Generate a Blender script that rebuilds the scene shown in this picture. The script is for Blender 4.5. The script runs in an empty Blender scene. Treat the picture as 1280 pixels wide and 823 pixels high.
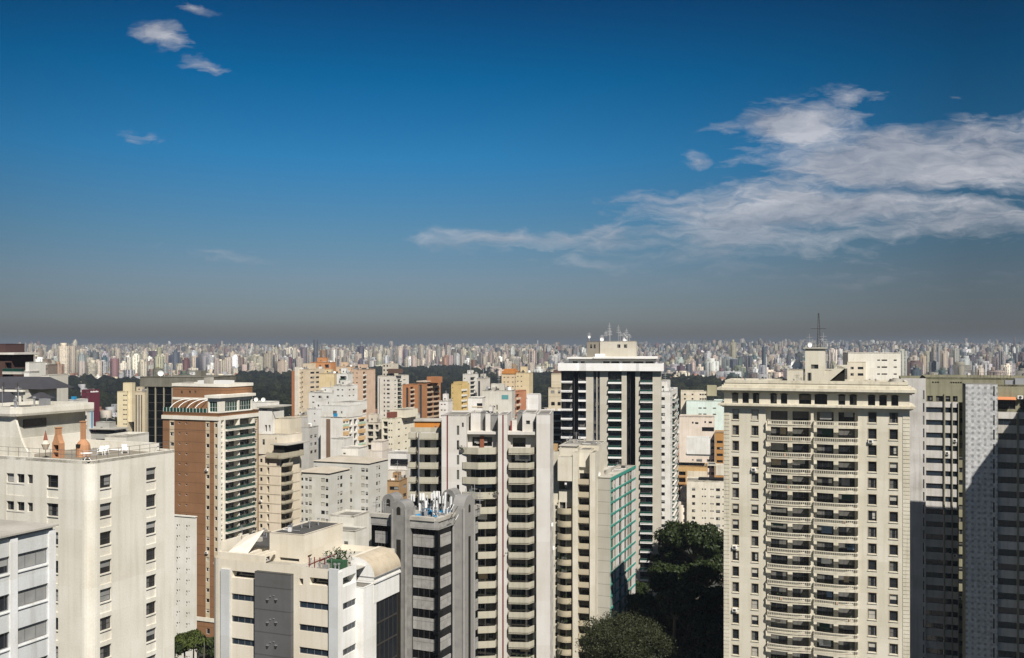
import bpy, math, random
import numpy as np
from mathutils import Matrix, Vector, noise
R = math.radians
random.seed(7)
scene = bpy.context.scene
col = scene.collection

# ---------------------------------------------------------------- camera
CAMZ = 90.0
FPX = 1244.0          # focal length in pixels of a 1280 px wide frame
HOR = 432.0           # horizon row of a 1280x823 frame
cam_d = bpy.data.cameras.new('camera'); cam = bpy.data.objects.new('camera', cam_d); col.objects.link(cam)
cam.location = (0, 0, CAMZ); cam.rotation_euler = (R(90), 0, 0)
cam_d.sensor_width = 36.0; cam_d.lens = 36.0 * FPX / 1280.0
cam_d.shift_y = (HOR - 411.5) / 1280.0
cam_d.clip_start = 1.0; cam_d.clip_end = 200000.0
scene.camera = cam
scene.render.resolution_x = 1024; scene.render.resolution_y = 658

# ---------------------------------------------------------------- light
SUN_AZ, SUN_EL = 24.0, 47.0      # azimuth to the right of straight behind the camera
sv = Vector((math.sin(R(SUN_AZ)) * math.cos(R(SUN_EL)), -math.cos(R(SUN_AZ)) * math.cos(R(SUN_EL)), math.sin(R(SUN_EL))))
sd = bpy.data.lights.new('sun', 'SUN'); sd.energy = 5.0; sd.angle = R(0.5); sd.color = (1.0, 0.945, 0.87)
sun = bpy.data.objects.new('sun', sd); col.objects.link(sun); sun.location = (200, -200, 400)
sun.rotation_euler = sv.to_track_quat('Z', 'Y').to_euler()
scene.view_settings.view_transform = 'Standard'
scene.view_settings.look = 'None'; scene.view_settings.gamma = 1.0
scene.view_settings.exposure = 0.54
SKY_STRENGTH = 0.05

world = bpy.data.worlds.new('World'); scene.world = world; world.use_nodes = True
def build_world():
    nt = world.node_tree; N = nt.nodes; L = nt.links; N.clear()
    def nd(t, **k):
        n = N.new(t)
        for a, b in k.items(): setattr(n, a, b)
        return n
    def mth(op, a, b=None, c=None, clamp=False):
        n = nd('ShaderNodeMath', operation=op, use_clamp=clamp)
        for i, v in enumerate((a, b, c)):
            if v is None: continue
            if isinstance(v, (int, float)): n.inputs[i].default_value = v
            else: L.new(v, n.inputs[i])
        return n.outputs[0]
    sky = nd('ShaderNodeTexSky', sky_type='NISHITA', sun_disc=False)
    sky.sun_elevation = R(SUN_EL); sky.sun_rotation = R(180 - SUN_AZ)
    sky.altitude = 800; sky.air_density = 1.0; sky.dust_density = 1.0; sky.ozone_density = 2.0
    tc = nd('ShaderNodeTexCoord'); sep = nd('ShaderNodeSeparateXYZ'); L.new(tc.outputs['Generated'], sep.inputs[0])
    x, y, z = sep.outputs
    # polluted air: the sky is filtered towards a grey-brown smog layer near the horizon
    hlen = mth('SQRT', mth('ADD', mth('MULTIPLY', x, x), mth('MULTIPLY', y, y)))
    elev = mth('DIVIDE', z, mth('MAXIMUM', hlen, 0.001))       # tangent of the elevation
    ramp = nd('ShaderNodeValToRGB'); L.new(mth('MULTIPLY', elev, 2.0, clamp=True), ramp.inputs[0])
    cr = ramp.color_ramp
    SK = [(0.0, (0.3169, 0.2818, 0.2906)), (0.016, (0.3874, 0.3478, 0.3382)), (0.051, (0.4809, 0.5137, 0.6076)), (0.132, (0.5124, 0.5953, 0.7109)), (0.212, (0.3968, 0.6467, 0.7873)),
          (0.373, (0.1357, 0.7035, 1.0219)), (0.534, (0.0010, 0.5482, 0.8811)), (0.686, (0.0009, 0.3226, 0.5919)), (1.0, (0.0287, 0.3226, 0.5919))]
    while len(cr.elements) < len(SK): cr.elements.new(0.5)
    for e, (p, c) in zip(cr.elements, SK): e.position = p; e.color = (*c, 1)
    mul = nd('ShaderNodeMix', data_type='RGBA', blend_type='MULTIPLY'); mul.inputs[0].default_value = 1
    L.new(sky.outputs[0], mul.inputs[6])
    side = mth('SUBTRACT', mth('DIVIDE', x, mth('MAXIMUM', mth('ABSOLUTE', y), 0.3)), -0.12)
    fall = mth('SUBTRACT', 1.0, mth('MINIMUM', mth('MULTIPLY', mth('MULTIPLY', side, side), 1.35), 0.45))  # dims the sky to both sides: lens vignetting put into its colour
    vm = nd('ShaderNodeVectorMath', operation='SCALE'); L.new(ramp.outputs[0], vm.inputs[0]); L.new(fall, vm.inputs[3]); L.new(vm.outputs[0], mul.inputs[7])
    # clouds, placed by azimuth (tan) and elevation (tan) of the sky direction
    az = mth('DIVIDE', x, mth('MAXIMUM', y, 0.05))
    el = mth('DIVIDE', z, mth('MAXIMUM', y, 0.05)); el0 = el
    cw = nd('ShaderNodeCombineXYZ'); L.new(az, cw.inputs[0]); L.new(mth('MULTIPLY', el, 1.8), cw.inputs[1])
    for sc_, amp in ((14.0, 0.045), (48.0, 0.016)):
        wn = nd('ShaderNodeTexNoise'); wn.inputs['Scale'].default_value = sc_; wn.inputs['Detail'].default_value = 5; L.new(cw.outputs[0], wn.inputs['Vector'])
        ws = nd('ShaderNodeSeparateColor'); L.new(wn.outputs['Color'], ws.inputs[0])
        az = mth('ADD', az, mth('MULTIPLY', mth('SUBTRACT', ws.outputs[0], .5), amp)); el = mth('ADD', el, mth('MULTIPLY', mth('SUBTRACT', ws.outputs[1], .5), amp * .5))
    front = mth('GREATER_THAN', y, 0.06)
    def blob(cx, cy, rx, ry, tilt=0.0, soft=1.0):
        dx = mth('SUBTRACT', az, cx); dy = mth('SUBTRACT', el, cy)
        dy = mth('SUBTRACT', dy, mth('MULTIPLY', dx, tilt))
        a = mth('DIVIDE', dx, rx); b = mth('DIVIDE', dy, ry)
        d = mth('SQRT', mth('ADD', mth('MULTIPLY', a, a), mth('MULTIPLY', b, b)))
        return mth('MULTIPLY', mth('SUBTRACT', 1.0, d, clamp=True), soft)
    def P(px, py): return (px - 640) / FPX, (HOR - py) / FPX
    def bl(px, py, rx, ry, tilt=0.0, soft=1.0):
        a, b = P(px, py); return blob(a, b, rx / FPX, ry / FPX, tilt, soft)
    blobs = [bl(1120, 205, 250, 60, 0.02, 1.9), bl(1010, 160, 110, 42, -0.05, 1.7), bl(1240, 200, 160, 70, 0.1, 1.6), bl(1050, 128, 90, 26, 0.15, 0.75),
             bl(1010, 262, 350, 46, 0.03, 1.6), bl(920, 294, 390, 40, 0.0, 1.1), bl(650, 298, 180, 22, 0.0, 1.05), bl(1180, 280, 300, 34, 0.02, 1.1), bl(850, 320, 380, 40, 0.0, 0.7),
             bl(870, 203, 42, 16, 0, 0.8), bl(905, 160, 40, 12, 0, 0.6), bl(1193, 118, 30, 9, 0, 0.5), bl(1000, 345, 600, 30, 0.0, 0.32),
             bl(200, 45, 54, 24, -0.2, 1.2), bl(262, 84, 60, 17, -0.15, 1.15), bl(246, 12, 56, 11, -0.15, 0.9), bl(180, 173, 64, 15, 0, 0.65),
             bl(265, 315, 125, 17, -0.06, 0.75), bl(1275, 156, 30, 10, 0, 1.0), bl(960, 240, 110, 22, 0, 0.9), bl(1265, 266, 60, 7, 0.05, 0.9)]
    tot = blobs[0]
    for b in blobs[1:]: tot = mth('MAXIMUM', tot, b)
    comb = nd('ShaderNodeCombineXYZ'); L.new(az, comb.inputs[0]); L.new(mth('MULTIPLY', el, 3.8), comb.inputs[1])
    def nz(scale, det, rough, off=0.0, warp=0.4):
        m = nd('ShaderNodeMapping'); m.inputs['Location'].default_value = (off, off, off); L.new(comb.outputs[0], m.inputs[0])
        n = nd('ShaderNodeTexNoise'); n.inputs['Scale'].default_value = scale; n.inputs['Detail'].default_value = det
        n.inputs['Roughness'].default_value = rough; n.inputs['Distortion'].default_value = warp
        L.new(m.outputs[0], n.inputs['Vector']); return n.outputs[0]
    n1 = nz(11.0, 9.0, 0.58, 3.1); n2 = nz(30.0, 6.0, 0.62, 8.0, 0.8)
    ns = mth('ADD', mth('MULTIPLY', n1, 0.72), mth('MULTIPLY', n2, 0.28))
    dens = mth('SUBTRACT', mth('ADD', tot, mth('MULTIPLY', mth('SUBTRACT', ns, 0.5), 3.1)), 0.32)
    dens = mth('MULTIPLY', dens, mth('MULTIPLY', mth('MINIMUM', mth('MULTIPLY', tot, 4.0), 1.0), 1.25), clamp=True)
    dens = mth('MULTIPLY', mth('MULTIPLY', dens, front), 0.80)
    # thin veil close to the horizon hides the lowest clouds
    fade = mth('MULTIPLY', mth('SUBTRACT', el, 0.03), 9.0, clamp=True)
    dens = mth('MULTIPLY', dens, fade)
    n3 = nz(7.0, 5.0, 0.55, 15.0)
    cr2 = nd('ShaderNodeValToRGB'); L.new(mth('ADD', mth('MULTIPLY', n3, 0.75), mth('MULTIPLY', n2, 0.35)), cr2.inputs[0])
    cr2.color_ramp.elements[0].position = 0.38; cr2.color_ramp.elements[0].color = (0.20, 0.225, 0.28, 1)
    cr2.color_ramp.elements[1].position = 0.68; cr2.color_ramp.elements[1].color = (0.52, 0.52, 0.55, 1)
    bgs = nd('ShaderNodeBackground'); bgs.inputs[1].default_value = SKY_STRENGTH; L.new(mul.outputs[2], bgs.inputs[0])
    bgc = nd('ShaderNodeBackground'); bgc.inputs[1].default_value = 0.85; L.new(cr2.outputs[0], bgc.inputs[0])
    mx = nd('ShaderNodeMixShader'); L.new(dens, mx.inputs[0]); L.new(bgs.outputs[0], mx.inputs[1]); L.new(bgc.outputs[0], mx.inputs[2])
    out = nd('ShaderNodeOutputWorld'); L.new(mx.outputs[0], out.inputs[0])
build_world()

# ---------------------------------------------------------------- materials
MC = {}
def _mat(name):
    m = bpy.data.materials.new(name); m.use_nodes = True
    nt = m.node_tree; b = nt.nodes['Principled BSDF']; return m, nt, b
def wall_mat(rgb, dirt=0.35, rough=0.85, streak=0.5, joint=0.0, name='plaster', bump=0.15):
    key = ('w', tuple(round(c, 3) for c in rgb), dirt, rough, streak, joint, name)
    if key in MC: return MC[key]
    m, nt, b = _mat(name); N = nt.nodes; L = nt.links
    tc = N.new('ShaderNodeTexCoord')
    def noise_(scale, det, mscale=(1, 1, 1)):
        mp = N.new('ShaderNodeMapping'); mp.inputs['Scale'].default_value = mscale; L.new(tc.outputs['Object'], mp.inputs[0])
        n = N.new('ShaderNodeTexNoise'); n.inputs['Scale'].default_value = scale; n.inputs['Detail'].default_value = det
        L.new(mp.outputs[0], n.inputs['Vector']); return n
    def ramp(src, p0, c0, p1, c1):
        r = N.new('ShaderNodeValToRGB'); e = r.color_ramp.elements
        e[0].position = p0; e[0].color = (c0, c0 * .99, c0 * .96, 1); e[1].position = p1; e[1].color = (c1, c1, c1, 1)
        L.new(src, r.inputs[0]); return r
    a = noise_(0.22, 6); ra = ramp(a.outputs[0], 0.3, 1 - dirt * .5, 0.6, 1.0)
    s = noise_(1.3, 5, (1, 1, 0.06)); rs = ramp(s.outputs[0], 0.33, 1 - streak * dirt * .75, 0.52, 1.0)
    f = noise_(6.0, 3); rf = ramp(f.outputs[0], 0.3, 0.93, 0.7, 1.03)
    sn = N.new('ShaderNodeVectorMath'); sn.operation = 'SNAP'; sn.inputs[1].default_value = (5.3, 5.3, 2.97); L.new(tc.outputs['Object'], sn.inputs[0])
    wn = N.new('ShaderNodeTexWhiteNoise'); L.new(sn.outputs[0], wn.inputs['Vector']); rp = ramp(wn.outputs['Value'], 0.0, 0.93, 1.0, 1.02)
    prev = None
    for r in (ra, rs, rf, rp):
        mx = N.new('ShaderNodeMix'); mx.data_type = 'RGBA'; mx.blend_type = 'MULTIPLY'; mx.inputs[0].default_value = 1
        if prev is None: mx.inputs[6].default_value = (*rgb, 1)
        else: L.new(prev, mx.inputs[6])
        L.new(r.outputs[0], mx.inputs[7]); prev = mx.outputs[2]
    if joint:
        sp = N.new('ShaderNodeSeparateXYZ'); L.new(tc.outputs['Object'], sp.inputs[0])
        d = N.new('ShaderNodeMath'); d.operation = 'DIVIDE'; L.new(sp.outputs[2], d.inputs[0]); d.inputs[1].default_value = joint
        fr = N.new('ShaderNodeMath'); fr.operation = 'FRACT'; L.new(d.outputs[0], fr.inputs[0])
        gt = N.new('ShaderNodeMath'); gt.operation = 'LESS_THAN'; L.new(fr.outputs[0], gt.inputs[0]); gt.inputs[1].default_value = 0.05
        mx = N.new('ShaderNodeMix'); mx.data_type = 'RGBA'; mx.blend_type = 'MULTIPLY'
        L.new(gt.outputs[0], mx.inputs[0]); L.new(prev, mx.inputs[6]); mx.inputs[7].default_value = (.6, .6, .6, 1); prev = mx.outputs[2]
    L.new(prev, b.inputs['Base Color']); b.inputs['Roughness'].default_value = rough
    if bump:
        bp = N.new('ShaderNodeBump'); bp.inputs['Strength'].default_value = bump; bp.inputs['Distance'].default_value = 0.03
        L.new(f.outputs[0], bp.inputs['Height']); L.new(bp.outputs[0], b.inputs['Normal'])
    MC[key] = m; return m
def plain(name, rgb, rough=0.5, metal=0.0, spec=0.5, var=0.0):
    key = ('p', name)
    if key in MC: return MC[key]
    m, nt, b = _mat(name); N = nt.nodes; L = nt.links
    b.inputs['Roughness'].default_value = rough; b.inputs['Metallic'].default_value = metal; b.inputs['Specular IOR Level'].default_value = spec
    tc = N.new('ShaderNodeTexCoord'); n = N.new('ShaderNodeTexNoise'); n.inputs['Scale'].default_value = 0.9; n.inputs['Detail'].default_value = 4
    L.new(tc.outputs['Object'], n.inputs['Vector'])
    oi = N.new('ShaderNodeObjectInfo'); ad = N.new('ShaderNodeMath'); ad.operation = 'ADD'; L.new(n.outputs[0], ad.inputs[0])
    ml = N.new('ShaderNodeMath'); ml.operation = 'MULTIPLY'; ml.inputs[1].default_value = 0.6; L.new(oi.outputs['Random'], ml.inputs[0]); L.new(ml.outputs[0], ad.inputs[1])
    r = N.new('ShaderNodeValToRGB'); e = r.color_ramp.elements; v = max(var, 0.08)
    e[0].position = 0.35; e[0].color = (*[c * (1 - v) for c in rgb], 1); e[1].position = 1.1 if False else 1.0; e[1].color = (*[min(1, c * (1 + v)) for c in rgb], 1)
    L.new(ad.outputs[0], r.inputs[0]); L.new(r.outputs[0], b.inputs['Base Color'])
    MC[key] = m; return m
M_GLASS = plain('dark window glass', (0.012, 0.014, 0.017), 0.08, 0, 0.5, 0.5)
M_GLASS_B = plain('blue window glass', (0.012, 0.02, 0.03), 0.05, 0, 0.8, 0.5)
M_GREEN_GLASS = plain('green tinted balcony glass', (0.009, 0.042, 0.031), 0.08, 0, 0.6, 0.4)
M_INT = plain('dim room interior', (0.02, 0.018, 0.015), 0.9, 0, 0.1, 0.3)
M_FRAME_D = plain('dark aluminium', (0.05, 0.045, 0.04), 0.5, 0.2, 0.5)
M_FRAME_W = plain('white painted frame', (0.7, 0.69, 0.66), 0.5)
M_FRAME_G = plain('grey aluminium', (0.22, 0.22, 0.22), 0.4, 0.5)
M_BLIND = plain('cream roller shutter', (0.36, 0.34, 0.29), 0.7, 0, 0.3, 0.25)
M_BLIND_G = plain('grey roller shutter', (0.22, 0.22, 0.21), 0.7, 0, 0.3, 0.25)
M_CURTAIN = plain('pale curtain', (0.10, 0.098, 0.09), 0.9, 0, 0.2, 0.3)
M_ROOF = wall_mat((0.20, 0.19, 0.17), 0.8, 0.95, 0.0, 0, 'weathered roof concrete')
M_ROOF_D = wall_mat((0.07, 0.068, 0.065), 0.7, 0.9, 0.0, 0, 'dark roof felt')
M_ROOF_L = wall_mat((0.42, 0.40, 0.36), 0.7, 0.9, 0.0, 0, 'pale roof screed')
M_STEEL = plain('brushed steel', (0.55, 0.54, 0.52), 0.35, 0.9)
M_GALV = plain('galvanised metal', (0.45, 0.45, 0.45), 0.5, 0.7)
M_BLUE = plain('blue plastic sheet', (0.02, 0.22, 0.42), 0.5)
M_RED = plain('red paint', (0.16, 0.025, 0.02), 0.5)
M_WHITE = plain('white plastic', (0.78, 0.78, 0.76), 0.5)
M_TERRA = wall_mat((0.46, 0.24, 0.13), 0.5, 0.9, 0.3, 0, 'terracotta brick')
M_TILE = wall_mat((0.045, 0.045, 0.055), 0.5, 0.8, 0.2, 0, 'dark roof tile')
M_LEAF_T = plain('terrace plants', (0.016, 0.03, 0.008), 0.7, 0, 0.2, 0.5)

# ---------------------------------------------------------------- mesh helpers
class Shape:
    def __init__(s): s.v = []; s.f = []; s.m = []; s.mats = []
    def mi(s, m):
        if m not in s.mats: s.mats.append(m)
        return s.mats.index(m)
    def face(s, pts, m):
        n = len(s.v); s.v.extend([tuple(p) for p in pts]); s.f.append(tuple(range(n, n + len(pts)))); s.m.append(s.mi(m))
    def box(s, x0, x1, y0, y1, z0, z1, m, top=None, bottom=True):
        if x1 < x0: x0, x1 = x1, x0
        if y1 < y0: y0, y1 = y1, y0
        s.prism([(x0, y0), (x1, y0), (x1, y1), (x0, y1)], z0, z1, m, top, bottom)
    def prism(s, poly, z0, z1, m, top=None, bottom=True):
        n = len(poly)
        a = sum(poly[i][0] * poly[(i + 1) % n][1] - poly[(i + 1) % n][0] * poly[i][1] for i in range(n))
        if a < 0: poly = poly[::-1]
        b = len(s.v); s.v.extend([(x, y, z0) for x, y in poly]); s.v.extend([(x, y, z1) for x, y in poly])
        k = s.mi(m)
        for i in range(n):
            j = (i + 1) % n; s.f.append((b + i, b + j, b + n + j, b + n + i)); s.m.append(k)
        s.f.append(tuple(range(b + n, b + 2 * n))); s.m.append(s.mi(top or m))
        if bottom: s.f.append(tuple(range(b + n - 1, b - 1, -1))); s.m.append(k)
    def bar(s, a, b, r, m, n=6, r2=None):
        a = Vector(a); b = Vector(b); d = (b - a); d.normalize()
        up = Vector((0, 0, 1)) if abs(d.z) < .9 else Vector((1, 0, 0)); p = d.cross(up).normalized(); q = d.cross(p)
        k = len(s.v); r2 = r if r2 is None else r2
        for c, rr in ((a, r), (b, r2)):
            for i in range(n):
                t = 2 * math.pi * i / n; s.v.append(tuple(c + p * math.cos(t) * rr + q * math.sin(t) * rr))
        mi = s.mi(m)
        for i in range(n):
            j = (i + 1) % n; s.f.append((k + i, k + n + i, k + n + j, k + j)); s.m.append(mi)
        s.f.append(tuple(range(k, k + n))); s.m.append(mi); s.f.append(tuple(range(k + 2 * n - 1, k + n - 1, -1))); s.m.append(mi)
    def strip(s, pts, t, z0, z1, m, top=None):
        """a wall of thickness t along the polyline pts (t grows to the left of the direction)"""
        ps = [Vector(p) for p in pts]; n = len(ps); inner = []
        for i in range(n):
            d1 = (ps[i] - ps[i - 1]).normalized() if i else (ps[1] - ps[0]).normalized()
            d2 = (ps[i + 1] - ps[i]).normalized() if i < n - 1 else d1
            n1 = Vector((-d1.y, d1.x)); n2 = Vector((-d2.y, d2.x)); nn = (n1 + n2).normalized(); c = max(0.4, nn.dot(n1))
            inner.append(ps[i] + nn * t / c)
        b = len(s.v); mi = s.mi(m); ti = s.mi(top or m)
        for p, q in zip(ps, inner): s.v.extend([(p.x, p.y, z0), (p.x, p.y, z1), (q.x, q.y, z1), (q.x, q.y, z0)])
        for i in range(n - 1):
            o = b + 4 * i; w = o + 4
            s.f.append((o, w, w + 1, o + 1)); s.m.append(mi); s.f.append((o + 1, w + 1, w + 2, o + 2)); s.m.append(ti)
            s.f.append((o + 2, w + 2, w + 3, o + 3)); s.m.append(mi); s.f.append((o, o + 3, w + 3, w)); s.m.append(mi)
        s.f.append((b, b + 1, b + 2, b + 3)); s.m.append(mi); o = b + 4 * (n - 1); s.f.append((o, o + 3, o + 2, o + 1)); s.m.append(mi)
    def wall(s, p0, p1, z0, z1, holes, m, inner=None):
        """wall sheet p0->p1 (outside on the right) with rectangular holes (u0,u1,z0,z1,depth,filled)"""
        p0 = Vector(p0); p1 = Vector(p1); L = (p1 - p0).length
        if L < 1e-4: return
        d = (p1 - p0) / L; nin = Vector((-d.y, d.x)); k = s.mi(m); ki = s.mi(inner or m)
        hs = []
        for h in holes:
            u0, u1, a, b = max(h[0], .02), min(h[1], L - .02), max(h[2], z0 + .02), min(h[3], z1 - .02)
            if u1 - u0 > .05 and b - a > .05: hs.append((u0, u1, a, b, h[4], h[5] if len(h) > 5 else False))
        q = lambda a: round(a, 4)
        us = sorted({0.0, q(L)} | {q(h[0]) for h in hs} | {q(h[1]) for h in hs})
        zs = sorted({q(z0), q(z1)} | {q(h[2]) for h in hs} | {q(h[3]) for h in hs})
        ui = {u: i for i, u in enumerate(us)}; zi = {z: i for i, z in enumerate(zs)}
        occ = np.zeros((len(us), len(zs)), bool)
        for h in hs: occ[ui[q(h[0])]:ui[q(h[1])], zi[q(h[2])]:zi[q(h[3])]] = True
        b = len(s.v)
        for u in us:
            x, y = p0 + d * u
            for z in zs: s.v.append((x, y, z))
        nz = len(zs)
        for i in range(len(us) - 1):
            j = 0
            while j < nz - 1:
                if occ[i, j]: j += 1; continue
                j2 = j + 1
                while j2 < nz - 1 and not occ[i, j2]: j2 += 1
                s.f.append((b + i * nz + j, b + (i + 1) * nz + j, b + (i + 1) * nz + j2, b + i * nz + j2)); s.m.append(k); j = j2
        for (u0, u1, a, c, dep, filled) in hs:
            A = p0 + d * u0; B = p0 + d * u1; A2 = A + nin * dep; B2 = B + nin * dep
            s.face([(A.x, A.y, a), (B.x, B.y, a), (B2.x, B2.y, a), (A2.x, A2.y, a)], ki)if False else None
            for quad in ([(A, a), (B, a), (B2, a), (A2, a)], [(A, c), (A2, c), (B2, c), (B, c)], [(A, a), (A2, a), (A2, c), (A, c)], [(B, a), (B, c), (B2, c), (B2, a)]):
                n = len(s.v); s.v.extend([(p.x, p.y, z) for p, z in quad]); s.f.append((n, n + 1, n + 2, n + 3)); s.m.append(ki)
            if filled:
                n = len(s.v); s.v.extend([(A2.x, A2.y, a), (B2.x, B2.y, a), (B2.x, B2.y, c), (A2.x, A2.y, c)]); s.f.append((n, n + 1, n + 2, n + 3)); s.m.append(ki)
    def mesh(s, name):
        me = bpy.data.meshes.new(name); me.from_pydata(s.v, [], s.f)
        for m in s.mats: me.materials.append(m)
        if len(s.mats) > 1: me.polygons.foreach_set('material_index', s.m)
        me.update(); return me

def link(name, me, parent=None, loc=(0, 0, 0), rz=0.0, **props):
    o = bpy.data.objects.new(name, me); col.objects.link(o); o.parent = parent
    o.location = loc; o.rotation_euler = (0, 0, rz)
    for k, v in props.items():
        if v is not None: o[k] = v
    return o
def tagged(o, label, cat, group=None):
    o['label'] = label; o['category'] = cat
    if group: o['group'] = group
    return o

# ---------------------------------------------------------------- window and balcony kits
TM = {}
def q1(a): return max(0.1, round(a * 20) / 20)
def window_mesh(w, h, style, var, part=''):
    w = q1(w); h = q1(h); key = ('win', w, h, style, var, part)
    if key in TM: return TM[key]
    s = Shape(); fr = {'d': M_FRAME_D, 'w': M_FRAME_W, 'g': M_FRAME_G, 'n': M_FRAME_D}[style[0]]
    gl = M_GLASS_B if 'b' in style[1:] else (M_GREEN_GLASS if 'G' in style else M_GLASS)
    if part != 'f': s.face([(0, 0, 0), (w, 0, 0), (w, 0, h), (0, 0, h)], gl)
    t = 0.05 if w < 1.2 else 0.07
    if style[0] != 'n' and part != 'p':
        for a in ((0, w, 0, t), (0, w, h - t, h), (0, t, t, h - t), (w - t, w, t, h - t)):
            s.box(a[0], a[1], -.05, 0.01, a[2], a[3], fr)
        n = max(1, int(round(w / 1.1)))
        for i in range(1, n): s.box(w * i / n - .03, w * i / n + .03, -.045, .01, t, h - t, fr)
        if 'x' in style: s.box(t, w - t, -.045, .01, h * .42, h * .42 + .05, fr)
    bl = M_BLIND if 'c' in style[1:] else (M_BLIND_G if 'k' in style[1:] else M_CURTAIN)
    if part == 'f': pass
    elif var == 1: s.box(.04, w - .04, -.035, -.01, h * .45, h - .03, bl)
    elif var == 2: s.box(.04, w - .04, -.035, -.01, .03, h - .03, bl)
    elif var == 3: s.box(.04, w * .45, -.02, -.005, .03, h - .03, M_CURTAIN)
    elif var == 4: s.box(w * .5, w - .04, -.03, -.01, h * .2, h - .03, bl)
    elif var == 5: s.box(w * .02, w * .3, -.02, -.006, .03, h - .03, M_CURTAIN); s.box(w * .7, w * .98, -.02, -.006, .03, h - .03, M_CURTAIN)
    me = s.mesh('window'); TM[key] = me; return me
def balcony_mesh(w, proj, h, kind, wm, tm=None):
    key = ('bal', q1(w), q1(proj), q1(h), kind, wm, tm)
    if key in TM: return TM[key]
    s = Shape(); tm = tm or wm; st = .18
    if kind in ('solid', 'glass', 'rail'): pts = [(0, 0), (0, -proj), (w, -proj), (w, 0)]
    elif kind in ('poly',): pts = [(0, 0), (w * .06, -proj * .75), (w * .5, -proj), (w * .94, -proj * .75), (w, 0)]
    elif kind == 'cham': pts = [(0, 0), (w * .04, -proj), (w * .72, -proj), (w, -proj * .1), (w, 0)]
    else:
        n = 12; pts = [(0, 0)] + [(w * i / n, -proj * (.62 + .38 * math.sin(math.pi * i / n))) for i in range(n + 1)] + [(w, 0)]
        if kind == 'round': pts = [(w * (1 - math.cos(math.pi * i / 12)) / 2, -proj * math.sin(math.pi * i / 12) ** .6) for i in range(13)]
    cl = [p for p in pts]
    s.prism(cl, 0, st, wm)
    if kind in ('solid', 'poly', 'cham', 'round', 'curve'):
        s.strip(pts, .12, -.12, h, wm, tm)
    elif kind == 'glass':
        s.strip(pts, .1, -.3, .3, wm)
    elif kind == 'rail':
        s.strip(pts, .08, -.1, .25, wm); s.strip(pts, .05, h - .05, h, M_FRAME_D)
        for i in range(int(w / .5)): s.box(.5 * i + .1, .5 * i + .14, -proj + .01, -proj + .05, .25, h - .05, M_FRAME_D)
    elif kind == 'balus':
        s.strip(pts, .16, -.22, .28, wm); s.strip(pts, .2, h - .16, h, wm)
        L = 0; P = [Vector(p) for p in pts]
        for a, b in zip(P, P[1:]):
            seg = (b - a).length; k = max(1, int(seg / .3))
            for i in range(k):
                c = a + (b - a) * ((i + .5) / k); s.box(c.x - .05, c.x + .05, c.y + .02, c.y + .12, .28, h - .16, wm, bottom=False)
    me = s.mesh('balcony'); TM[key] = me; return me

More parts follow.
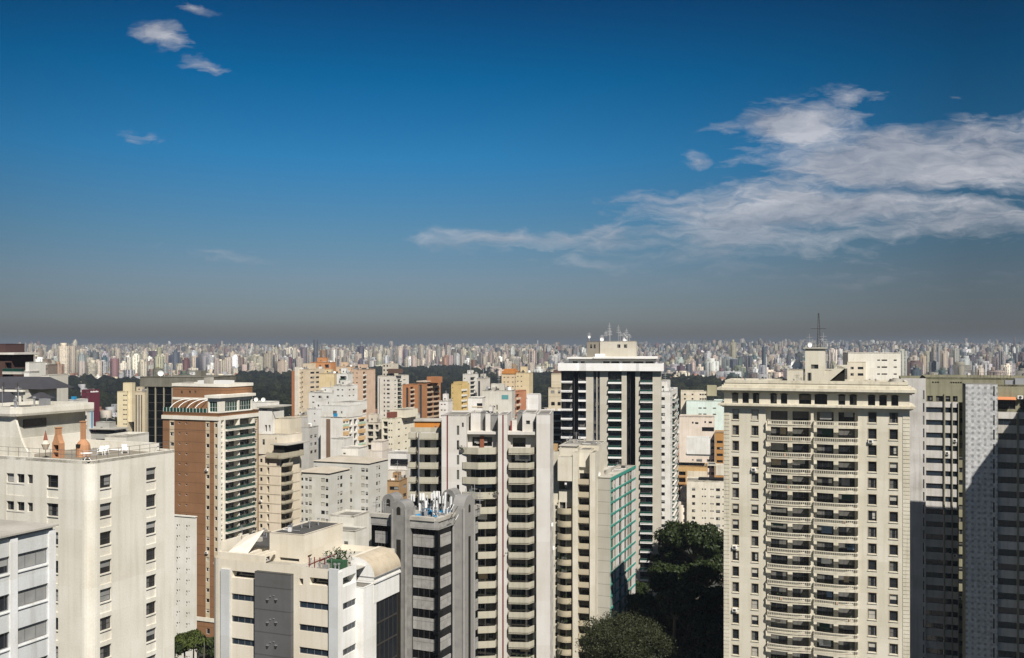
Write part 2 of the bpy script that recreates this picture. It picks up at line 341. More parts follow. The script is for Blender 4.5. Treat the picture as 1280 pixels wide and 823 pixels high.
def rail_mesh(w, proj, h):
    key = ('rail', q1(w), q1(proj), q1(h))
    if key in TM: return TM[key]
    s = Shape(); ins = [(.04, 0), (.04, -proj + .04), (w - .04, -proj + .04), (w - .04, 0)]
    s.strip(ins, .03, .3, h, M_GREEN_GLASS); s.strip([(0, 0), (0, -proj), (w, -proj), (w, 0)], .05, h, h + .05, M_FRAME_G)
    TM[key] = s.mesh('glass_rail'); return TM[key]
class Bld:
    """one building; local x runs along its front from left to right, local y away from the camera; the anchor is its near corner"""
    def __init__(s, name, label, px, Y, th=22.0, cat='building', group=None, fx=None):
        X = (px - 640) / FPX * Y if fx is None else fx
        s.o = link(name, None, None, (X, Y, 0), -R(th)); s.o.empty_display_size = 2
        tagged(s.o, label, cat, group)
        s.X0, s.Y0, s.th = X, Y, R(th); s.c, s.sn = math.cos(s.th), math.sin(s.th); s.wins = []; s.n = 0; s.rnd = random.Random(name + str(px) + str(Y))
    def w(s, x, y): return s.X0 + x * s.c + y * s.sn, s.Y0 - x * s.sn + y * s.c
    def fx(s, px, y=0.0):
        k = (px - 640) / FPX; ax = s.X0 + y * s.sn; ay = s.Y0 + y * s.c
        return (k * ay - ax) / (s.c + k * s.sn)
    def sy(s, px, x=0.0):
        k = (px - 640) / FPX; ax = s.X0 + x * s.c; ay = s.Y0 - x * s.sn
        return (k * ay - ax) / (s.sn - k * s.c)
    def z(s, py, x=0.0, y=0.0): return CAMZ - (py - HOR) / FPX * s.w(x, y)[1]
    def part(s, name, sh, parent=None, **k):
        return link(name, sh.mesh(name) if isinstance(sh, Shape) else sh, parent or s.o, **k)
    def window(s, P, d, h, style, name='window'):
        """h = hole (u0,u1,z0,z1,depth)"""
        nin = Vector((-d.y, d.x)); A = Vector(P) + d * h[0] + nin * (h[4] - .01)
        var = s.rnd.choice([0, 0, 0, 1, 2, 3, 4, 5, 1]) if 'z' not in style else 0
        if 'B' in style: var = s.rnd.choice([1, 2, 2, 2, 0])
        s.wins.append((name, window_mesh(h[1] - h[0], h[3] - h[2], style, var), (A.x, A.y, h[2]), math.atan2(d.y, d.x), (h[1] - h[0]) * (h[3] - h[2]), (h[1] - h[0], h[3] - h[2], style, var)))
    def face(s, sh, p0, p1, z0, z1, m, cols, inner=None):
        """cols: (u0,u1,[z bottoms],height,depth,style) u measured from p0"""
        p0 = Vector(p0); p1 = Vector(p1); d = (p1 - p0).normalized(); H = []
        L = (p1 - p0).length
        for c in cols:
            u0, u1, zb, hh, dep, style = c[:6]; nm = c[6] if len(c) > 6 else 'window'
            u0 = max(u0, .03); u1 = min(u1, L - .03)
            if u1 - u0 < .1: continue
            for z in zb:
                if z < z0 + .03 or z + hh > z1 - .03: continue
                H.append((u0, u1, z, z + hh, dep, style == 'fill'))
                if style not in ('fill', 'open'): s.window(p0, d, (u0, u1, z, z + hh, dep), style, nm)
        sh.wall(p0, p1, z0, z1, H, m, inner)
    def block(s, x0, x1, y0, y1, z0, z1, m, F=(), Rr=(), Lf=(), Bk=(), roof=None, par=0.7, name='wall', inner=None, top=None):
        """F cols use x, Rr and Lf use y, Bk uses x"""
        if x1 < x0: x0, x1 = x1, x0
        sh = Shape()
        s.face(sh, (x0, y0), (x1, y0), z0, z1, m, [(c[0] - x0, c[1] - x0) + tuple(c[2:]) for c in F], inner)
        s.face(sh, (x1, y0), (x1, y1), z0, z1, m, [(c[0] - y0, c[1] - y0) + tuple(c[2:]) for c in Rr], inner)
        s.face(sh, (x1, y1), (x0, y1), z0, z1, m, [(x1 - c[1], x1 - c[0]) + tuple(c[2:]) for c in Bk], inner)
        s.face(sh, (x0, y1), (x0, y0), z0, z1, m, [(y1 - c[1], y1 - c[0]) + tuple(c[2:]) for c in Lf], inner)
        t = .2 if par > 0 else 0
        if t:
            sh.strip([(x0, y0), (x1, y0), (x1, y1), (x0, y1), (x0, y0 + .001)], t, z1 - .002 - par + .004, z1 + .03, m, top or m)
        w = s.part(name, sh)
        r = Shape(); zr = z1 - par
        r.face([(x0 + t * .8, y0 + t * .8, zr), (x1 - t * .8, y0 + t * .8, zr), (x1 - t * .8, y1 - t * .8, zr), (x0 + t * .8, y1 - t * .8, zr)], roof or M_ROOF)
        s.part('roof', r); return w
    def box(s, name, *a, **k):
        sh = Shape(); sh.box(*a, **k); return s.part(name, sh)
    def balconies(s, x0, x1, y, zs, proj, h, kind, m, tm=None, side='f', name='balcony', label=None):
        me = balcony_mesh(x1 - x0, proj, h, kind, m, tm)
        for z in zs:
            if side == 'f': o = link(name, me, s.o, (x0, y, z), 0, label=label)
            else: o = link(name, me, s.o, (y, x0, z), math.pi / 2, label=label)     # y = face x, x0.. = start y
            if kind == 'glass' and s.Y0 < 400: link('glass_rail', rail_mesh(x1 - x0, proj, h), o)
            elif kind == 'glass': link('glass_rail', rail_mesh(x1 - x0, proj, h), s.o, o.location, o.rotation_euler[2])
    def antenna(s, x, y, z, h, arms=2, r=.05):
        sh = Shape(); sh.bar((0, 0, 0), (0, 0, h), r, M_GALV)
        for i in range(arms):
            zz = h * (.55 + .4 * i / max(1, arms)); L = .7 - .1 * i; sh.bar((-L, 0, zz), (L, 0, zz), r * .6, M_GALV)
            for k in range(-2, 3): sh.bar((L * k / 2.2, -.35, zz), (L * k / 2.2, .35, zz), r * .4, M_GALV, 4)
        s.part('antenna', sh, loc=(x, y, z))
    def dish(s, x, y, z, r=.8, rz=0.5):
        sh = Shape(); n = 12; ring = []
        sh.bar((0, 0, 0), (0, 0, r * .9), .05, M_GALV)
        for k in range(3):
            rr = r * (k + 1) / 3; ring.append([(rr * math.cos(t), -.35 * (rr / r) ** 2 * r - .02, r * 1.1 + rr * math.sin(t)) for t in [2 * math.pi * i / n for i in range(n)]])
        for i in range(n):
            j = (i + 1) % n; sh.face([(0, 0, r * 1.1), ring[0][i], ring[0][j]], M_WHITE)
            for k in range(2): sh.face([ring[k][i], ring[k + 1][i], ring[k + 1][j], ring[k][j]], M_WHITE)
        s.part('satellite_dish', sh, loc=(x, y, z), rz=rz)
    def tank(s, x, y, z, r=1.2, h=1.5, m=None):
        sh = Shape(); n = 16; sh.prism([(r * math.cos(2 * math.pi * i / n), r * math.sin(2 * math.pi * i / n)) for i in range(n)], 0, h, m or M_WHITE)
        sh.prism([(r * .5 * math.cos(2 * math.pi * i / n), r * .5 * math.sin(2 * math.pi * i / n)) for i in range(n)], h, h + .15, m or M_WHITE)
        s.part('water_tank', sh, loc=(x, y, z))
    def finish(s, cap=100):
        W = s.wins
        def key(w):
            wx, wy = s.w(w[2][0], w[2][1]); zz = w[2][2]; px = 640 + wx / wy * FPX; py = HOR + (CAMZ - zz) / wy * FPX
            nx, ny = math.sin(w[3] - s.th), -math.cos(w[3] - s.th)
            fc = -(nx * wx + ny * wy) / math.hypot(wx, wy)
            ok = (-10 < px < 1290) and py < 835 and fc > 0
            return -(w[4] * fc / wy / wy * 1e5 if ok else (w[4] / wy / wy)) - (1e4 if ok else 0)
        if 120 < s.Y0 < 460:
            me = TM.get('ac')
            if me is None:
                sh = Shape(); sh.box(0, .85, -.42, -.02, 0, .6, M_FRAME_W); sh.box(.12, .62, -.44, -.42, .08, .52, M_FRAME_D); me = TM['ac'] = sh.mesh('air_conditioner')
            for w in W:
                if w[5][0] > .9 and w[5][0] < 2.4 and w[5][1] < 2 and s.rnd.random() < .05:
                    link('air_conditioner', me, s.o, (w[2][0] + math.sin(w[3]) * .3, w[2][1] - math.cos(w[3]) * .3, w[2][2] - .75), w[3])
        byname = {}
        for w in W: byname.setdefault(w[0], []).append(w)
        for nm, ws in byname.items():
            ws.sort(key=key); many = len(ws) > cap
            for w in ws[:cap]:
                if s.Y0 < 240 and w[5][2][0] != 'n':
                    o = link(nm, window_mesh(*w[5], 'p'), s.o, w[2], w[3]); link('frame', window_mesh(*w[5], 'f'), o)
                else: link(nm, w[1], s.o, w[2], w[3])
            if many:
                rest = ws[cap:]; V = []; Fs = []; MI = []; mats = []
                for w in rest:
                    me = w[1]; mtx = Matrix.Translation(w[2]) @ Matrix.Rotation(w[3], 4, 'Z'); b = len(V)
                    V.extend([tuple(mtx @ v.co) for v in me.vertices]); mm = []
                    for mt in me.materials:
                        if mt not in mats: mats.append(mt)
                        mm.append(mats.index(mt))
                    for p in me.polygons: Fs.append(tuple(b + i for i in p.vertices)); MI.append(mm[p.material_index])
                me = bpy.data.meshes.new(nm); me.from_pydata(V, [], Fs)
                for mt in mats: me.materials.append(mt)
                me.polygons.foreach_set('material_index', MI); me.update()
                o = link(nm, me, s.o); o['kind'] = 'stuff'
        s.wins = []
def clutter(b, x0, x1, y0, y1, z, n, seed=1):
    """small roof equipment: vents, pipes, boxes, each a part of the building"""
    q = random.Random(seed)
    for _ in range(n):
        x, y, k = q.uniform(x0, x1), q.uniform(y0, y1), q.random(); s = Shape()
        if k < .35:
            s.bar((x, y, z), (x, y, z + q.uniform(.5, 1.2)), .1, M_GALV, 8); s.bar((x, y, z + .9), (x, y, z + 1.1), .2, M_GALV, 8); nm = 'vent_pipe'
        elif k < .6:
            L = q.uniform(1.0, 3.5); s.bar((x, y, z + .12), (min(x1, x + L), y + q.uniform(-.3, .3), z + .12), .06, q.choice((M_GALV, M_FRAME_D, M_WHITE)), 6); nm = 'pipe'
        elif k < .85:
            w, h = q.uniform(.4, 1.2), q.uniform(.3, .9); s.box(x, x + w, y, y + w * .7, z, z + h, q.choice((M_ROOF_L, M_GALV, M_FRAME_W, M_ROOF_D))); nm = 'roof_box'
        else:
            s.bar((x, y, z), (x, y, z + 2.4), .03, M_GALV, 5); s.bar((x - .5, y, z + 2.2), (x + .5, y, z + 2.2), .02, M_GALV, 4); s.bar((x - .35, y, z + 1.9), (x + .35, y, z + 1.9), .02, M_GALV, 4); nm = 'antenna'
        b.part(nm, s)
def drapes(b, n, zs, spans, y, seed=2):
    """roller sun blinds and screens hung in balcony openings"""
    q = random.Random(seed); mats = [M_BLIND, M_FRAME_W, M_BLIND_G, M_GREEN_GLASS, plain('faded blue awning', (.12, .18, .26), .8), plain('sand coloured awning', (.42, .33, .22), .8)]
    for _ in range(n):
        z = q.choice(zs); a, c = q.choice(spans); w = (c - a) * q.uniform(.3, .8); x = q.uniform(a, c - w); h = q.uniform(.6, 1.7); s = Shape()
        s.box(x, x + w, y, y + .05, z - h, z, q.choice(mats)); b.part('sun_blind', s)
def floors(ztop, pitch, n, off=0.0): return [ztop - off - pitch * (i + 1) for i in range(n)]

# ================================================================ near buildings
C_CREAM = (0.66, 0.62, 0.53); C_WHITE = (0.66, 0.65, 0.62); C_IVORY = (0.70, 0.67, 0.58); C_GREY = (0.45, 0.45, 0.43)

# ---- pale blue-grey block in the lower left corner
def b_ribbon_block():
    m = wall_mat((0.58, 0.60, 0.61), 0.35, 0.85, 0.7, 0, 'pale grey render'); mp = wall_mat((0.72, 0.73, 0.74), 0.3, 0.85, 0.5, 0, 'white render')
    b = Bld('apartment_building', 'pale blue-grey block with long shuttered ribbon windows cut off by the lower left corner', 66, 83.5, 21)
    zt = b.z(658); zh = [b.z(703) - 3.0 * i + .05 for i in range(26)]
    F = []
    cols = []
    ys = [b.sy(60), b.sy(19), b.sy(12), b.sy(-45), b.sy(-55), b.sy(-190)]
    for a, c in ((ys[1], ys[0]), (ys[3], ys[2]), (ys[5], ys[4])):
        cols.append((min(a, c), max(a, c), zh, 1.32, .22, 'gkB'))
    b.block(-13, 0, -24, 0, 0, zt, m, Rr=cols, F=[(-12, -7, zh, 1.3, .2, 'gk'), (-6, -1, zh, 1.3, .2, 'gk')], roof=M_ROOF_L, par=.25)
    sh = Shape()
    for y in (b.sy(64), b.sy(16), b.sy(-50)):
        sh.box(.0, .16, y - .35, y + .35, 0, zt - .3, mp)
    b.part('pilaster', sh)
    for i, z in enumerate(zh[:22]):
        sh = Shape(); sh.box(0.002, .1, -23, ys[0] - .1, z - .16, z - .06, mp); b.part('sill', sh)
    b.box('roof_slab', -13.3, .35, -24.3, .3, zt, zt + .14, M_ROOF_L)
    b.finish()
b_ribbon_block()

# ---- big white corner building with the barbecue terrace
def b_terrace_block():
    m = wall_mat((0.67, 0.645, 0.58), 0.2, 0.85, 0.7, 0, 'ivory render')
    b = Bld('apartment_building', 'big ivory corner tower with a rounded edge and a rooftop barbecue terrace', 112, 100.6, 23)
    zt = b.z(577); pitch = 2.93; n = 25
    h1 = [b.z(613.5) - pitch * i for i in range(n)]; hs = [z + .25 for z in h1]
    X = lambda p: b.fx(p)
    sh = Shape(); r = 1.0; x0 = b.fx(-60); y1 = 12.2
    F = [(X(58.3), X(72.7), h1, 1.32, .28, 'dkx'), (X(58.3), X(72.7), [z - 1.05 for z in h1], .95, .11, 'fill')]
    for a, c in ((8, 17.5), (21, 30.5), (34.2, 41)): F.append((X(a), X(c), hs, .95, .28, 'dk'))
    F.append((X(8), X(30.5), [z - 1.35 for z in hs], 1.2, .05, 'fill'))
    F.append((X(-30), X(-16), h1, 1.32, .28, 'dkx')); F.append((X(-52), X(-44), hs, .95, .28, 'dk'))
    Rr = []
    for a, c in ((125, 139.5), (182.8, 195.2)):
        ya, yc = b.sy(a), b.sy(c); Rr.append((ya, yc, h1, 1.35, .28, 'dkx')); Rr.append((ya, yc, [z - 1.12 for z in h1], 1.0, .11, 'fill'))
    b.face(sh, (x0, 0), (-r, 0), 0, zt, m, [(c[0] - x0, c[1] - x0) + c[2:] for c in F])
    pr = (-r, 0)
    for i in range(1, 7):
        t = math.pi / 2 * i / 6; q = (-r + r * math.sin(t), r - r * math.cos(t)); sh.wall(pr, q, 0, zt, [], m); pr = q
    b.face(sh, (0, r), (0, y1), 0, zt, m, [(c[0] - r, c[1] - r) + c[2:] for c in Rr])
    sh.wall((0, y1), (x0, y1), 0, zt, [], m); sh.wall((x0, y1), (x0, 0), 0, zt, [], m)
    # inner lip of the parapet
    pts = [(x0, 0.0), (-r, 0.0)] + [(-r + r * math.sin(math.pi / 2 * i / 6), r - r * math.cos(math.pi / 2 * i / 6)) for i in range(1, 7)] + [(0, y1), (x0, y1)]
    sh.strip([(p[0], p[1]) for p in pts], .22, zt - .3, zt + .06, m)
    b.part('wall', sh)
    zf = zt - .06
    s2 = Shape(); s2.face([(x0 + .1, .1, zf), (-.25, .1, zf), (-.1, .9, zf), (-.1, y1 - .1, zf), (x0 + .1, y1 - .1, zf)], wall_mat((.24, .215, .175), .8, .9, 0, 0, 'terrace paving'))
    b.part('roof', s2)
    # upper storey: recessed wall under a cantilevered slab
    ux = b.fx(21, .6); um = wall_mat((0.42, 0.41, 0.37), 0.3, 0.85, 0.4, 0, 'ivory render in slab shade')
    zs = b.z(521, ux, .6); zs2 = zs + .95
    uy1 = b.sy(115, ux)
    b.block(x0, ux - 1.0, 1.4, uy1, zt - .2, zs, m, Rr=[], par=0, roof=M_ROOF, name='upper_wall')
    s3 = Shape(); s3.box(ux - 1.0, ux - .93, 1.5, uy1 - .1, zt + 1.7, zs - .02, um); b.part('under_slab_shade', s3)  # darker sheet below the slab: the slab's shade put into the colour
    # upper slab, as a ring with a sunken roof
    s4 = Shape(); pl = [(x0, .5), (ux - .9, .5), (ux - .3, .7), (ux, 1.3), (ux, uy1 + .3), (x0, uy1 + .3)]
    s4.prism(pl, zs, zs + .25, m); s4.strip(pl + [(x0, .502)], .25, zs + .002, zs2, m); b.part('roof_slab', s4)
    s5 = Shape(); s5.prism([(p[0], p[1] + (.25 if i < 4 else -.25)) for i, p in enumerate([(x0 + .2, .5), (ux - 1.0, .5), (ux - .5, .8), (ux - .25, 1.5), (ux - .25, uy1 + .3), (x0 + .2, uy1 + .3)])], zs + .26, zs + .55, M_ROOF)
    b.part('roof', s5)
    # curved fin wall at the left end of the terrace
    s6 = Shape(); prof = [(x0, zt - .1)]
    prof += [(ux - 1.0 + 4.2 - 4.2 * math.cos(0), zt)] * 0
    curve = [(ux + 1.9, zt - .1), (ux + 1.9, zt + .35), (ux + 1.2, zt + .5), (ux + .7, zt + 1.0), (ux + .2, zt + 1.9), (ux - .35, zs - .9), (ux - .7, zs)]
    prof += curve + [(x0, zs)]
    k = len(prof)
    for yy, rev in ((.9, False), (1.15, True)):
        f = [(p[0], yy, p[1]) for p in prof]; s6.face(f[::-1] if rev else f, m)
    for i in range(k):
        a, c = prof[i], prof[(i + 1) % k]; s6.face([(a[0], .9, a[1]), (a[0], 1.15, a[1]), (c[0], 1.15, c[1]), (c[0], .9, c[1])], m)
    b.part('fin_wall', s6)
    # slit window in the upper wall
    y0 = 3.1; s7 = Shape(); s7.box(ux - .93, ux - .86, 2.2, 5.2, zs - 1.35, zs - .45, M_GLASS); b.part('window', s7)
    # low white wall behind the terrace
    b.box('terrace_wall', ux - .9, ux - .6, 1.6, uy1 - .2, zf + .005, zt + 1.75, m)
    b.box('terrace_wall', ux - .5, -0.4, uy1 - .9, uy1 - .6, zf + .005, zt + .95, m)
    s8 = Shape()
    for z in (zt + .55, zt + 1.0):
        s8.bar((x0, .1, z), (-1, .1, z), .02, M_FRAME_G, 5); s8.bar((-1, .1, z), (-.1, 1, z), .02, M_FRAME_G, 5); s8.bar((-.1, 1, z), (-.1, y1, z), .02, M_FRAME_G, 5)
    x = -1.0
    while x > x0: s8.bar((x, .1, zt), (x, .1, zt + 1.0), .025, M_FRAME_G, 5); x -= 1.5
    y = 1.0
    while y < y1: s8.bar((-.1, y, zt), (-.1, y, zt + 1.0), .025, M_FRAME_G, 5); y += 1.5
    b.part('railing', s8)
    s9 = Shape(); s9.bar((x0 + .3, .8, zs), (x0 + .3, .8, zs + 5.5), .05, M_FRAME_D, 6); s9.bar((x0 - .5, .8, zs + 5.5), (x0 + 1, .8, zs + 5.5), .03, M_FRAME_D, 6); b.part('mast', s9)
    clutter(b, ux + .5, -4.0, 5.5, uy1 - 1.0, zf, 4, 3); clutter(b, x0 + 1, ux - 1.5, 2.5, uy1 - 1, zs + .55, 12, 4)
    b.finish()
    T = lambda x, y: b.w(x, y)
    def thing(name, label, cat, x, y, rz=0, group=None):
        X_, Y_ = T(x, y); o = link(name, None, None, (X_, Y_, zf + .004), rz - b.th); o.scale = (.72, .72, .78) if cat == 'barbecue' else (1, 1, 1); return tagged(o, label, cat, group)
    def bbq(px, y, label, tall):
        t = thing('barbecue_oven', label, 'barbecue', b.fx(px, y), y)
        s = Shape(); s.box(-.75, -.5, -.45, .45, 0, 2.0, M_TERRA); s.box(.5, .75, -.45, .45, 0, 2.0, M_TERRA); s.box(-.5, .5, .2, .45, 0, 2.0, M_TERRA)
        s.box(-.5, .5, -.45, .2, .75, .9, M_TERRA); s.box(-.5, .5, -.45, .2, 1.75, 2.0, M_TERRA); s.box(-.5, .5, -.45, .2, 0, .12, M_TERRA)
        link('body', s.mesh('body'), t)
        s = Shape(); n = 6
        for i in range(n):
            a, c = i / n, (i + 1) / n; w0, w1 = .75 - .5 * a ** .7, .75 - .5 * c ** .7
            for q in ([(-w0, -.45), (w0, -.45), (w1, -.45), (-w1, -.45)], [(w0, .45), (-w0, .45), (-w1, .45), (w1, .45)]):
                s.face([(q[0][0], q[0][1], 2.0 + 1.1 * a), (q[1][0], q[1][1], 2.0 + 1.1 * a), (q[2][0], q[2][1], 2.0 + 1.1 * c), (q[3][0], q[3][1], 2.0 + 1.1 * c)], M_TERRA)
            for sg in (-1, 1): s.face([(sg * w0, -.45 * sg, 2 + 1.1 * a), (sg * w0, .45 * sg, 2 + 1.1 * a), (sg * w1, .45 * sg, 2 + 1.1 * c), (sg * w1, -.45 * sg, 2 + 1.1 * c)], M_TERRA)
        s.box(-.25, .25, -.4, .4, 3.1, tall, M_TERRA); s.box(-.32, .32, -.47, .47, tall, tall + .12, M_TERRA); link('chimney', s.mesh('chimney'), t)
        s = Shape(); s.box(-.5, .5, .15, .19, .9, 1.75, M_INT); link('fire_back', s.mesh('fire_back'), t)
    bbq(73, 1.6, 'left brick barbecue oven with a wide sooty flue on the ivory tower terrace', 4.0)
    # round oven
    t = thing('barbecue_oven', 'right brick oven with a slim square chimney and domed base on the ivory tower terrace', 'barbecue', b.fx(104, 3.4), 3.4)
    s = Shape(); n = 14; prev = None
    rings = [(0, 1.0), (1.2, 1.0), (1.6, .95), (1.95, .75), (2.25, .45), (2.4, .3)]
    for (za, ra), (zb, rb) in zip(rings, rings[1:]):
        for i in range(n):
            a = 2 * math.pi * i / n; c = 2 * math.pi * (i + 1) / n
            s.face([(ra * math.cos(a), ra * math.sin(a), za), (ra * math.cos(c), ra * math.sin(c), za), (rb * math.cos(c), rb * math.sin(c), zb), (rb * math.cos(a), rb * math.sin(a), zb)], M_TERRA)
    link('dome', s.mesh('dome'), t)
    s = Shape(); s.box(-.28, .28, -.28, .28, 2.3, 4.7, M_TERRA); s.box(-.36, .36, -.36, .36, 4.7, 4.85, M_TERRA); link('chimney', s.mesh('chimney'), t)
    s = Shape(); s.prism([(.35 * math.cos(math.pi * i / 8), -.1) for i in (0, 8)] + [(.35, -.14)], 0, .01, M_INT)
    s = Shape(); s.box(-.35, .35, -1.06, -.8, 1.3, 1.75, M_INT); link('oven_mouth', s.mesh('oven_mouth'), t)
    # table, chairs, parasol
    t = thing('garden_table', 'round white table with crossed legs in front of the domed brick oven', 'table', b.fx(107, .95), 1.05)
    s = Shape(); s.prism([(.6 * math.cos(2 * math.pi * i / 16), .6 * math.sin(2 * math.pi * i / 16)) for i in range(16)], .7, .75, M_WHITE); link('table_top', s.mesh('table_top'), t)
    for a in range(4):
        s = Shape(); c, d = math.cos(a * math.pi / 2 + .4), math.sin(a * math.pi / 2 + .4); s.bar((-.25 * c, -.25 * d, .7), (.5 * c, .5 * d, 0), .03, M_WHITE); link('leg', s.mesh('leg'), t)
    t = thing('parasol', 'closed pale parasol standing at the terrace edge left of the brick barbecues', 'parasol', b.fx(57, .7), .7)
    s = Shape(); s.bar((0, 0, 0), (0, 0, 2.9), .03, M_FRAME_D); link('pole', s.mesh('pole'), t)
    s = Shape(); s.bar((0, 0, .9), (0, 0, 1.5), .2, wall_mat((.5, .42, .33), .2), 10, .42); s.bar((0, 0, 1.5), (0, 0, 1.9), .42, wall_mat((.6, .55, .48), .2), 10, .2); s.bar((0, 0, 1.9), (0, 0, 2.8), .22, wall_mat((.25, .08, .05), .2), 10, .04); link('canopy', s.mesh('canopy'), t)
    def chair(px, y, rz, label):
        t = thing('garden_chair', label, 'chair', b.fx(px, y), y, rz, 'white plastic chairs on the barbecue terrace')
        s = Shape(); s.box(-.26, .26, -.26, .26, .4, .45, M_WHITE); link('seat', s.mesh('seat'), t)
        s = Shape(); s.face([(-.26, .26, .45), (.26, .26, .45), (.24, .4, .95), (-.24, .4, .95)], M_WHITE); s.face([(-.24, .44, .95), (.24, .44, .95), (.26, .31, .45), (-.26, .31, .45)], M_WHITE)
        s.face([(-.24, .4, .95), (.24, .4, .95), (.24, .44, .95), (-.24, .44, .95)], M_WHITE); link('backrest', s.mesh('backrest'), t)
        for sx in (-1, 1):
            s = Shape(); s.bar((sx * .28, -.24, .65), (sx * .28, .3, .68), .03, M_WHITE); link('armrest', s.mesh('armrest'), t)
            for sy in (-1, 1): s = Shape(); s.bar((sx * .26, sy * .26, .65 if sy < 0 else .45), (sx * .3, sy * .3, 0), .025, M_WHITE); link('leg', s.mesh('leg'), t)
    chair(126, 5.2, .4, 'white plastic chair on the barbecue terrace, leftmost of the three'); chair(131, 5.8, .1, 'white plastic chair on the barbecue terrace, middle of the three')
    chair(156, 7.6, .9, 'white plastic chair on the barbecue terrace, standing alone to the right')
b_terrace_block()

# ---- beige neoclassical tower on the right
def b_classic_tower():
    m = wall_mat((0.60, 0.565, 0.475), 0.22, 0.85, 0.45, 0, 'beige render'); mt = wall_mat((0.60, 0.56, 0.46), 0.35, 0.85, 0.8, 0, 'beige stucco moulding')
    mw = wall_mat((0.40, 0.34, 0.25), 0.2, 0.85, 0.4, 0, 'tan surround')
    b = Bld('apartment_tower', 'beige neoclassical tower with cornices, arched attic windows and curved balustrade balconies', 1137, 180, 19.4, 'tower')
    xl = b.fx(905); zt = b.z(481.5); pitch = 3.0; D = 10.5
    zc = b.z(510); n = 24
    X = lambda p, y=0: b.fx(p, y)
    zw = [b.z(529.5) - pitch * i for i in range(n)]     # sills
    cols = [(X(a), X(c), zw, 1.85, .3, 'dcx') for a, c in ((915.8, 923.6), (939.6, 948), (1085.4, 1095.6), (1112, 1122.3))]
    at = [(915, 922.8), (928, 936), (941, 949), (963, 971), (976, 984), (1048, 1056.5), (1062, 1071), (1085, 1094), (1099, 1108.6), (1114, 1123)]
    za = b.z(508.5)
    cols += [(X(a), X(c), [za], 1.75, .35, 'd') for a, c in at]
    cols += [(X(998.5), X(1014), [za], 1.8, 1.2, 'd'), (X(1018), X(1034), [za], 1.8, 1.2, 'd')]
    ra, rc = X(957), X(1072.5)
    side = [(2.5, 3.8, zw, 1.7, .3, 'dcx'), (7, 8.3, zw, 1.7, .3, 'dcx')]
    sh = Shape()
    # front: left pier, recessed balcony bay, right pier, attic
    zr = zc - .6
    fl = [c for c in cols if c[1] < ra]; frr = [c for c in cols if c[0] > rc]
    b.face(sh, (xl, 0), (ra, 0), 0, zr, m, [(c[0] - xl, c[1] - xl) + c[2:] for c in fl])
    b.face(sh, (rc, 0), (0, 0), 0, zr, m, [(c[0] - rc, c[1] - rc) + c[2:] for c in frr])
    dep = .9
    sh.wall((ra, 0), (ra, dep), 0, zr, [], m); sh.wall((rc, dep), (rc, 0), 0, zr, [], m)
    doors = [(X(a, dep), X(c, dep), [z - .75 for z in zw], 2.45, .35, 'd', 'balcony_door') for i, (a, c) in enumerate(((963.5, 984.5), (990.5, 1011), (1021, 1042), (1048, 1068.5)))]
    b.face(sh, (ra, dep), (rc, dep), 0, zr, m, [(c[0] - ra, c[1] - ra) + c[2:] for c in doors])
    sh.face([(ra, 0, zr), (ra, dep, zr), (rc, dep, zr), (rc, 0, zr)], m)
    b.face(sh, (xl, 0), (0, 0), zr, zt, m, [(c[0] - xl, c[1] - xl) + c[2:] for c in cols])
    b.face(sh, (0, 0), (0, D), 0, zt, m, [c for c in side]); b.face(sh, (xl, D), (xl, 0), 0, zt, m, [c for c in side])
    sh.wall((0, D), (xl, D), 0, zt, [], m)
    b.part('wall', sh)
    b.box('roof', xl + .1, -.1, .1, D - .1, zt - 1, zt - .3, M_ROOF_L)
    # cornices
    def cornice(zb, hs, name='cornice'):
        s = Shape(); z = zb
        for h, o in hs: s.prism([(xl - o, -o), (o, -o), (o, D + o), (xl - o, D + o)], z, z + h, mt); z += h
        b.part(name, s)
    cornice(b.z(513.5), [(.15, .3), (.18, .6), (.35, 1.05), (.12, .8)]); cornice(b.z(494), [(.2, .4), (.25, .8), (.5, 1.15), (.5, .35)]); 
    s = Shape(); s.strip([(xl + .2, -.1), (-.2, -.1), (-.2, D - .2), (xl + .2, D - .2), (xl + .2, -.098)], .5, zt + .0, zt + .55, mt); b.part('parapet', s)
    # small brackets under the lower cornice
    # window surrounds with arched heads
    for a, c in at + [(998.5, 1014), (1018, 1034)]:
        x0, x1 = X(a), X(c); s = Shape(); r = (x1 - x0) / 2; xm = (x0 + x1) / 2; zz = za + 1.75; hh = min(r, .38); k = 8
        for i in range(k):
            t0, t1 = math.pi * i / k, math.pi * (i + 1) / k
            p = [(xm - r * math.cos(t0), zz + hh * math.sin(t0)), (xm - r * math.cos(t1), zz + hh * math.sin(t1))]; q = [(xm - (r + .2) * math.cos(t1), zz + (hh + .2) * math.sin(t1)), (xm - (r + .2) * math.cos(t0), zz + (hh + .2) * math.sin(t0))]
            s.face([(p[0][0], -.06, p[0][1]), (p[1][0], -.06, p[1][1]), (q[0][0], -.06, q[0][1]), (q[1][0], -.06, q[1][1])][::-1], mw)
            s.face([(q[1][0], -.06, q[1][1]), (q[0][0], -.06, q[0][1]), (q[0][0], 0, q[0][1]), (q[1][0], 0, q[1][1])][::-1], mw)
            s.face([(xm, -.012, zz), (p[0][0], -.012, p[0][1]), (p[1][0], -.012, p[1][1])][::-1], M_GLASS)
        b.part('arch', s)
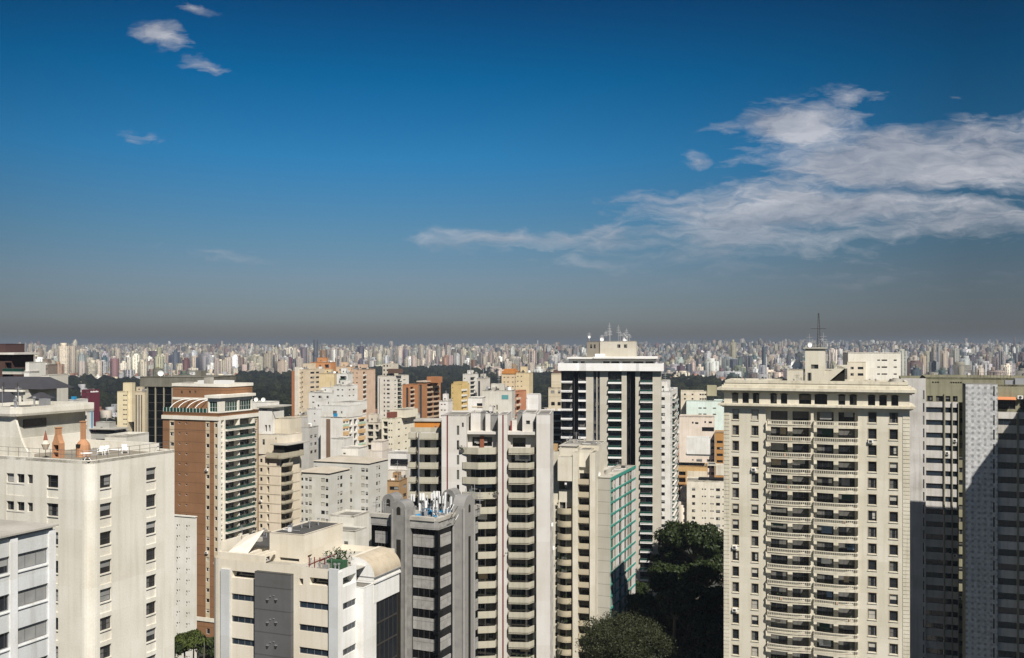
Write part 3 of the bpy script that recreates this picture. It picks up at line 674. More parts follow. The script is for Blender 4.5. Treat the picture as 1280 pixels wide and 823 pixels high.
    for (a, c) in ((915.8, 923.6), (939.6, 948), (1085.4, 1095.6), (1112, 1122.3)):
        x0, x1 = X(a), X(c); w = x1 - x0; key = ('sur', round(w, 2))
        s = Shape(); s.box(-.09, 0, -.04, .0, -.09, 1.94, mw); s.box(w, w + .09, -.04, .0, -.09, 1.94, mw); s.box(0, w, -.04, 0, 1.85, 1.94, mw); s.box(-.14, w + .14, -.12, 0, -.2, -.09, mt)
        me = s.mesh('surround')
        for z in zw[:23]: link('window_surround', me, b.o, (x0, 0, z))
    # curved balconies
    for (a, c) in ((959.0, 1013.8), (1016.8, 1072.5)):
        x0, x1 = X(a, -.5), X(c, -.5)
        b.balconies(x0, x1, 0, [z - .95 for z in zw], 1.35, 1.05, 'balus', mt)
        for i in range(0): pass
    # column lines between the two stacks
    b.box('pilaster', X(1013.6), X(1017), -.25, dep, 0, zr, mt)
    # quoins at both ends: thin joints are modelled as projecting blocks
    s = Shape(); z = 1.0
    while z < zr - 1: s.box(xl - .05, xl + 1.05, -.07, .35, z, z + .62, mt); s.box(-1.15, .05, -.07, .35, z, z + .62, mt); z += .72
    b.part('quoins', s)
    # potted plants and clutter on balconies
    rnd = random.Random(3)
    for k in range(26):
        z = rnd.choice(zw) - .77; st = rnd.choice(((959, 1013), (1017, 1072))); x = X(rnd.uniform(st[0] + 3, st[1] - 3), -.6); s = Shape()
        if rnd.random() < .6:
            for i in range(26):
                p = Vector((rnd.gauss(0, .22), rnd.gauss(0, .15), .5 + rnd.random() * .8)); d = Vector((rnd.uniform(-1, 1), rnd.uniform(-1, 1), rnd.uniform(-1, 1))) * .2; e = Vector((rnd.uniform(-1, 1), rnd.uniform(-1, 1), rnd.uniform(-1, 1))) * .2; s.face([p - d, p + e, p + d], M_LEAF_T)
            s.bar((0, 0, 0), (0, 0, .5), .16, M_TERRA, 8, .22); pt = link('potted_plant', s.mesh('potted_plant'), None, (*b.w(x, -.5), z))
            tagged(pt, 'small potted plant behind a balustrade of the beige neoclassical tower', 'plant', 'potted plants on the balconies of the beige tower')
    drapes(b, 26, [z + 1.75 for z in zw[:20]], [(X(964), X(984)), (X(991), X(1010)), (X(1022), X(1041)), (X(1049), X(1068))], .35)
    clutter(b, xl + 1.5, -2, 2, D - 1.5, zt - .3, 16, 5)
    # roof structures
    zr2 = zt
    y0 = 3.6; xa, xb = X(984, y0), X(1046, y0)
    zb1 = b.z(462, xa, y0); b.block(xa, xb, y0, y0 + 6, zt - .3, zb1, m, par=.2, name='roof_house')
    ta, tb = X(1006.5, y0 - .3), X(1031, y0 - .3); zt2 = b.z(436, ta, y0)
    b.block(ta, tb, y0 - .4, y0 + 4, zt - .3, zt2, m, F=[(X(1014, y0), X(1023, y0), [b.z(461, ta, y0)], .8, .2, 'n'), (X(1009.6, y0), X(1014.5, y0), [zt], 2.0, .05, 'n', 'door')], Rr=[(y0 + 1, y0 + 2.5, [zt2 - 4], .8, .2, 'n')], par=.3, name='lift_tower')
    b.box('roof_slab', ta - .35, tb + .35, y0 - .7, y0 + 4.3, zt2, zt2 + .22, M_ROOF_L)
    # sloping stair ramp
    s = Shape(); x2 = X(1046, y0); x3 = X(1030, y0); za_ = b.z(480, x3, y0); zb_ = b.z(457, x2 + 2, y0)
    s.face([(X(1020, y0), y0 - .6, zt - .3), (X(1048, y0), y0 - .6, b.z(459, x2, y0)), (X(1056, y0), y0 - .6, b.z(459, x2, y0)), (X(1056, y0), y0 - .6, zt - .3)][::-1], M_INT)
    s.prism([(X(1020, y0), y0 - .8), (X(1030, y0), y0 - .8), (X(1030, y0), y0 + .2), (X(1020, y0), y0 + .2)], zt - .3, zt - .1, m)
    a0 = (X(1019, y0), zt - .1); a1 = (X(1048, y0), b.z(460, x2, y0)); w = .55
    for yy, rv in ((y0 - 1.2, 0), (y0 - .9, 1)):
        q = [(a0[0], yy, a0[1]), (a0[0] + 2.0, yy, a0[1]), (a1[0] + 1.2, yy, a1[1]), (a1[0], yy, a1[1] + w)]; s.face(q[::-1] if rv else q, m)
    s.face([(a0[0], y0 - 1.2, a0[1]), (a1[0], y0 - 1.2, a1[1] + w), (a1[0], y0 - .9, a1[1] + w), (a0[0], y0 - .9, a0[1])], m)
    s.box(a1[0] - .2, a1[0] + 1.6, y0 - 1.2, y0 + 1, a1[1] - .1, a1[1] + w, m)
    b.part('roof_stair', s)
    # lattice mast with guy arms
    mx, my = X(1023, y0 + 1.5), y0 + 1.5; s = Shape(); H = b.z(393, mx, my) - zt2; r0 = .42
    for i in range(3):
        t = 2 * math.pi * i / 3; s.bar((r0 * math.cos(t), r0 * math.sin(t), 0), (.1 * math.cos(t), .1 * math.sin(t), H), .045, M_FRAME_D, 5)
    k = 12
    for j in range(k):
        for i in range(3):
            f0, f1 = j / k, (j + 1) / k; ra_ = r0 + (.1 - r0) * f0; rb_ = r0 + (.1 - r0) * f1; t0 = 2 * math.pi * i / 3; t1 = 2 * math.pi * (i + 1) / 3
            s.bar((ra_ * math.cos(t0), ra_ * math.sin(t0), H * f0), (rb_ * math.cos(t1), rb_ * math.sin(t1), H * f1), .03, M_FRAME_D, 4)
    s.bar((-1.4, 0, H * .55), (1.4, 0, H * .55), .04, M_FRAME_D, 4)
    b.part('lattice_mast', s, loc=(mx, my, zt2 + .2))
    for dx, h in ((-2.0, 2.6), (-1.2, 1.6), (-2.6, 1.2), (1.2, 2.8), (1.9, 1.5)): b.antenna(mx + dx * .8, my + random.uniform(-1.5, 1), zt2 + .2, h, 2, .045)
    b.dish(mx - 1.6, y0, zt2 + .2, .5, .7); b.dish(X(993, 4.6), 6, zb1, .9, .4); b.dish(X(1000, 4.6), 6.5, zb1, .7, -.4)
    b.antenna(X(998, 5), 7, zb1, 2.2); b.tank(X(1120, 9), 9, zt - .2, 1.2, 1.0, M_ROOF_L)
    b.finish()
b_classic_tower()

# ---- mosaic-clad grey slabs behind and to the right
def mosaic_mat(kind):
    m, nt, bs = _mat('mosaic tiles'); N = nt.nodes; L = nt.links
    tc = N.new('ShaderNodeTexCoord'); n = N.new('ShaderNodeTexNoise'); n.inputs['Scale'].default_value = 1.6 if kind else 0.8; n.inputs['Detail'].default_value = 5; L.new(tc.outputs['Object'], n.inputs['Vector'])
    r = N.new('ShaderNodeValToRGB'); e = r.color_ramp.elements; e[0].position = .36; e[0].color = (.37, .38, .39, 1); e[1].position = .56; e[1].color = (.50, .50, .49, 1); L.new(n.outputs[0], r.inputs[0])
    v = N.new('ShaderNodeTexVoronoi'); v.inputs['Scale'].default_value = .85; v.inputs['Randomness'].default_value = .05; L.new(tc.outputs['Object'], v.inputs['Vector'])
    r2 = N.new('ShaderNodeValToRGB'); e = r2.color_ramp.elements; e[0].position = .18; e[0].color = (.6, .6, .6, 1) if kind else (.9, .9, .9, 1); e[1].position = .3; e[1].color = (1, 1, 1, 1); L.new(v.outputs['Distance'], r2.inputs[0])
    w = N.new('ShaderNodeTexWhiteNoise'); sn = N.new('ShaderNodeVectorMath'); sn.operation = 'SNAP'; sn.inputs[1].default_value = (.5, .5, .5); L.new(tc.outputs['Object'], sn.inputs[0]); L.new(sn.outputs[0], w.inputs['Vector'])
    r3 = N.new('ShaderNodeValToRGB'); e = r3.color_ramp.elements; e[0].color = (.78, .78, .78, 1); e[1].color = (1.05, 1.05, 1.05, 1); L.new(w.outputs['Value'], r3.inputs[0])
    p = r.outputs[0]
    for q in (r2, r3):
        mx = N.new('ShaderNodeMix'); mx.data_type = 'RGBA'; mx.blend_type = 'MULTIPLY'; mx.inputs[0].default_value = 1; L.new(p, mx.inputs[6]); L.new(q.outputs[0], mx.inputs[7]); p = mx.outputs[2]
    L.new(p, bs.inputs['Base Color']); bs.inputs['Roughness'].default_value = .8; return m
M_MOS0 = wall_mat((.56, .545, .53), .5, .8, .5, 0, 'pale mosaic spandrel'); M_MOS1 = mosaic_mat(1)
M_OLIVE = wall_mat((0.27, 0.26, 0.18), 0.5, 0.9, 0.6, 0, 'olive render')
def b_mosaic_right():
    b = Bld('apartment_building', 'grey mosaic slab with spotted blank panel and orange awning at the right edge', 1247, 205, 20)
    zt = b.z(481); pitch = 3.0; n = 27; xp = b.fx(1207)
    zs = [b.z(532.5) - pitch * i for i in range(n)]
    sh = Shape(); D = 8
    slit = [(b.fx(1241.4), b.fx(1243.4), [z + .1 for z in [zs[0] + 6, zs[0] + 3] + zs], 2.1, .15, 'n')]
    b.face(sh, (xp, 0), (0, 0), 0, zt, M_MOS1, [(c[0] - xp, c[1] - xp) + c[2:] for c in slit])
    sh.wall((0, 0), (0, 1.4), 0, zt, [], M_OLIVE); sh.wall((xp, D), (xp, 0), 0, zt, [], M_OLIVE); sh.wall((0, D), (xp, D), 0, zt, [], M_OLIVE)
    b.part('wall', sh); b.box('roof', xp, 0, 0.01, D, zt - .4, zt + .02, M_ROOF)
    # right wing: window bands between mosaic spandrels, set back 1.4 m
    y = 1.4; xr = b.fx(1345, y); sh = Shape(); zo = b.z(498, 3, y); zs2 = [b.z(532, 3, y) - pitch * i for i in range(n)]
    x1, x2 = b.fx(1271, y), b.fx(1274, y)
    bands = [(.1, x1, zs2, 1.35, .35, 'dbz'), (x2, xr - .1, zs2, 1.35, .35, 'dbz')]
    b.face(sh, (0, y), (xr, y), 0, zo - 2.9, M_MOS0, bands); sh.wall((xr, y), (xr, D), 0, zo - 2.9, [], M_OLIVE); sh.wall((xr, D), (0, D), 0, zo - 2.9, [], M_OLIVE)
    b.part('wall', sh)
    b.block(.02, xr, y + 2.2, D, zo - 2.95, zt - .1, M_OLIVE, F=[(.5, x1, [zo - 2.4], 2.1, .3, 'dx'), (x2 + .5, xr - 1, [zo - 2.4], 2.1, .3, 'dx')], par=.4)
    b.box('roof', .05, xr - .05, y + .05, y + 2.25, zo - 3.1, zo - 2.93, M_ROOF)
    s = Shape(); s.face([(.2, y + .3, zo - .35), (x1, y + .3, zo - .35), (x1, y + 2.2, zo + .15), (.2, y + 2.2, zo + .15)], wall_mat((.55, .22, .1), .2, .9, .2, 0, 'orange awning cloth')); s.face([(.2, y + 2.2, zo + .12), (x1, y + 2.2, zo + .12), (x1, y + .3, zo - .38), (.2, y + .3, zo - .38)], wall_mat((.55, .22, .1), .2, .9, .2, 0, 'orange awning cloth')); b.part('awning', s)
    for xx in (x1 + .3, x1 + 1.7): 
        s = Shape(); s.box(xx, xx + 1, y + 1.2, y + 1.8, zo - .2, zo + .5, M_FRAME_W); s.bar((xx + .5, y + 1.19, zo + .15), (xx + .5, y + 1.15, zo + .15), .28, M_FRAME_D, 12); s.box(xx + .1, xx + .9, y + 1.3, y + 2.2, zo - .3, zo - .2, M_GALV); b.part('air_conditioner', s)
    s = Shape(); s.box(x1 + .05, x2 - .05, y - .25, y + .1, 0, zo - 2.9, M_OLIVE); s.box(.03, .25, y - .1, y + .05, 0, zo - 2.95, M_OLIVE); b.part('pilaster', s)
    # roof clutter
    for i in range(9): 
        x = random.uniform(1, xr - 2); b.box('roof_unit', x, x + random.uniform(1, 3), 4.2 + random.random(), 6 + random.random(), zt - .3, zt + random.uniform(.4, 1.2), random.choice((M_FRAME_W, M_ROOF_L, M_GALV)))
    b.finish()
b_mosaic_right()
def b_mosaic_left():
    b = Bld('apartment_building', 'grey mosaic slab with olive top storey and deep shaft, right behind the beige neoclassical tower', 1201, 233, 20)
    zt = b.z(472); pitch = 3.0; n = 27; D = 20
    xa, xb, xc = b.fx(1126), b.fx(1157), 0
    zs = [b.z(516.5) - pitch * i for i in range(n)]
    sh = Shape(); z1 = b.z(473.5)
    b.face(sh, (xa, -.8), (xb, -.8), 0, z1, M_MOS0, [(b.fx(1153.8, -.8) - xa, b.fx(1155.6, -.8) - xa, [z + .1 for z in [zs[0] + 6, zs[0] + 3] + zs], 2.1, .15, 'n')])
    sh.wall((xb, -.8), (xb, 0), 0, z1, [], M_OLIVE); sh.wall((xa, D), (xa, -.8), 0, z1, [], M_OLIVE); sh.wall((xb, D), (xa, D), 0, z1, [], M_OLIVE)
    zo = b.z(503)
    p1, p2, p3 = b.fx(1179.5), b.fx(1181.5), b.fx(1189.5)
    cols = [(xb + .1, p1, zs, 1.25, .3, 'dbz'), (p2, p3, zs, 1.25, .3, 'dbz'), (b.fx(1191), b.fx(1197.5), zs, 1.25, .3, 'dbz')]
    xe = b.fx(1198.5)
    b.face(sh, (xb, 0), (xe, 0), 0, zo, M_MOS0, [(c[0] - xb, c[1] - xb) + c[2:] for c in cols])
    sh.wall((xe, 0), (xe, 9), 0, zo, [], M_OLIVE)
    x9 = b.fx(1216, 9)
    b.face(sh, (xe, 9), (x9 + 1, 9), 0, zo, M_OLIVE, [(.5, 1.8, zs, 1.2, .3, 'd')])
    b.part('wall', sh)
    z2 = b.z(495)
    top = [(b.fx(1159), b.fx(1166), [zo + .1], 1.3, .3, 'd'), (b.fx(1170), b.fx(1178), [zo + .1], 1.3, .3, 'd'), (b.fx(1182), b.fx(1188), [zo + .1], 1.3, .3, 'd'), (b.fx(1191), b.fx(1197), [zo + .1], 1.3, .3, 'd')]
    sm = [(b.fx(a), b.fx(a + 2.2), [b.z(479.5)], .35, .2, 'n') for a in (1165, 1168.5, 1171.5, 1188, 1191, 1194, 1197, 1200)]
    b.block(xb, x9 + 14, .02, D, zo, zt, M_OLIVE, F=top + sm, par=.5)
    s = Shape(); s.box(p1 + .05, p2 - .05, -.35, .1, 0, zo + 1.9, M_OLIVE); s.box(p3 + .02, b.fx(1190.8), -.35, .1, 0, zo, M_OLIVE); s.box(b.fx(1197.7), xe, -.35, .1, 0, zo, M_OLIVE); b.part('pilaster', s)
    s = Shape()
    for k in range(14):
        x = b.fx(1210) + k * .7; s.bar((x, 1.5, zt), (x, 1.5, zt + 1.1), .03, M_FRAME_D, 4)
    s.bar((b.fx(1208), 1.5, zt + 1.1), (b.fx(1210) + 10, 1.5, zt + 1.1), .03, M_FRAME_D, 4); b.part('railing', s)
    b.finish()
b_mosaic_left()
def b_offframe():
    m = wall_mat((0.5, 0.46, 0.4), 0.3, 0.85, 0.5, 0, 'tan render')
    b = Bld('apartment_tower', 'tall tan tower just outside the right edge whose shadow falls on the mosaic slabs', 0, 166, 20, 'tower', fx=135.5)
    zs = [3.0 * i + 1 for i in range(1, 35)]
    b.block(-20, 0, 0, 16, 0, 98, m, F=[(x, x + 1.4, zs, 1.4, .2, 'dk') for x in (-18, -14.5, -9, -5, -2)], Rr=[(3, 4.4, zs, 1.4, .2, 'dk'), (10, 11.4, zs, 1.4, .2, 'dk')], Lf=[(3, 4.4, zs, 1.4, .2, 'dk'), (10, 11.4, zs, 1.4, .2, 'dk')])
    b.block(-28, -20.05, 0, 14, 0, 99, m); b.block(-30.5, -28.05, 0, 10, 0, 94, m); b.finish()
b_offframe()

# ---- brick tower with green glass balconies
def b_brick():
    mb = wall_mat((0.245, 0.125, 0.060), 0.3, 0.9, 0.25, 2.95, 'red-brown brick'); mw = wall_mat((0.74, 0.71, 0.64), 0.2, 0.8, 0.4, 0, 'cream band'); mc = wall_mat((.52, .44, .32), .2, .85, .3, 0, 'tan strip')
    b = Bld('apartment_tower', 'red-brown brick tower with cream bands and green glass balconies', 273, 285, 22, 'tower')
    zt = b.z(526); pitch = 2.97; n = 22; X = b.fx; S = b.sy
    base = b.z(775)
    zf = [zt - pitch * (i + 1) for i in range(n)]      # floor lines
    xl = X(203.5); D = S(323.3)
    cols = [(X(212.6), X(217.4), [z + 1.0 for z in zf], 1.1, .2, 'wc'), (X(257.6), X(261.6), [z + 1.0 for z in zf], 1.1, .2, 'wc'), (X(223.2), X(225.4), [z + 1.6 for z in zf], .5, .2, 'w'), (X(231.8), X(234), [z + 1.6 for z in zf], .5, .2, 'w'),
            (X(268.4), X(271.5), [z + 1.0 for z in zf], 1.1, .2, 'wc')]
    y1, y2, y3, y4 = S(280), S(281.5), S(316), S(318.3)
    rc = [(S(274.3), S(278.3), [z + .25 for z in zf], 1.2, 1.0, 'nb'), (S(274.3), S(278.3), [z + 1.6 for z in zf], .95, 1.0, 'nb'),
          (y2, S(297.5), [z + .2 for z in zf], 2.5, 1.6, 'gb', 'balcony_door'), (S(299), y3, [z + .2 for z in zf], 2.5, 1.6, 'gb', 'balcony_door'), (S(318.8), S(321.5), [z + 1.0 for z in zf], 1.1, .2, 'wc')]
    sh = Shape(); z0 = base + .2
    ed = [(xl, mb), (X(212), mc), (X(217.9), mb), (X(257), mc), (X(262.2), mb), (X(267.6), mc), (0, None)]
    for (a, mm), (c, _) in zip(ed, ed[1:]): b.face(sh, (a, 0), (c, 0), z0, zt, mm, [(q[0] - a, q[1] - a) + q[2:] for q in cols if a <= q[0] < c])
    ed = [(0, mw), (y4, mb), (S(318.4), mc), (S(321.9), mb), (D, None)]
    for (a, mm), (c, _) in zip(ed, ed[1:]): b.face(sh, (0, a), (0, c), z0, zt, mm, [(q[0] - a, q[1] - a) + q[2:] for q in rc if a - .01 <= q[0] < c - .01])
    sh.wall((0, D), (xl, D), z0, zt, [], mb); sh.wall((xl, D), (xl, 0), z0, zt, [], mb)
    b.part('wall', sh)
    s = Shape()
    for z in zf[:1]: s.box(xl, X(267.5), -.03, .0, z - .06, z, M_TILE)
    b.part('joint_line', s)
    s = Shape(); s.box(xl - .25, .25, -.3, 0, zt, zt + 1.1, mw); s.box(0, .3, -.3, D + .2, zt, zt + 1.1, mw); b.part('cornice', s)
    s = Shape(); s.box(xl - .15, .2, -.2, 0, base - .9, base + .2, mw); s.box(0, .2, -.2, D, base - .9, base + .2, mw); b.part('cornice', s)
    lz = [base - 4.5, base - 8, base - 11.5]
    b.block(xl + .05, -.05, .05, D, 0, base, mb, F=[(X(a), X(c), lz, 1.6, .2, 'wb') for a, c in ((213, 218), (235, 240), (258, 262))], Rr=[(S(285), S(294), lz, 1.8, .2, 'wb'), (S(302), S(312), lz, 1.8, .2, 'wb')], par=0)
    # balconies over the recesses
    b.balconies(S(281), S(297.8), 0, [z for z in zf[:22]], .9, 1.1, 'glass', mw, side='r')
    b.balconies(S(298.8), S(316.4), 0, [z for z in zf[:22]], .9, 1.1, 'glass', mw, side='r')
    b.box('corner_post', -.1, .35, S(279), S(280.6), base, zt + .5, mw); b.box('corner_post', -.1, .35, -.1, .8, base, zt + .5, mw); b.box('corner_post', .0, .3, S(297.9), S(298.7), base, zt, mw)
    # terrace level and penthouse
    b.box('roof', xl, 0, 0, D, zt + .0, zt + .25, M_ROOF_L)
    b.block(xl - .02, -.02 + .02, -.02, D, zt + 1.1, zt + 2.1, mb, par=.7, roof=M_ROOF_L)
    px0, pd = X(260, .2), S(315.5)
    zp = b.z(498, 0, 0); yB = pd
    gl = [(.6, 3.2, [zt + 2.3], 3.6, .3, 'wb')]
    b.block(px0, .1, .1, yB, zt + 2.1, zp, mw, F=[(px0 + .5, px0 + 3.3, [zt + 2.4], zp - zt - 3.4, .3, 'wGxz'), (px0 + 4, .0, [zt + 2.4], zp - zt - 3.4, .3, 'wGxz')], Rr=[(S(281), S(297), [zt + 2.4], zp - zt - 3.4, .3, 'wGxz'), (S(299), S(314), [zt + 2.4], zp - zt - 3.4, .3, 'wGxz')], par=0, roof=M_ROOF_L)
    b.box('roof_slab', px0 - .6, .8, -.6, yB + .6, zp, zp + .8, mw)
    # brick upper block behind
    yb = 7.0; za = b.z(482, X(216, yb), yb); xa, xe = X(216, yb), X(284, yb)
    b.block(xa, xe, yb, yb + 12, zt + 2.0, za, mb, F=[(X(a, yb), X(a + 2.3, yb), [b.z(492, X(a, yb), yb)], .8, .2, 'd') for a in (226, 236, 243)], par=.4)
    xf = X(300, yb + 6)
    s = Shape(); s.strip([(xa - .2, yb - .2), (xe + .2, yb - .2), (xe + .2, yb + 12.2), (xa - .2, yb + 12.2), (xa - .2, yb - .198)], .3, za - .2, za + .7, mw); s.strip([(xa - .1, yb - .1), (xe + .1, yb - .1), (xe + .1, yb + 12.1)], .2, za - 4.2, za - 3.5, mw); b.part('cornice', s)
    for (a, w_, h) in ((227, 7, .9), (247, 9, 1.5), (268, 17, 1.6), (255, 4, 2.4)):
        b.box('roof_unit', X(a, yb + 3), X(a + w_, yb + 3), yb + 3, yb + 6, za - .3, za + h, random.choice((M_FRAME_W, M_ROOF_L)))
    b.tank(X(270, yb + 8), yb + 8, za - .3, 1.0, 1.6)
    # pergola ribs over the terrace
    for a in (222, 232, 243, 253):
        s = Shape(); x = X(a, 2); pr = None
        for i in range(9):
            t = math.pi / 2 * i / 8; p = (x + 3.2 * (1 - math.cos(t)) * .9 - 2, .8 + 5.6 * (1 - math.cos(t)), zt + 2.1 + 3.6 * math.sin(t))
            if pr: s.bar(pr, p, .12, M_FRAME_W, 5)
            pr = p
        b.part('pergola_rib', s)
    s = Shape(); s.strip([(xl + .1, 4), (xl + .1, .1), (px0 - .2, .1)], .04, zt + 2.1, zt + 3.3, M_GREEN_GLASS)
    x = xl + .1
    while x < px0 - .3: s.box(x, x + .08, .02, .1, zt + 2.1, zt + 3.4, M_FRAME_W); x += 1.2
    b.part('railing', s)
    s = Shape(); rnd = random.Random(5)
    for i in range(500):
        p = Vector((rnd.uniform(X(222), px0 - .5), rnd.uniform(.4, 1.4), zt + 2.1 + rnd.random() * rnd.uniform(.3, 1.4))); d = Vector([rnd.uniform(-.3, .3) for _ in range(3)]); e = Vector([rnd.uniform(-.3, .3) for _ in range(3)]); s.face([p - d, p + e, p + d], M_LEAF_T)
    pl = link('terrace_hedge', s.mesh('terrace_hedge'), None, b.w(0, 0) + (0,), -b.th); pl.location = (b.X0, b.Y0, 0); tagged(pl, 'low green planting along the terrace of the brick tower', 'plants')
    b.finish()
b_brick()

# ---- slim white slab left of the brick tower
def b_slim_white():
    m = wall_mat((0.70, 0.69, 0.64), 0.2, 0.85, 0.5, 0, 'off-white render')
    b = Bld('apartment_building', 'slim off-white slab dotted with tiny vents in front of the brick tower foot', 243.5, 262, 22)
    zt = b.z(647); zs = [b.z(660) - 2.88 * i for i in range(14)]
    X = b.fx
    F = []
    for a in (220.5, 232.5): F += [(X(a), X(a + 1.8), zs, .5, .15, 'nd'), (X(a + 3.0), X(a + 4.4), [z + .25 for z in zs], .3, .15, 'n'), (X(a - .2), X(a + .6), [z - .8 for z in zs], .5, .1, 'n')]
    b.block(X(196), 0, 0, b.sy(246), 0, zt, m, F=F, Rr=[(1, 2, zs, 1, .15, 'd')], roof=M_ROOF, par=.2)
    b.box('cornice', X(196) - .2, .2, -.2, b.sy(246), zt, zt + .25, m); b.finish()
b_slim_white()

# ---- white office block with grey panel and barrel roof
def b_office():
    m = wall_mat((0.66, 0.61, 0.52), 0.15, 0.85, 0.6, 0, 'cream render'); mb = wall_mat((0.52, 0.54, 0.56), 0.2, 0.8, 0.3, 0, 'pale blue panel'); mg = wall_mat((0.105, 0.105, 0.11), 0.3, 0.8, 0.2, 3.25, 'charcoal panel'); mw = wall_mat((0.76, 0.76, 0.75), 0.2, .7, .5, 0, 'white cladding')
    mv = wall_mat((0.50, 0.43, 0.33), 0.5, .6, .3, 0, 'rust-stained white metal')
    b = Bld('office_building', 'low cream office block with a charcoal panel, strip windows and a stained barrel roof', 424, 139, 22, 'building')
    X, S = b.fx, b.sy; p = 3.25; n = 16
    zt = b.z(713); z0 = b.z(765.5)
    zs = [z0 - p * i for i in range(n)]; h = .95
    zopen = z0 + p + .1
    D = S(489)
    xl = X(273)
    F = [(X(289.5), X(320.8), zs, h, .22, 'gbz'), (X(374), X(410.5), zs, h, .22, 'gbz'), (X(290), X(320), [b.z(723.5, X(305))], 1.0, 1.2, 'n'), (X(374), X(379), [b.z(731, X(374))], .9, 1.0, 'n'), (X(387), X(410), [b.z(732, X(400))], 1.0, 1.2, 'n')]
    F += [(X(272), X(277), zs, h, .22, 'gbz')]
    y1, y2 = S(445.5), S(461.5)
    Rr = [(.5, y1 - .1, zs, h, .22, 'gbz'), (.5, y1 - .1, [z0 + p], 1.3, 1.5, 'n')]
    sh = Shape()
    b.face(sh, (xl, 0), (0, 0), 0, zt, m, [(max(c[0], xl + .3) - xl, c[1] - xl) + c[2:] for c in F])
    b.face(sh, (0, 0), (0, y1), 0, zt, mw, [c for c in Rr])
    # rounded left end
    r = 1.6; pr = (xl, 0)
    for i in range(1, 6):
        t = math.pi / 2 * i / 5; q = (xl - r * math.sin(t), r - r * math.cos(t)); sh.wall(q, pr, 0, zt, [], m); pr = q
    sh.wall((xl - r, 16), (xl - r, r), 0, zt, [], m); sh.wall((0, 16), (xl - r, 16), 0, zt, [], m)
    b.part('wall', sh)
    b.box('roof', xl - r + .1, -.1, .6, 16, zt - 1.0, zt - .9, M_ROOF_L)
    b.block(-4.0, 1.2, y1, y2, 0, b.z(728, 1, y2), mw, par=.1)
    b.block(-4.0, 1.0, y2 + .02, D, 0, b.z(755, 1, y2), M_GLASS, par=0)
    s = Shape()
    for z in zs: s.box(1.0, 1.06, y2 + .1, D - .1, z - .6, z - .35, M_FRAME_D)
    for k in range(6): y = y2 + (D - y2) * k / 5; s.box(1.0, 1.05, y - .04, y + .04, 0, zt - 6, M_FRAME_D)
    b.part('glazing_bars', s)
    b.block(-4.0, 1.25, y2 - 0.8, D + .3, b.z(753, 1, y2), b.z(728, 1, y2) , mw, par=.05)
    # stepped band and quarter barrel roof
    za = b.z(728, 1, y2); zc = b.z(699, -2, y1 + 1); yb0, yb1 = y2 - .9, D + .5
    b.box('ledge', -4.0, 1.45, yb0, yb1, za, za + .25, mw); b.box('ledge', -4.0, 1.3, yb0, yb1, za + .28, za + .75, mw); b.box('gutter', -3.9, 1.5, yb0, yb1, za + .78, za + .95, M_GALV)
    s = Shape(); zb = za + .95; H = zc - zb; xr = 1.4; W = 3.4; k = 14; prof = [(xr - W + W * math.sin(t), zb + H * math.cos(t)) for t in [math.pi / 2 * i / k for i in range(k + 1)]]
    for (xa, z_a), (xb, z_b) in zip(prof, prof[1:]): s.face([(xa, yb0, z_a), (xb, yb0, z_b), (xb, yb1, z_b), (xa, yb1, z_a)], mv)
    s.face([(xr - W - .6, yb0, zc), (xr - W, yb0, zc), (xr - W, yb1, zc), (xr - W - .6, yb1, zc)], m)
    s.face([(xr - W - .6, yb0, zb)] + [(xr, yb0, zb)] + [(a, yb0, c) for a, c in prof[::-1]] + [(xr - W - .6, yb0, zc)], mw); s.face(([(xr - W - .6, yb1, zb)] + [(xr, yb1, zb)] + [(a, yb1, c) for a, c in prof[::-1]] + [(xr - W - .6, yb1, zc)])[::-1], mw)
    s.face([(xr - W - .6, yb1, zb), (xr - W - .6, yb0, zb), (xr - W - .6, yb0, zc), (xr - W - .6, yb1, zc)], mw); b.part('barrel_roof', s)
    # applied piers and panel
    b.box('panel', X(322), X(367), -.7, .0, 0, b.z(716, X(340)), mg); b.box('roof', X(322), X(367), -.7, 2.2, b.z(716, X(340)), b.z(716, X(340)) + .15, M_ROOF_D)
    for (a, c) in ((277.5, 288.5), (412.5, 424)): b.box('pier', X(a), X(c), -.35, .02, 0, b.z(710.5, X(a)), mb)
    b.box('corner_pier', -.02, .3, -.35, .5, 0, zt - .2, mw)
    # lamps on the charcoal panel
    for i in range(5):
        for a in (337, 347.5):
            x = X(a); z = b.z(748 + 28.6 * i, x); s = Shape(); s.box(x, x + .4, -.9, -.7, z, z + .08, M_GALV); s.box(x + .1, x + .3, -.9, -.7, z - .25, z - .02, M_FRAME_D); s.box(x + .55 if a == 337 else x - .3, x + .75 if a == 337 else x - .1, -.8, -.7, z + .45, z + .55, M_GALV); b.part('lamp_fitting', s)
    # roof blocks
    yq = 5.0; xa, xb = X(337, yq), X(379, yq); zq = b.z(669, xb, yq); D2 = b.sy(415, xb) - yq
    b.block(xa, xb, yq, yq + 11, zt - 1.2, zq, m, F=[(X(349.5, yq), X(374, yq), [b.z(701.5, X(360, yq), yq)], .45, .3, 'n')], Rr=[(yq + 1.2, yq + 2.4, [b.z(700, xb, yq)], .4, .3, 'n')], roof=M_ROOF_D, par=.12)
    ym = 9.0; xc, xd = X(284, ym), X(338, ym); b.block(xc, xd, ym, ym + 9, zt - 1.2, b.z(679, xc, ym), m, F=[(X(325, ym), X(337, ym), [b.z(694, xc, ym)], 1.6, .6, 'nb')], roof=M_ROOF_D, par=.1)
    b.box('roof_slab', X(286, ym) , X(338, ym), ym - .6, ym + 9, b.z(680, xc, ym) + .0, b.z(678, xc, ym) + .1, M_ROOF_D)
    # roof terrace frames at the left
    s = Shape(); zr = zt
    x0, x1 = X(283, 2), X(336, 2)
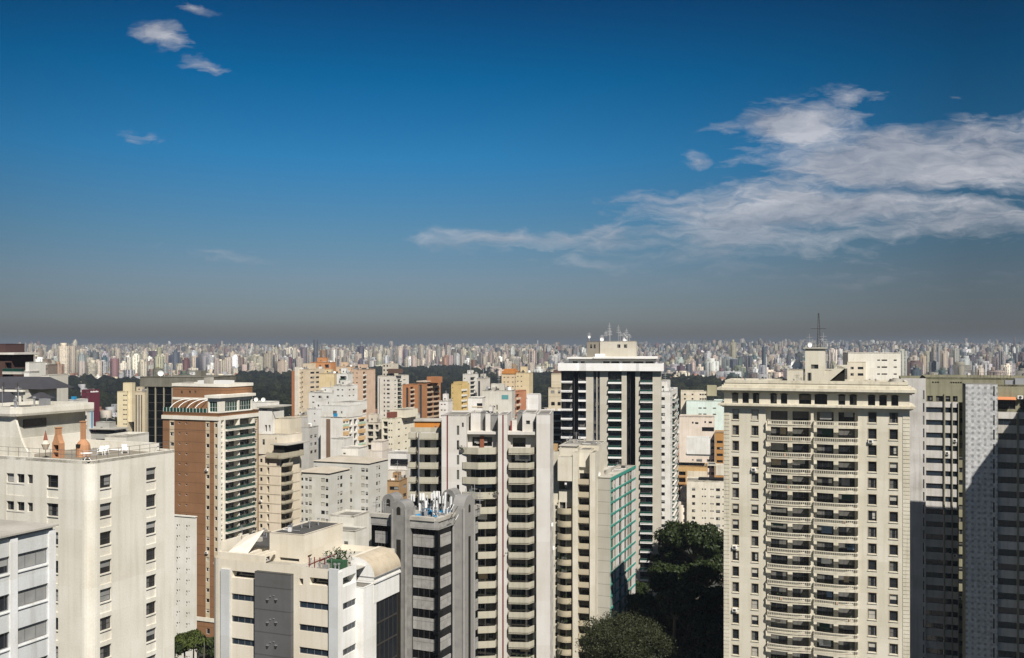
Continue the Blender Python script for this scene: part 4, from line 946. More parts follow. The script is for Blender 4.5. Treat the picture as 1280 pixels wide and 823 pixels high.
    s.box(xl - .8, x1, 1.0, 1.3, zt - .95, zt + .75, m); s.box(xl - .8, xl - .5, 1.3, 8, zt - .95, zt + 2.2, m); s.box(xl - .5, X(300, 6), 6, 6.3, zt - .95, zt + 2.6, m); s.box(x1 - 4, x1 - 3.6, 1.3, 5, zt - .95, zt + .7, m)
    s.face([(X(294, 3), 1.4, zt + .75), (X(318, 3), 1.4, zt + .75), (X(318, 3), 5.5, zt + 3.6), (X(294, 3), 5.5, zt + 2.4)], m)
    for k in range(5): x = X(300, 3) + k * 1.25; s.box(x, x + .3, 1.3, 4.6, zt + .3, zt + .75, m)
    b.part('terrace_frame', s)
    s = Shape(); x = X(400, 3); s.box(x - 1.5, x + 1.2, 2.5, 2.65, zt - .9, zt - .7, M_RED)
    for dx in (-1.5, -.6, .3, 1.1): s.bar((x + dx, 2.5, zt - .9), (x + dx, 2.5, zt + .9), .08, M_RED, 5)
    s.bar((x - 1.5, 2.5, zt - .3), (x + 1.2, 2.5, zt + .9), .09, M_RED, 5); s.bar((x - 1.5, 5.5, zt - .3), (x + 1.2, 5.5, zt + .9), .09, M_RED, 5); s.bar((x + 1.2, 2.5, zt + .9), (x + 1.2, 5.5, zt + .9), .09, M_RED, 5); b.part('red_frame', s)
    s = Shape(); x = X(425, 4); s.box(x - 1.9, x + .9, 3.4, 4.6, zt - .9, zt + .4, plain('dark green tarpaulin', (.02, .07, .03), .7)); b.part('green_cover', s)
    s = Shape(); rnd = random.Random(2)
    for i in range(240):
        pp = Vector((X(421, 5) + rnd.gauss(0, 1.1), 5.3 + rnd.gauss(0, .5), zt - .3 + rnd.random() * 2.0)); d = Vector([rnd.uniform(-.25, .25) for _ in range(3)]); e = Vector([rnd.uniform(-.25, .25) for _ in range(3)]); s.face([pp - d, pp + e, pp + d], M_LEAF_T)
    o = link('roof_shrub', s.mesh('roof_shrub'), None, (b.X0, b.Y0, 0), -b.th); tagged(o, 'small leafy shrubs on the office roof beside the barrel vault', 'plant')
    clutter(b, X(360), -1, 1.5, 4.3, zt - .88, 16, 6); clutter(b, xa + .5, xb - .8, yq + .5, yq + 9, zq - .1, 9, 7); clutter(b, xc + .5, xd - .8, ym + .5, ym + 7, b.z(678, xc, ym) + .1, 8, 8)
    b.finish()
b_office()

# ---- dark steel-clad tower with rounded shafts
def b_steel():
    def steel_mat():
        m, nt, bs = _mat('riveted steel cladding'); N = nt.nodes; L = nt.links; tc = N.new('ShaderNodeTexCoord')
        n = N.new('ShaderNodeTexNoise'); n.inputs['Scale'].default_value = 1.2; n.inputs['Detail'].default_value = 5; L.new(tc.outputs['Object'], n.inputs['Vector'])
        r = N.new('ShaderNodeValToRGB'); e = r.color_ramp.elements; e[0].position = .3; e[0].color = (.27, .26, .24, 1); e[1].position = .7; e[1].color = (.40, .39, .365, 1); L.new(n.outputs[0], r.inputs[0])
        sp = N.new('ShaderNodeSeparateXYZ'); L.new(tc.outputs['Object'], sp.inputs[0]); d = N.new('ShaderNodeMath'); d.operation = 'DIVIDE'; d.inputs[1].default_value = 1.75; L.new(sp.outputs[2], d.inputs[0]); f = N.new('ShaderNodeMath'); f.operation = 'FRACT'; L.new(d.outputs[0], f.inputs[0])
        g = N.new('ShaderNodeMath'); g.operation = 'LESS_THAN'; g.inputs[1].default_value = .045; L.new(f.outputs[0], g.inputs[0])
        mx = N.new('ShaderNodeMix'); mx.data_type = 'RGBA'; L.new(g.outputs[0], mx.inputs[0]); L.new(r.outputs[0], mx.inputs[6]); mx.inputs[7].default_value = (.16, .155, .15, 1); L.new(mx.outputs[2], bs.inputs['Base Color'])
        bs.inputs['Metallic'].default_value = .15; bs.inputs['Roughness'].default_value = .42; return m
    ms = steel_mat(); mh = plain('pale steel shaft cladding', (.27, .262, .245), .3, .25, .5, .25); mk = plain('black glass wall', (.004, .005, .006), .15, 0, .3)
    b = Bld('office_tower', 'black glass tower with grey steel bands, round-topped shafts and aerials crowding its roof', 548.5, 165, 24, 'tower')
    X, S = b.fx, b.sy; p = 3.47; n = 17
    zt = b.z(648); xl = X(462); D = S(601)
    zp = b.z(686.5)          # bottom of the first steel band
    b.block(xl, -.6, .6, D, 0, zt - 1.2, mk, roof=M_ROOF_D, par=.2)
    zz = [zp - p * i for i in range(n)]
    xc0, xc1 = X(490, -1.4), X(508, -1.4); ya, yb = S(571), S(583)
    seg = [('f', X(467), X(483)), ('f', xc1 + .2, -1.05)]
    for z in zz:
        for kd, a, c in seg:
            s = Shape(); k = 5; w = (c - a)
            for i in range(k): s.box(a + w * i / k + .02, a + w * (i + 1) / k - .02, .44, .62, z, z + 2.0, ms)
            b.part('steel_band', s)
        s = Shape(); k = 3; y0, y1 = 1.05, S(566.5)
        for i in range(k): s.box(-.62, -.42, y0 + (y1 - y0) * i / k + .02, y0 + (y1 - y0) * (i + 1) / k - .02, z, z + 2.0, ms)
        b.part('steel_band', s)
        s = Shape(); s.box(-.62, -.4, S(594, 0) + .2, D - .3, z, z + 2.0, ms); b.part('steel_band', s)
    # window bars between bands
    s = Shape()
    for kd, a, c in seg:
        for i in range(1, 4): x = a + (c - a) * i / 4; s.box(x - .03, x + .03, .5, .6, 0, zt - 2, M_FRAME_D)
    b.part('mullion', s)
    # black notched mullion on the corner
    s = Shape(); s.prism([(-1.0, .3), (-.75, .02), (-.2, .15), (-.1, .7), (-.3, 1.0), (-.8, 1.0)], 0, zt - 1.0, mk)
    for z in zz: s.prism([(-1.35, .3), (-.95, -.25), (-.05, -.1), (.15, .8), (-.25, 1.35), (-.6, .9)], z - .3, z + .15, mk)
    b.part('corner_mullion', s)
    # parapet drum
    s = Shape(); s.box(xl + .3, -.8, -.1, .6, zt - 2.0, zt - .6, ms); s.box(-.8, -.1, .0, D, zt - 2.0, zt - .6, ms)
    b.part('fascia', s)
    s = Shape(); s.box(xl + .2, -.7, -.3, .8, zt - .6, zt, M_ROOF_L); s.box(-.9, .1, -.05, D, zt - .6, zt, M_ROOF_L)
    b.part('parapet', s)
    # round-topped shafts
    def shaft(cx, cy, w, d, axis, ztop, z0=0.0):
        """axis 'y': arch seen from the front; 'x': arch seen from the right"""
        s = Shape(); r = w / 2; zb = ztop - r; k = 14
        def P(u, v, z): return (cx + u, cy + v, z) if axis == 'y' else (cx + v, cy + u, z)
        prof = [(-r, z0), (r, z0)] + [(r * math.cos(t), zb + r * math.sin(t)) for t in [math.pi * i / k for i in range(k + 1)]]
        f = [P(u, -d / 2, z) for u, z in prof]; g = [P(u, d / 2, z) for u, z in prof]
        s.face(f, mh); s.face(g[::-1], mh); q = len(prof)
        for i in range(q): j = (i + 1) % q; s.face([f[i], g[i], g[j], f[j]] , mh)
        if axis == 'x': s.f = [t[::-1] for t in s.f]
        for su in (-1, 1):
            for sd_ in (-1, 1):
                p0, p1 = P(su * (r - .12), sd_ * (d / 2 - .12), z0), P(su * (r - .12), sd_ * (d / 2 - .12), zb); s.bar(p0, p1, .26, mh, 10)
        o = b.part('round_topped_shaft', s); 
        s2 = Shape(); sg = -1 if axis == 'y' else 1; e = d / 2 + .02
        win = [(-.38, zb - .9), (.38, zb - .9)] + [(.38 * math.cos(t), zb + .1 + .38 * math.sin(t)) for t in [math.pi * i / 8 for i in range(9)]]
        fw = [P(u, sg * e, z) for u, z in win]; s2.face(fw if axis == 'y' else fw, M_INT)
        b.part('arched_opening', s2, o)
        s3 = Shape(); z = zb - 5
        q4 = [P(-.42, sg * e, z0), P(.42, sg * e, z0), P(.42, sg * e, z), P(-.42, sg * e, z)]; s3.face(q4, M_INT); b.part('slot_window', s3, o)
    shaft((xc0 + xc1) / 2, -.1, xc1 - xc0, 3.0, 'y', b.z(626, xc0, -1.4))
    ya2, yb2 = b.sy(580, 1.7), b.sy(593.5, 1.7)
    shaft(.6, (ya2 + yb2) / 2, yb2 - ya2, 2.2, 'x', b.z(621, 1.7, ya2))
    shaft(X(480, 6), 9, 2.6, 3.0, 'y', b.z(617, X(480, 8), 8), zt - 2); shaft(X(560, 13), 14.4, 2.6, 2.6, 'y', b.z(613, -1, 14), zt - 2)
    # roof plant: aerial panels, tubes and blue sheets
    rnd = random.Random(9)
    for i in range(60):
        x = rnd.uniform(X(508, 3), -1.4); y = rnd.uniform(1.6, 10.5); s = Shape(); k = rnd.random()
        if k < .5:
            h = rnd.uniform(1.6, 4.4); s.bar((0, 0, 0), (0, 0, h), .06, M_GALV, 6)
            for a in range(rnd.choice((1, 2, 3))): t = rnd.uniform(0, 6.28); s.box(.3 * math.cos(t) - .12, .3 * math.cos(t) + .12, .3 * math.sin(t) - .08, .3 * math.sin(t) + .08, h - 1.1, h + .1, M_WHITE)
            b.part('aerial', s, loc=(x, y, zt - 1.4))
        elif k < .75:
            s.box(-.5, .5, -.4, .4, 0, rnd.uniform(.6, 1.6), rnd.choice((M_WHITE, M_GALV, M_ROOF_L))); b.part('equipment_cabinet', s, loc=(x, y, zt - 1.4), rz=rnd.random())
        else:
            w = rnd.uniform(.6, 1.2); s.face([(-w, -.3, .2), (w, -.4, .9), (w, .5, 1.0), (-w, .4, .3)], M_BLUE); s.box(-w, w, .3, .6, 0, .9, M_BLUE); b.part('blue_sheet', s, loc=(x, y, zt - 1.4), rz=rnd.random() * 3)
    for i in range(34):
        x = X(512, 3) + rnd.random() * 8; y = rnd.uniform(1, 9); s = Shape(); s.bar((x, y, zt - 1.4 + rnd.random()), (x + rnd.uniform(-2, 2), y + rnd.uniform(-2, 2), zt + rnd.uniform(0, 2.6)), .05, M_GALV if i % 3 else M_FRAME_D, 5); b.part('strut', s)
    for i in range(5):
        b.antenna(X(582, 9) + rnd.uniform(-1.2, .6), 9 + rnd.uniform(0, 5), zt - 1.2, rnd.uniform(3.5, 6.0), 3, .06)
    b.antenna(X(470, 4), 4, zt - 1.2, 3.0); b.antenna(X(478, 5), 6, zt - 1.2, 2.5)
    clutter(b, xl + 1, -2, 2, 12, zt - 1.35, 14, 9)
    b.finish()
b_steel()

# ---- white tower with concrete balconies and red line
def b_redline():
    m = wall_mat((0.56, 0.54, 0.515), 0.15, 0.85, 0.45, 0, 'white render'); mc = wall_mat((0.42, 0.395, 0.32), 0.35, 0.95, 0.6, 0, 'raw concrete'); mr = plain('dark red line', (.13, .015, .012), .6); mg = wall_mat((.20, .20, .20), .3, .9, .3, 0, 'grey render')
    b = Bld('apartment_tower', 'white tower with thin red stripes and faceted raw concrete balconies', 687.5, 200, 5, 'tower')
    X = b.fx; p = 3.0; n = 22; D = 16
    zt = b.z(518); z0 = b.z(568.5)           # bottom of first parapet
    zb = [z0 - p * i for i in range(n)]
    # fins
    zfin = zt
    b.block(X(552), X(583), 0, 13, 0, b.z(519.5), m, F=[(X(571), X(574), [z + .8 for z in [zb[0] + p] + zb], 1.9, .2, 'nd'), (X(577.3), X(579.6), [zb[0] + p * 1.8], .9, .2, 'n')], par=.3)
    b.block(X(622.5), X(634), 0, 10, 0, b.z(518.5), m, par=.2)
    b.block(X(670.5), X(687.5), .0, 15, 0, zt, m, Rr=[(3, 4, [z + .8 for z in zb], 1.2, .2, 'd'), (9, 10, [z + .8 for z in zb], 1.2, .2, 'd')], par=.2)
    b.box('red_stripe', X(558.5), X(560), -.07, .0, 0, b.z(520), mr); b.box('red_stripe', X(628), X(629.6), -.07, .0, 0, b.z(519), mr)
    # recess walls behind the balconies
    yr = 2.4; zl = zb[0] + .9 + 3.0
    sh = Shape()
    for a, c, ds in ((583, 622.5, ((588.5, 606), (607, 620))), (634, 670.5, ((639, 657), (659, 666)))):
        x0, x1 = X(a), X(c)
        cols = [(X(u, yr) - x0, X(v, yr) - x0, [z + .35 for z in zb], 2.3, .4, 'gb', 'balcony_door') for u, v in ds]
        b.face(sh, (x0, yr), (x1, yr), 0, z0 + .3, m, cols)
        b.face(sh, (x0, yr), (x1, yr), z0 + .3, zl, m, [(X(ds[0][0], yr) - x0 + .3, X(ds[0][1], yr) - x0 + (1.5 if a == 583 else 0), [z0 + 1.3 if a == 583 else z0 + 1.2], 1.9, .5, 'd')])
    b.part('wall', sh)
    b.box('roof_slab', X(583), X(622.4), 1.0, 14, zl, zl + .5, m); b.box('roof_slab', X(634.1), X(670.4), .6, 14, zl, zl + .6, m)
    b.balconies(X(575.5), X(622), yr, [z + .12 for z in zb], 3.5, 1.25, 'poly', mc)
    b.balconies(X(634.6), X(671.5), yr, [z + .12 for z in zb], 3.2, 1.25, 'cham', mc)
    # diagonal white cheeks beside the balconies
    for i, z in enumerate(zb[:20]):
        s = Shape(); s.face([(X(622.5), -.02, z), (X(622.5), -.02, z + 2.9), (X(619), 1.6, z + 2.2), (X(619), 1.6, z + .9)], m); s.face([(X(634), -.02, z), (X(637.5), 1.6, z + .9), (X(637.5), 1.6, z + 2.2), (X(634), -.02, z + 2.9)], m); b.part('cheek', s)
    # upper roof volumes
    b.block(X(588.5, 3), X(600.5, 3), 3, 9, zl, b.z(517), m, par=.3); b.block(X(600.5, 3) + .01, X(607, 3), 4, 10, zl, b.z(518), mg, par=.2); b.block(X(607, 3) + .02, X(613, 3), 2.6, 9, zl, b.z(517, 0, 3), m, par=.2)
    b.block(X(611, 5), X(615.5, 5), 5, 8, b.z(517.1), b.z(510), m, par=.1); b.block(X(614, 4), X(624, 4), 4, 9, zl, b.z(521), mg, par=.2)
    b.block(X(653, 1.5), X(670.2, 1.5), 1.5, 12, zl, b.z(517), m, F=[(X(657.5, 1.5), X(662.5, 1.5), [b.z(531.5)], .75, .3, 'n'), (X(667.5, 1.5), X(669.5, 1.5), [b.z(538)], 1.6, .3, 'n')], par=.2); b.block(X(646, 4), X(652.8, 4), 4, 12, zl, b.z(516, 0, 4), mg, par=.2)
    b.block(X(583), X(588.3, 5), 5, 13, zl - 3, b.z(517.5, 0, 5), mg, par=.2)
    b.block(X(640, 3), X(646, 3), 3, 6, zl, b.z(526), m, par=.2)
    b.box('red_cabinet', X(638.3, 3), X(640, 3), 2.6, 3.4, zl + .6, b.z(528), M_RED)
    s = Shape(); s.box(X(600, 2), X(605, 2), 1.9, 2.3, z0 + .9, z0 + 3.4, wall_mat((.25, .08, .04), .4, .8)); b.part('brown_shutter', s)
    rnd = random.Random(4); s = Shape()
    x = X(583)
    for k in range(10):
        z = rnd.choice(zb[:18]); st = rnd.choice(((578, 618), (638, 662))); xx = X(rnd.uniform(*st)); sp = Shape()
        for i in range(50):
            pp = Vector((rnd.gauss(0, .5), rnd.gauss(0, .2), .9 + rnd.random() * .8)); d = Vector([rnd.uniform(-.2, .2) for _ in range(3)]); e = Vector([rnd.uniform(-.2, .2) for _ in range(3)]); sp.face([pp - d, pp + e, pp + d], M_LEAF_T)
        sp.box(-.6, .6, -.15, .15, .3, .9, M_ROOF_D)
        o = link('balcony_planter', sp.mesh('balcony_planter'), None, (*b.w(xx, -.2), z)); tagged(o, 'leafy planter on a raw concrete balcony of the red-striped white tower', 'plant', 'planters on the concrete balconies')
    # left wing with its own balconies, set back
    yw = 3.0; zw0 = b.z(548.5, X(530, 1), 1); zw = [zw0 - 3.0 * i for i in range(n)]
    x0, x1 = X(513, yw), X(552, yw); sh = Shape(); zwt = zw0 + 1.2
    cols = [(X(531, yw + .5), X(538.5, yw + .5), [z + .35 for z in zw], 2.1, .5, 'n', 'balcony_door'), (X(545.5, yw), X(551, yw), [z + .35 for z in zw], 2.3, .5, 'n', 'balcony_door'), (X(515, yw), X(521.5, yw), [z + .35 for z in zw], 2.3, .5, 'n', 'balcony_door')]
    b.face(sh, (x0, yw), (x1, yw), 0, zwt, m, [(c[0] - x0, c[1] - x0) + c[2:] for c in cols]); sh.wall((x0, D), (x0, yw), 0, zwt, [], m); sh.wall((x1, D), (x0, D), 0, zwt, [], m)
    b.part('wall', sh); b.box('roof', x0, x1, yw, D, zwt - .1, zwt + .1, M_ROOF_L)
    b.balconies(X(525, yw), X(549.5, yw), yw, [z - .05 for z in zw], 2.2, 1.2, 'solid', mc); b.balconies(X(512.5, yw), X(521.5, yw), yw, [z - .05 for z in zw], 2.0, 1.2, 'solid', mc)
    b.box('downpipe', X(522.5), X(523.4), .6, .8, 0, zwt, M_GALV)
    mo = wall_mat((.52, .20, .03), .4, .6, .6, 0, 'orange awning'); s = Shape(); s.box(X(518, 4), X(552, 4), 4.2, 9, zwt + .5, b.z(527.3, -27, 4), mo); s.box(X(517, 4), X(552.5, 4), 3.9, 9.2, b.z(527, -27, 4), b.z(525, -27, 4), M_ROOF_L); b.part('orange_canopy', s)
    b.box('parapet', x0, x1, yw + .02, yw + .3, zwt, zwt + .9, mc)
    drapes(b, 16, [z + 2.75 for z in zb[:18]], [(X(590), X(618)), (X(639), X(664))], yr - .1, 11); clutter(b, X(584), X(668), 3, 12, zl + .55, 18, 12); clutter(b, X(514), X(550), yw + 1, yw + 9, zwt + .1, 5, 13)
    b.finish()
b_redline()

# ---- beige tower with rounded balconies
def b_round():
    m = wall_mat((0.60, 0.565, 0.48), 0.25, 0.85, 0.5, 0, 'pale beige render'); mc = wall_mat((0.42, 0.37, 0.27), 0.4, 0.95, 0.5, 0, 'tan concrete')
    b = Bld('apartment_tower', 'beige tower with curved tan balconies between tall white fins, beside the teal-lined slab', 744.5, 226, 14, 'tower')
    X = b.fx; p = 2.93; n = 22; D = 18; yr = 1.6
    zt = b.z(557, 0, 6)
    z0 = b.z(628); zb = [z0 - p * i for i in range(n)]; zfin = b.z(566)
    for a, c in ((716.3, 722.8), (737.7, 744.5)): b.block(X(a), X(c), -.6, 5, 0, zfin, m, par=.05)
    sh = Shape(); x0, x1, x2, x3 = X(690), X(697), X(716.3), X(722.8)
    b.face(sh, (x0, 1.0), (x1, 1.0), 0, z0 - 1, m, [(.5, 1.2, [z + .8 for z in zb], .9, .2, 'd')]); sh.wall((x1, 1.0), (x1, yr), 0, z0, [], m)
    b.face(sh, (x1, yr), (x2, yr), 0, z0 + 2.4, m, [(X(699.5, yr) - x1, X(707, yr) - x1, [z + .3 for z in zb], 2.1, .6, 'n', 'balcony_door'), (X(708, yr) - x1, X(715, yr) - x1, [z + .3 for z in zb], 2.1, .25, 'wcB', 'balcony_door')])
    x4 = X(737.7); zb2 = [b.z(606) + .0 - 2.93 * i + .0 for i in range(n + 1)]
    b.face(sh, (x3, yr), (x4, yr), 0, zfin - 2.5, m, [(X(724, yr) - x3, X(736.5, yr) - x3, [z + .3 for z in zb2], 2.0, .4, 'd', 'balcony_door')])
    sh.wall((0, 4.5), (0, D), 0, zfin - 1, [], m); sh.wall((0, D), (x0, D), 0, zfin - 3, [], m); sh.wall((x0, D), (x0, 1.0), 0, z0, [], m)
    b.part('wall', sh)
    b.balconies(x1 - .1, x2 + .05, yr, [z + .1 for z in zb[1:]], 2.2, 1.2, 'curve', mc)
    b.balconies(x3 - .05, x4 + .05, yr, [z + .1 for z in zb2], 1.9, 1.1, 'solid', mc)
    # blank upper box, curved penthouse walls and tiled roof
    za, zbm = b.z(602.5), b.z(572)
    b.block(X(697.5), X(716.2), -.4, 5, za, zbm, m, par=.1); b.block(X(699, 2), X(722.5, 2), 2, 9, zbm - .3, b.z(562), m, par=.1)
    b.block(X(689), X(696.5), 2, 9, 0, b.z(567), m, par=.1)
    b.block(X(723), X(737.6), 1.0, 6, zfin - 3.5, b.z(563), m, par=.1)
    b.block(X(700, 5), X(748, 5), 6, D, zfin - 3, zt, m, Rr=[], roof=M_ROOF, par=.1)
    s = Shape(); s.box(X(699, 4), X(722, 4), 3.4, 9, b.z(561), b.z(560), M_ROOF_L); s.box(X(689.5, 3), X(696, 3), 3, 4.5, b.z(566.8), b.z(558.5), wall_mat((.45, .3, .15), .4)); b.part('roof_slab', s)
    rnd = random.Random(8)
    for k in range(8):
        z = rnd.choice(zb[1:16] + zb2[3:12]); xx = X(rnd.choice((705, 712, 730))); sp = Shape()
        for i in range(60):
            pp = Vector((rnd.gauss(0, .7), rnd.gauss(0, .2), .9 + rnd.gauss(0, .5))); d = Vector([rnd.uniform(-.25, .25) for _ in range(3)]); e = Vector([rnd.uniform(-.25, .25) for _ in range(3)]); sp.face([pp - d, pp + e, pp + d], M_LEAF_T)
        sp.box(-.6, .6, -.15, .15, .3, .8, M_ROOF_D)
        o = link('balcony_planter', sp.mesh('balcony_planter'), None, (*b.w(xx, 0), z)); tagged(o, 'trailing plants hanging over a tan balcony of the beige tower with curved balconies', 'plant', 'plants on the curved tan balconies')
    clutter(b, X(701, 5), X(746, 5), 7, D - 2, zt - .1, 14, 15); b.antenna(X(710, 5), 7, zt, 2); b.finish()
b_round()

# ---- grey slab with teal lines
def b_teal():
    m = wall_mat((0.37, 0.355, 0.315), 0.2, 0.9, 0.4, 2.7, 'grey block wall'); mt = wall_mat((0.035, 0.27, 0.22), 0.3, 0.7, 0.2, 0, 'teal paint'); mw = wall_mat((0.62, 0.61, 0.60), 0.3, .8, .5, 0, 'pale panel'); mb = plain('brown panel', (.15, .09, .055), .7)
    b = Bld('apartment_building', 'grey slab whose long side is lined with teal bands and brown panels', 763, 228, 20)
    S = b.sy; zt = b.z(597.5); p = 2.68; n = 21; D = S(794); xl = b.fx(740)
    zb = [zt - .7 - p * (i + 1) for i in range(n)]
    cols = []
    for a, c, st in ((764.3, 766.6, 'dc'), (767.3, 769.5, 'nc'), (784.7, 786.3, 'dk'), (787.5, 789.6, 'dk')): cols.append((S(a), S(c), [z + .5 for z in zb], 2.0, .2, st))
    cols += [(S(773.2), S(776.8), [z + .4 for z in zb], 2.15, .25, 'dk'), (S(779.8), S(783), [z + .4 for z in zb], 2.15, .25, 'dk')]
    b.block(xl, 0, 0, D, 0, zt, m, Rr=cols, roof=M_ROOF_L, par=.3)
    sh = Shape(); sh.box(0, .05, S(770), S(773), 0, zt - .8, mw); sh.box(0, .05, S(777), S(779.6), 0, zt - .8, mw); sh.box(0, .05, S(790), D, 0, zt - .8, mw); b.part('pale_panel', sh)
    for z in zb:
        s = Shape(); s.box(0, .16, .1, D, z, z + .42, mt); b.part('teal_band', s)
    b.box('teal_band', 0, .18, .1, D, zt - .7, zt - .05, mt)
    s = Shape()
    for a in (763.4, 767, 772.9, 777, 779.6, 783.2): s.box(0, .1, S(a), S(a) + .28, 0, zt - .7, mt if a < 765 else mw)
    b.part('vertical_fin', s); s = Shape(); s.box(0.05, .14, S(773.3), S(776.6), 0, zt - .9, mb) if False else None
    b.dish(xl + 1, 1.5, zt, .6); b.box('roof_unit', -6, -3, 8, 14, zt - .3, zt + .8, M_ROOF_L); clutter(b, xl + .5, -1, 1, D - 2, zt - .3, 14, 17); b.finish()
b_teal()

# ---- tall tower with white crown
def b_crown():
    m = wall_mat((0.47, 0.44, 0.38), 0.15, 0.85, 0.3, 0, 'taupe render'); mw = wall_mat((0.76, 0.76, 0.76), 0.1, 0.8, 0.4, 0, 'white slab'); md = wall_mat((0.035, 0.037, 0.045), .2, .5, .2, 0, 'dark cladding')
    b = Bld('apartment_tower', 'tall taupe and black tower with a white crown band and aerials on its roof house', 826, 315, 9, 'tower')
    X = b.fx; p = 2.97; n = 26; D = 26
    zt = b.z(463.5); z0 = b.z(478); zb = [z0 - p * i for i in range(n)]
    zbl = [z - .3 for z in zb]
    segs = [(701.5, 717.5, 'bal', 1.2), (717.5, 723, 'dk', 2.5), (723, 732.5, 'bal', .6), (732.5, 741.7, 'wall', 0), (741.7, 745.5, 'gl', .3), (745.5, 746.7, 'wall', 0), (746.7, 749.8, 'gl', .3), (749.8, 760, 'wall', 0), (760, 777, 'bal', .8),
            (777, 783.3, 'wall', 0), (783.3, 788, 'gl', 1.8), (788, 794.2, 'dk', 3.2), (794.2, 800, 'wall', 0), (800, 815.8, 'bal', .8), (815.8, 826, 'wall', 0)]
    sh = Shape()
    pr = 0
    for a, c, kd, dep in segs:
        x0, x1 = X(a), X(c)
        if kd == 'wall': sh.wall((x0, 0), (x1, 0), 0, zt, [], m)
        else:
            sh.wall((x0, 0), (x0, dep), 0, zt, [], m if kd != 'dk' else md); sh.wall((x1, dep), (x1, 0), 0, zt, [], m if kd != 'dk' else md)
            if kd == 'dk': sh.wall((x0, dep), (x1, dep), 0, zt, [], md)
            elif kd == 'gl': b.face(sh, (x0, dep), (x1, dep), 0, zt, md, [(.15, x1 - x0 - .15, [z + .5 for z in zb], 2.0, .1, 'nb')])
            else: b.face(sh, (x0, dep), (x1, dep), 0, zt, md, [(.3, x1 - x0 - .3, [z + .3 for z in zb], 2.35, .2, 'db', 'balcony_door')])
    xl = X(701.5)
    b.face(sh, (0, 0), (0, D), 0, zt, m, [(3, 4.3, zb, 1.3, .2, 'db'), (9, 13, zb, 2, .5, 'db'), (18, 19.3, zb, 1.3, .2, 'db')]); sh.wall((0, D), (xl, D), 0, zt, [], m); b.face(sh, (xl, D), (xl, 0), 0, zt, md, [(3, 7, zb, 2, .3, 'db'), (12, 16, zb, 2, .3, 'db')])
    b.part('wall', sh)
    for a, c, dep, pj in ((701.3, 715.2, 1.2, 1.8), (723, 732.5, .6, 1.0)):
        b.balconies(X(a), X(c), dep, zbl, pj, .55, 'solid', mw)
    mg = M_GREEN_GLASS
    for a, c in ((760, 776.9), (800, 815.9)):
        b.balconies(X(a), X(c), .8, zbl, 1.5, .95, 'glass', mw)
    # crown band with stepped plan
    s = Shape(); t = .35
    pts = [(xl - .9, 12), (xl - .9, -1.4), (X(722), -1.4), (X(723.5), -.9), (X(733), -1.6), (X(775), -1.6), (X(777), -1.2), (X(795), -1.2), (X(799), -1.5), (.9, -1.5), (.9, 12)]
    zc = b.z(464); s.strip(pts, .4, zc, b.z(454.5), mw); b.part('crown_band', s)
    s = Shape(); s.prism([(xl - .5, 12)] + [(q[0], q[1] + .41) for q in pts[1:-1]] + [(.5, 12)], zt - .1, zt + .3, M_ROOF_L); b.part('roof', s)
    b.box('roof', xl, 0, 11, D, zt - .1, zt + .28, M_ROOF_L)
    zr = zt + .3; z2 = b.z(449, 0, 2)
    b.block(X(712, 3), X(820, 3), 3, 20, zr, z2, mw, F=[(X(a, 3), X(a + w_, 3), [zr + .5], z2 - zr - 1.3, .2, 'nb') for a, w_ in ((716, 6), (726, 5), (754, 8), (764, 10), (778, 10), (792, 12), (807, 10))], par=.3)
    b.box('roof_slab', X(709, 2), X(742, 2), 1.5, 18, z2, z2 + .5, mw); b.box('roof_slab', X(742, 2), X(822, 2), 1.0, 18, z2 + .1, z2 + .7, mw); b.box('roof_slab', X(744, 4), X(756, 4), 3, 8, z2 + .7, z2 + 1.6, mw)
    ya = 6; z3 = b.z(427, X(750, ya), ya)
    b.block(X(733.5, ya), X(750, ya), ya + .5, ya + 10, z2, z3, wall_mat((.22, .20, .17), .2, .9, .3, 0, 'brown grey render'), F=[(X(a, ya), X(a + 2.5, ya), [b.z(435.5, X(740, ya), ya)], 1.2, .2, 'n') for a in (737.5, 742)], par=.2); b.block(X(750, ya), X(795, ya), ya, ya + 11, z2, z3 + .1, m, F=[(X(a, ya), X(a + 4, ya), [b.z(435, X(775, ya), ya)], 1.1, .2, 'n') for a in (771.5, 780)], par=.2)
    for px, h in ((736, 3), (752, 2.2), (757, 3.6), (761, 6.2), (762.5, 4), (773, 5.4), (775, 3.4), (779, 3), (783, 4.2), (786, 2.5)): b.antenna(X(px, ya + 2), ya + 2 + random.random() * 4, z3, h, 3, .13)
    b.dish(X(752, ya), ya + 1, z3, .65, .3); b.dish(X(782, ya), ya + 1, z3, .7, -.5); b.dish(X(736, ya), ya + 1, z3 + 1.0, .45, .5); b.tank(X(780, ya), ya + 4, z3, .9, 1.8, M_WHITE)
    b.finish()
b_crown()

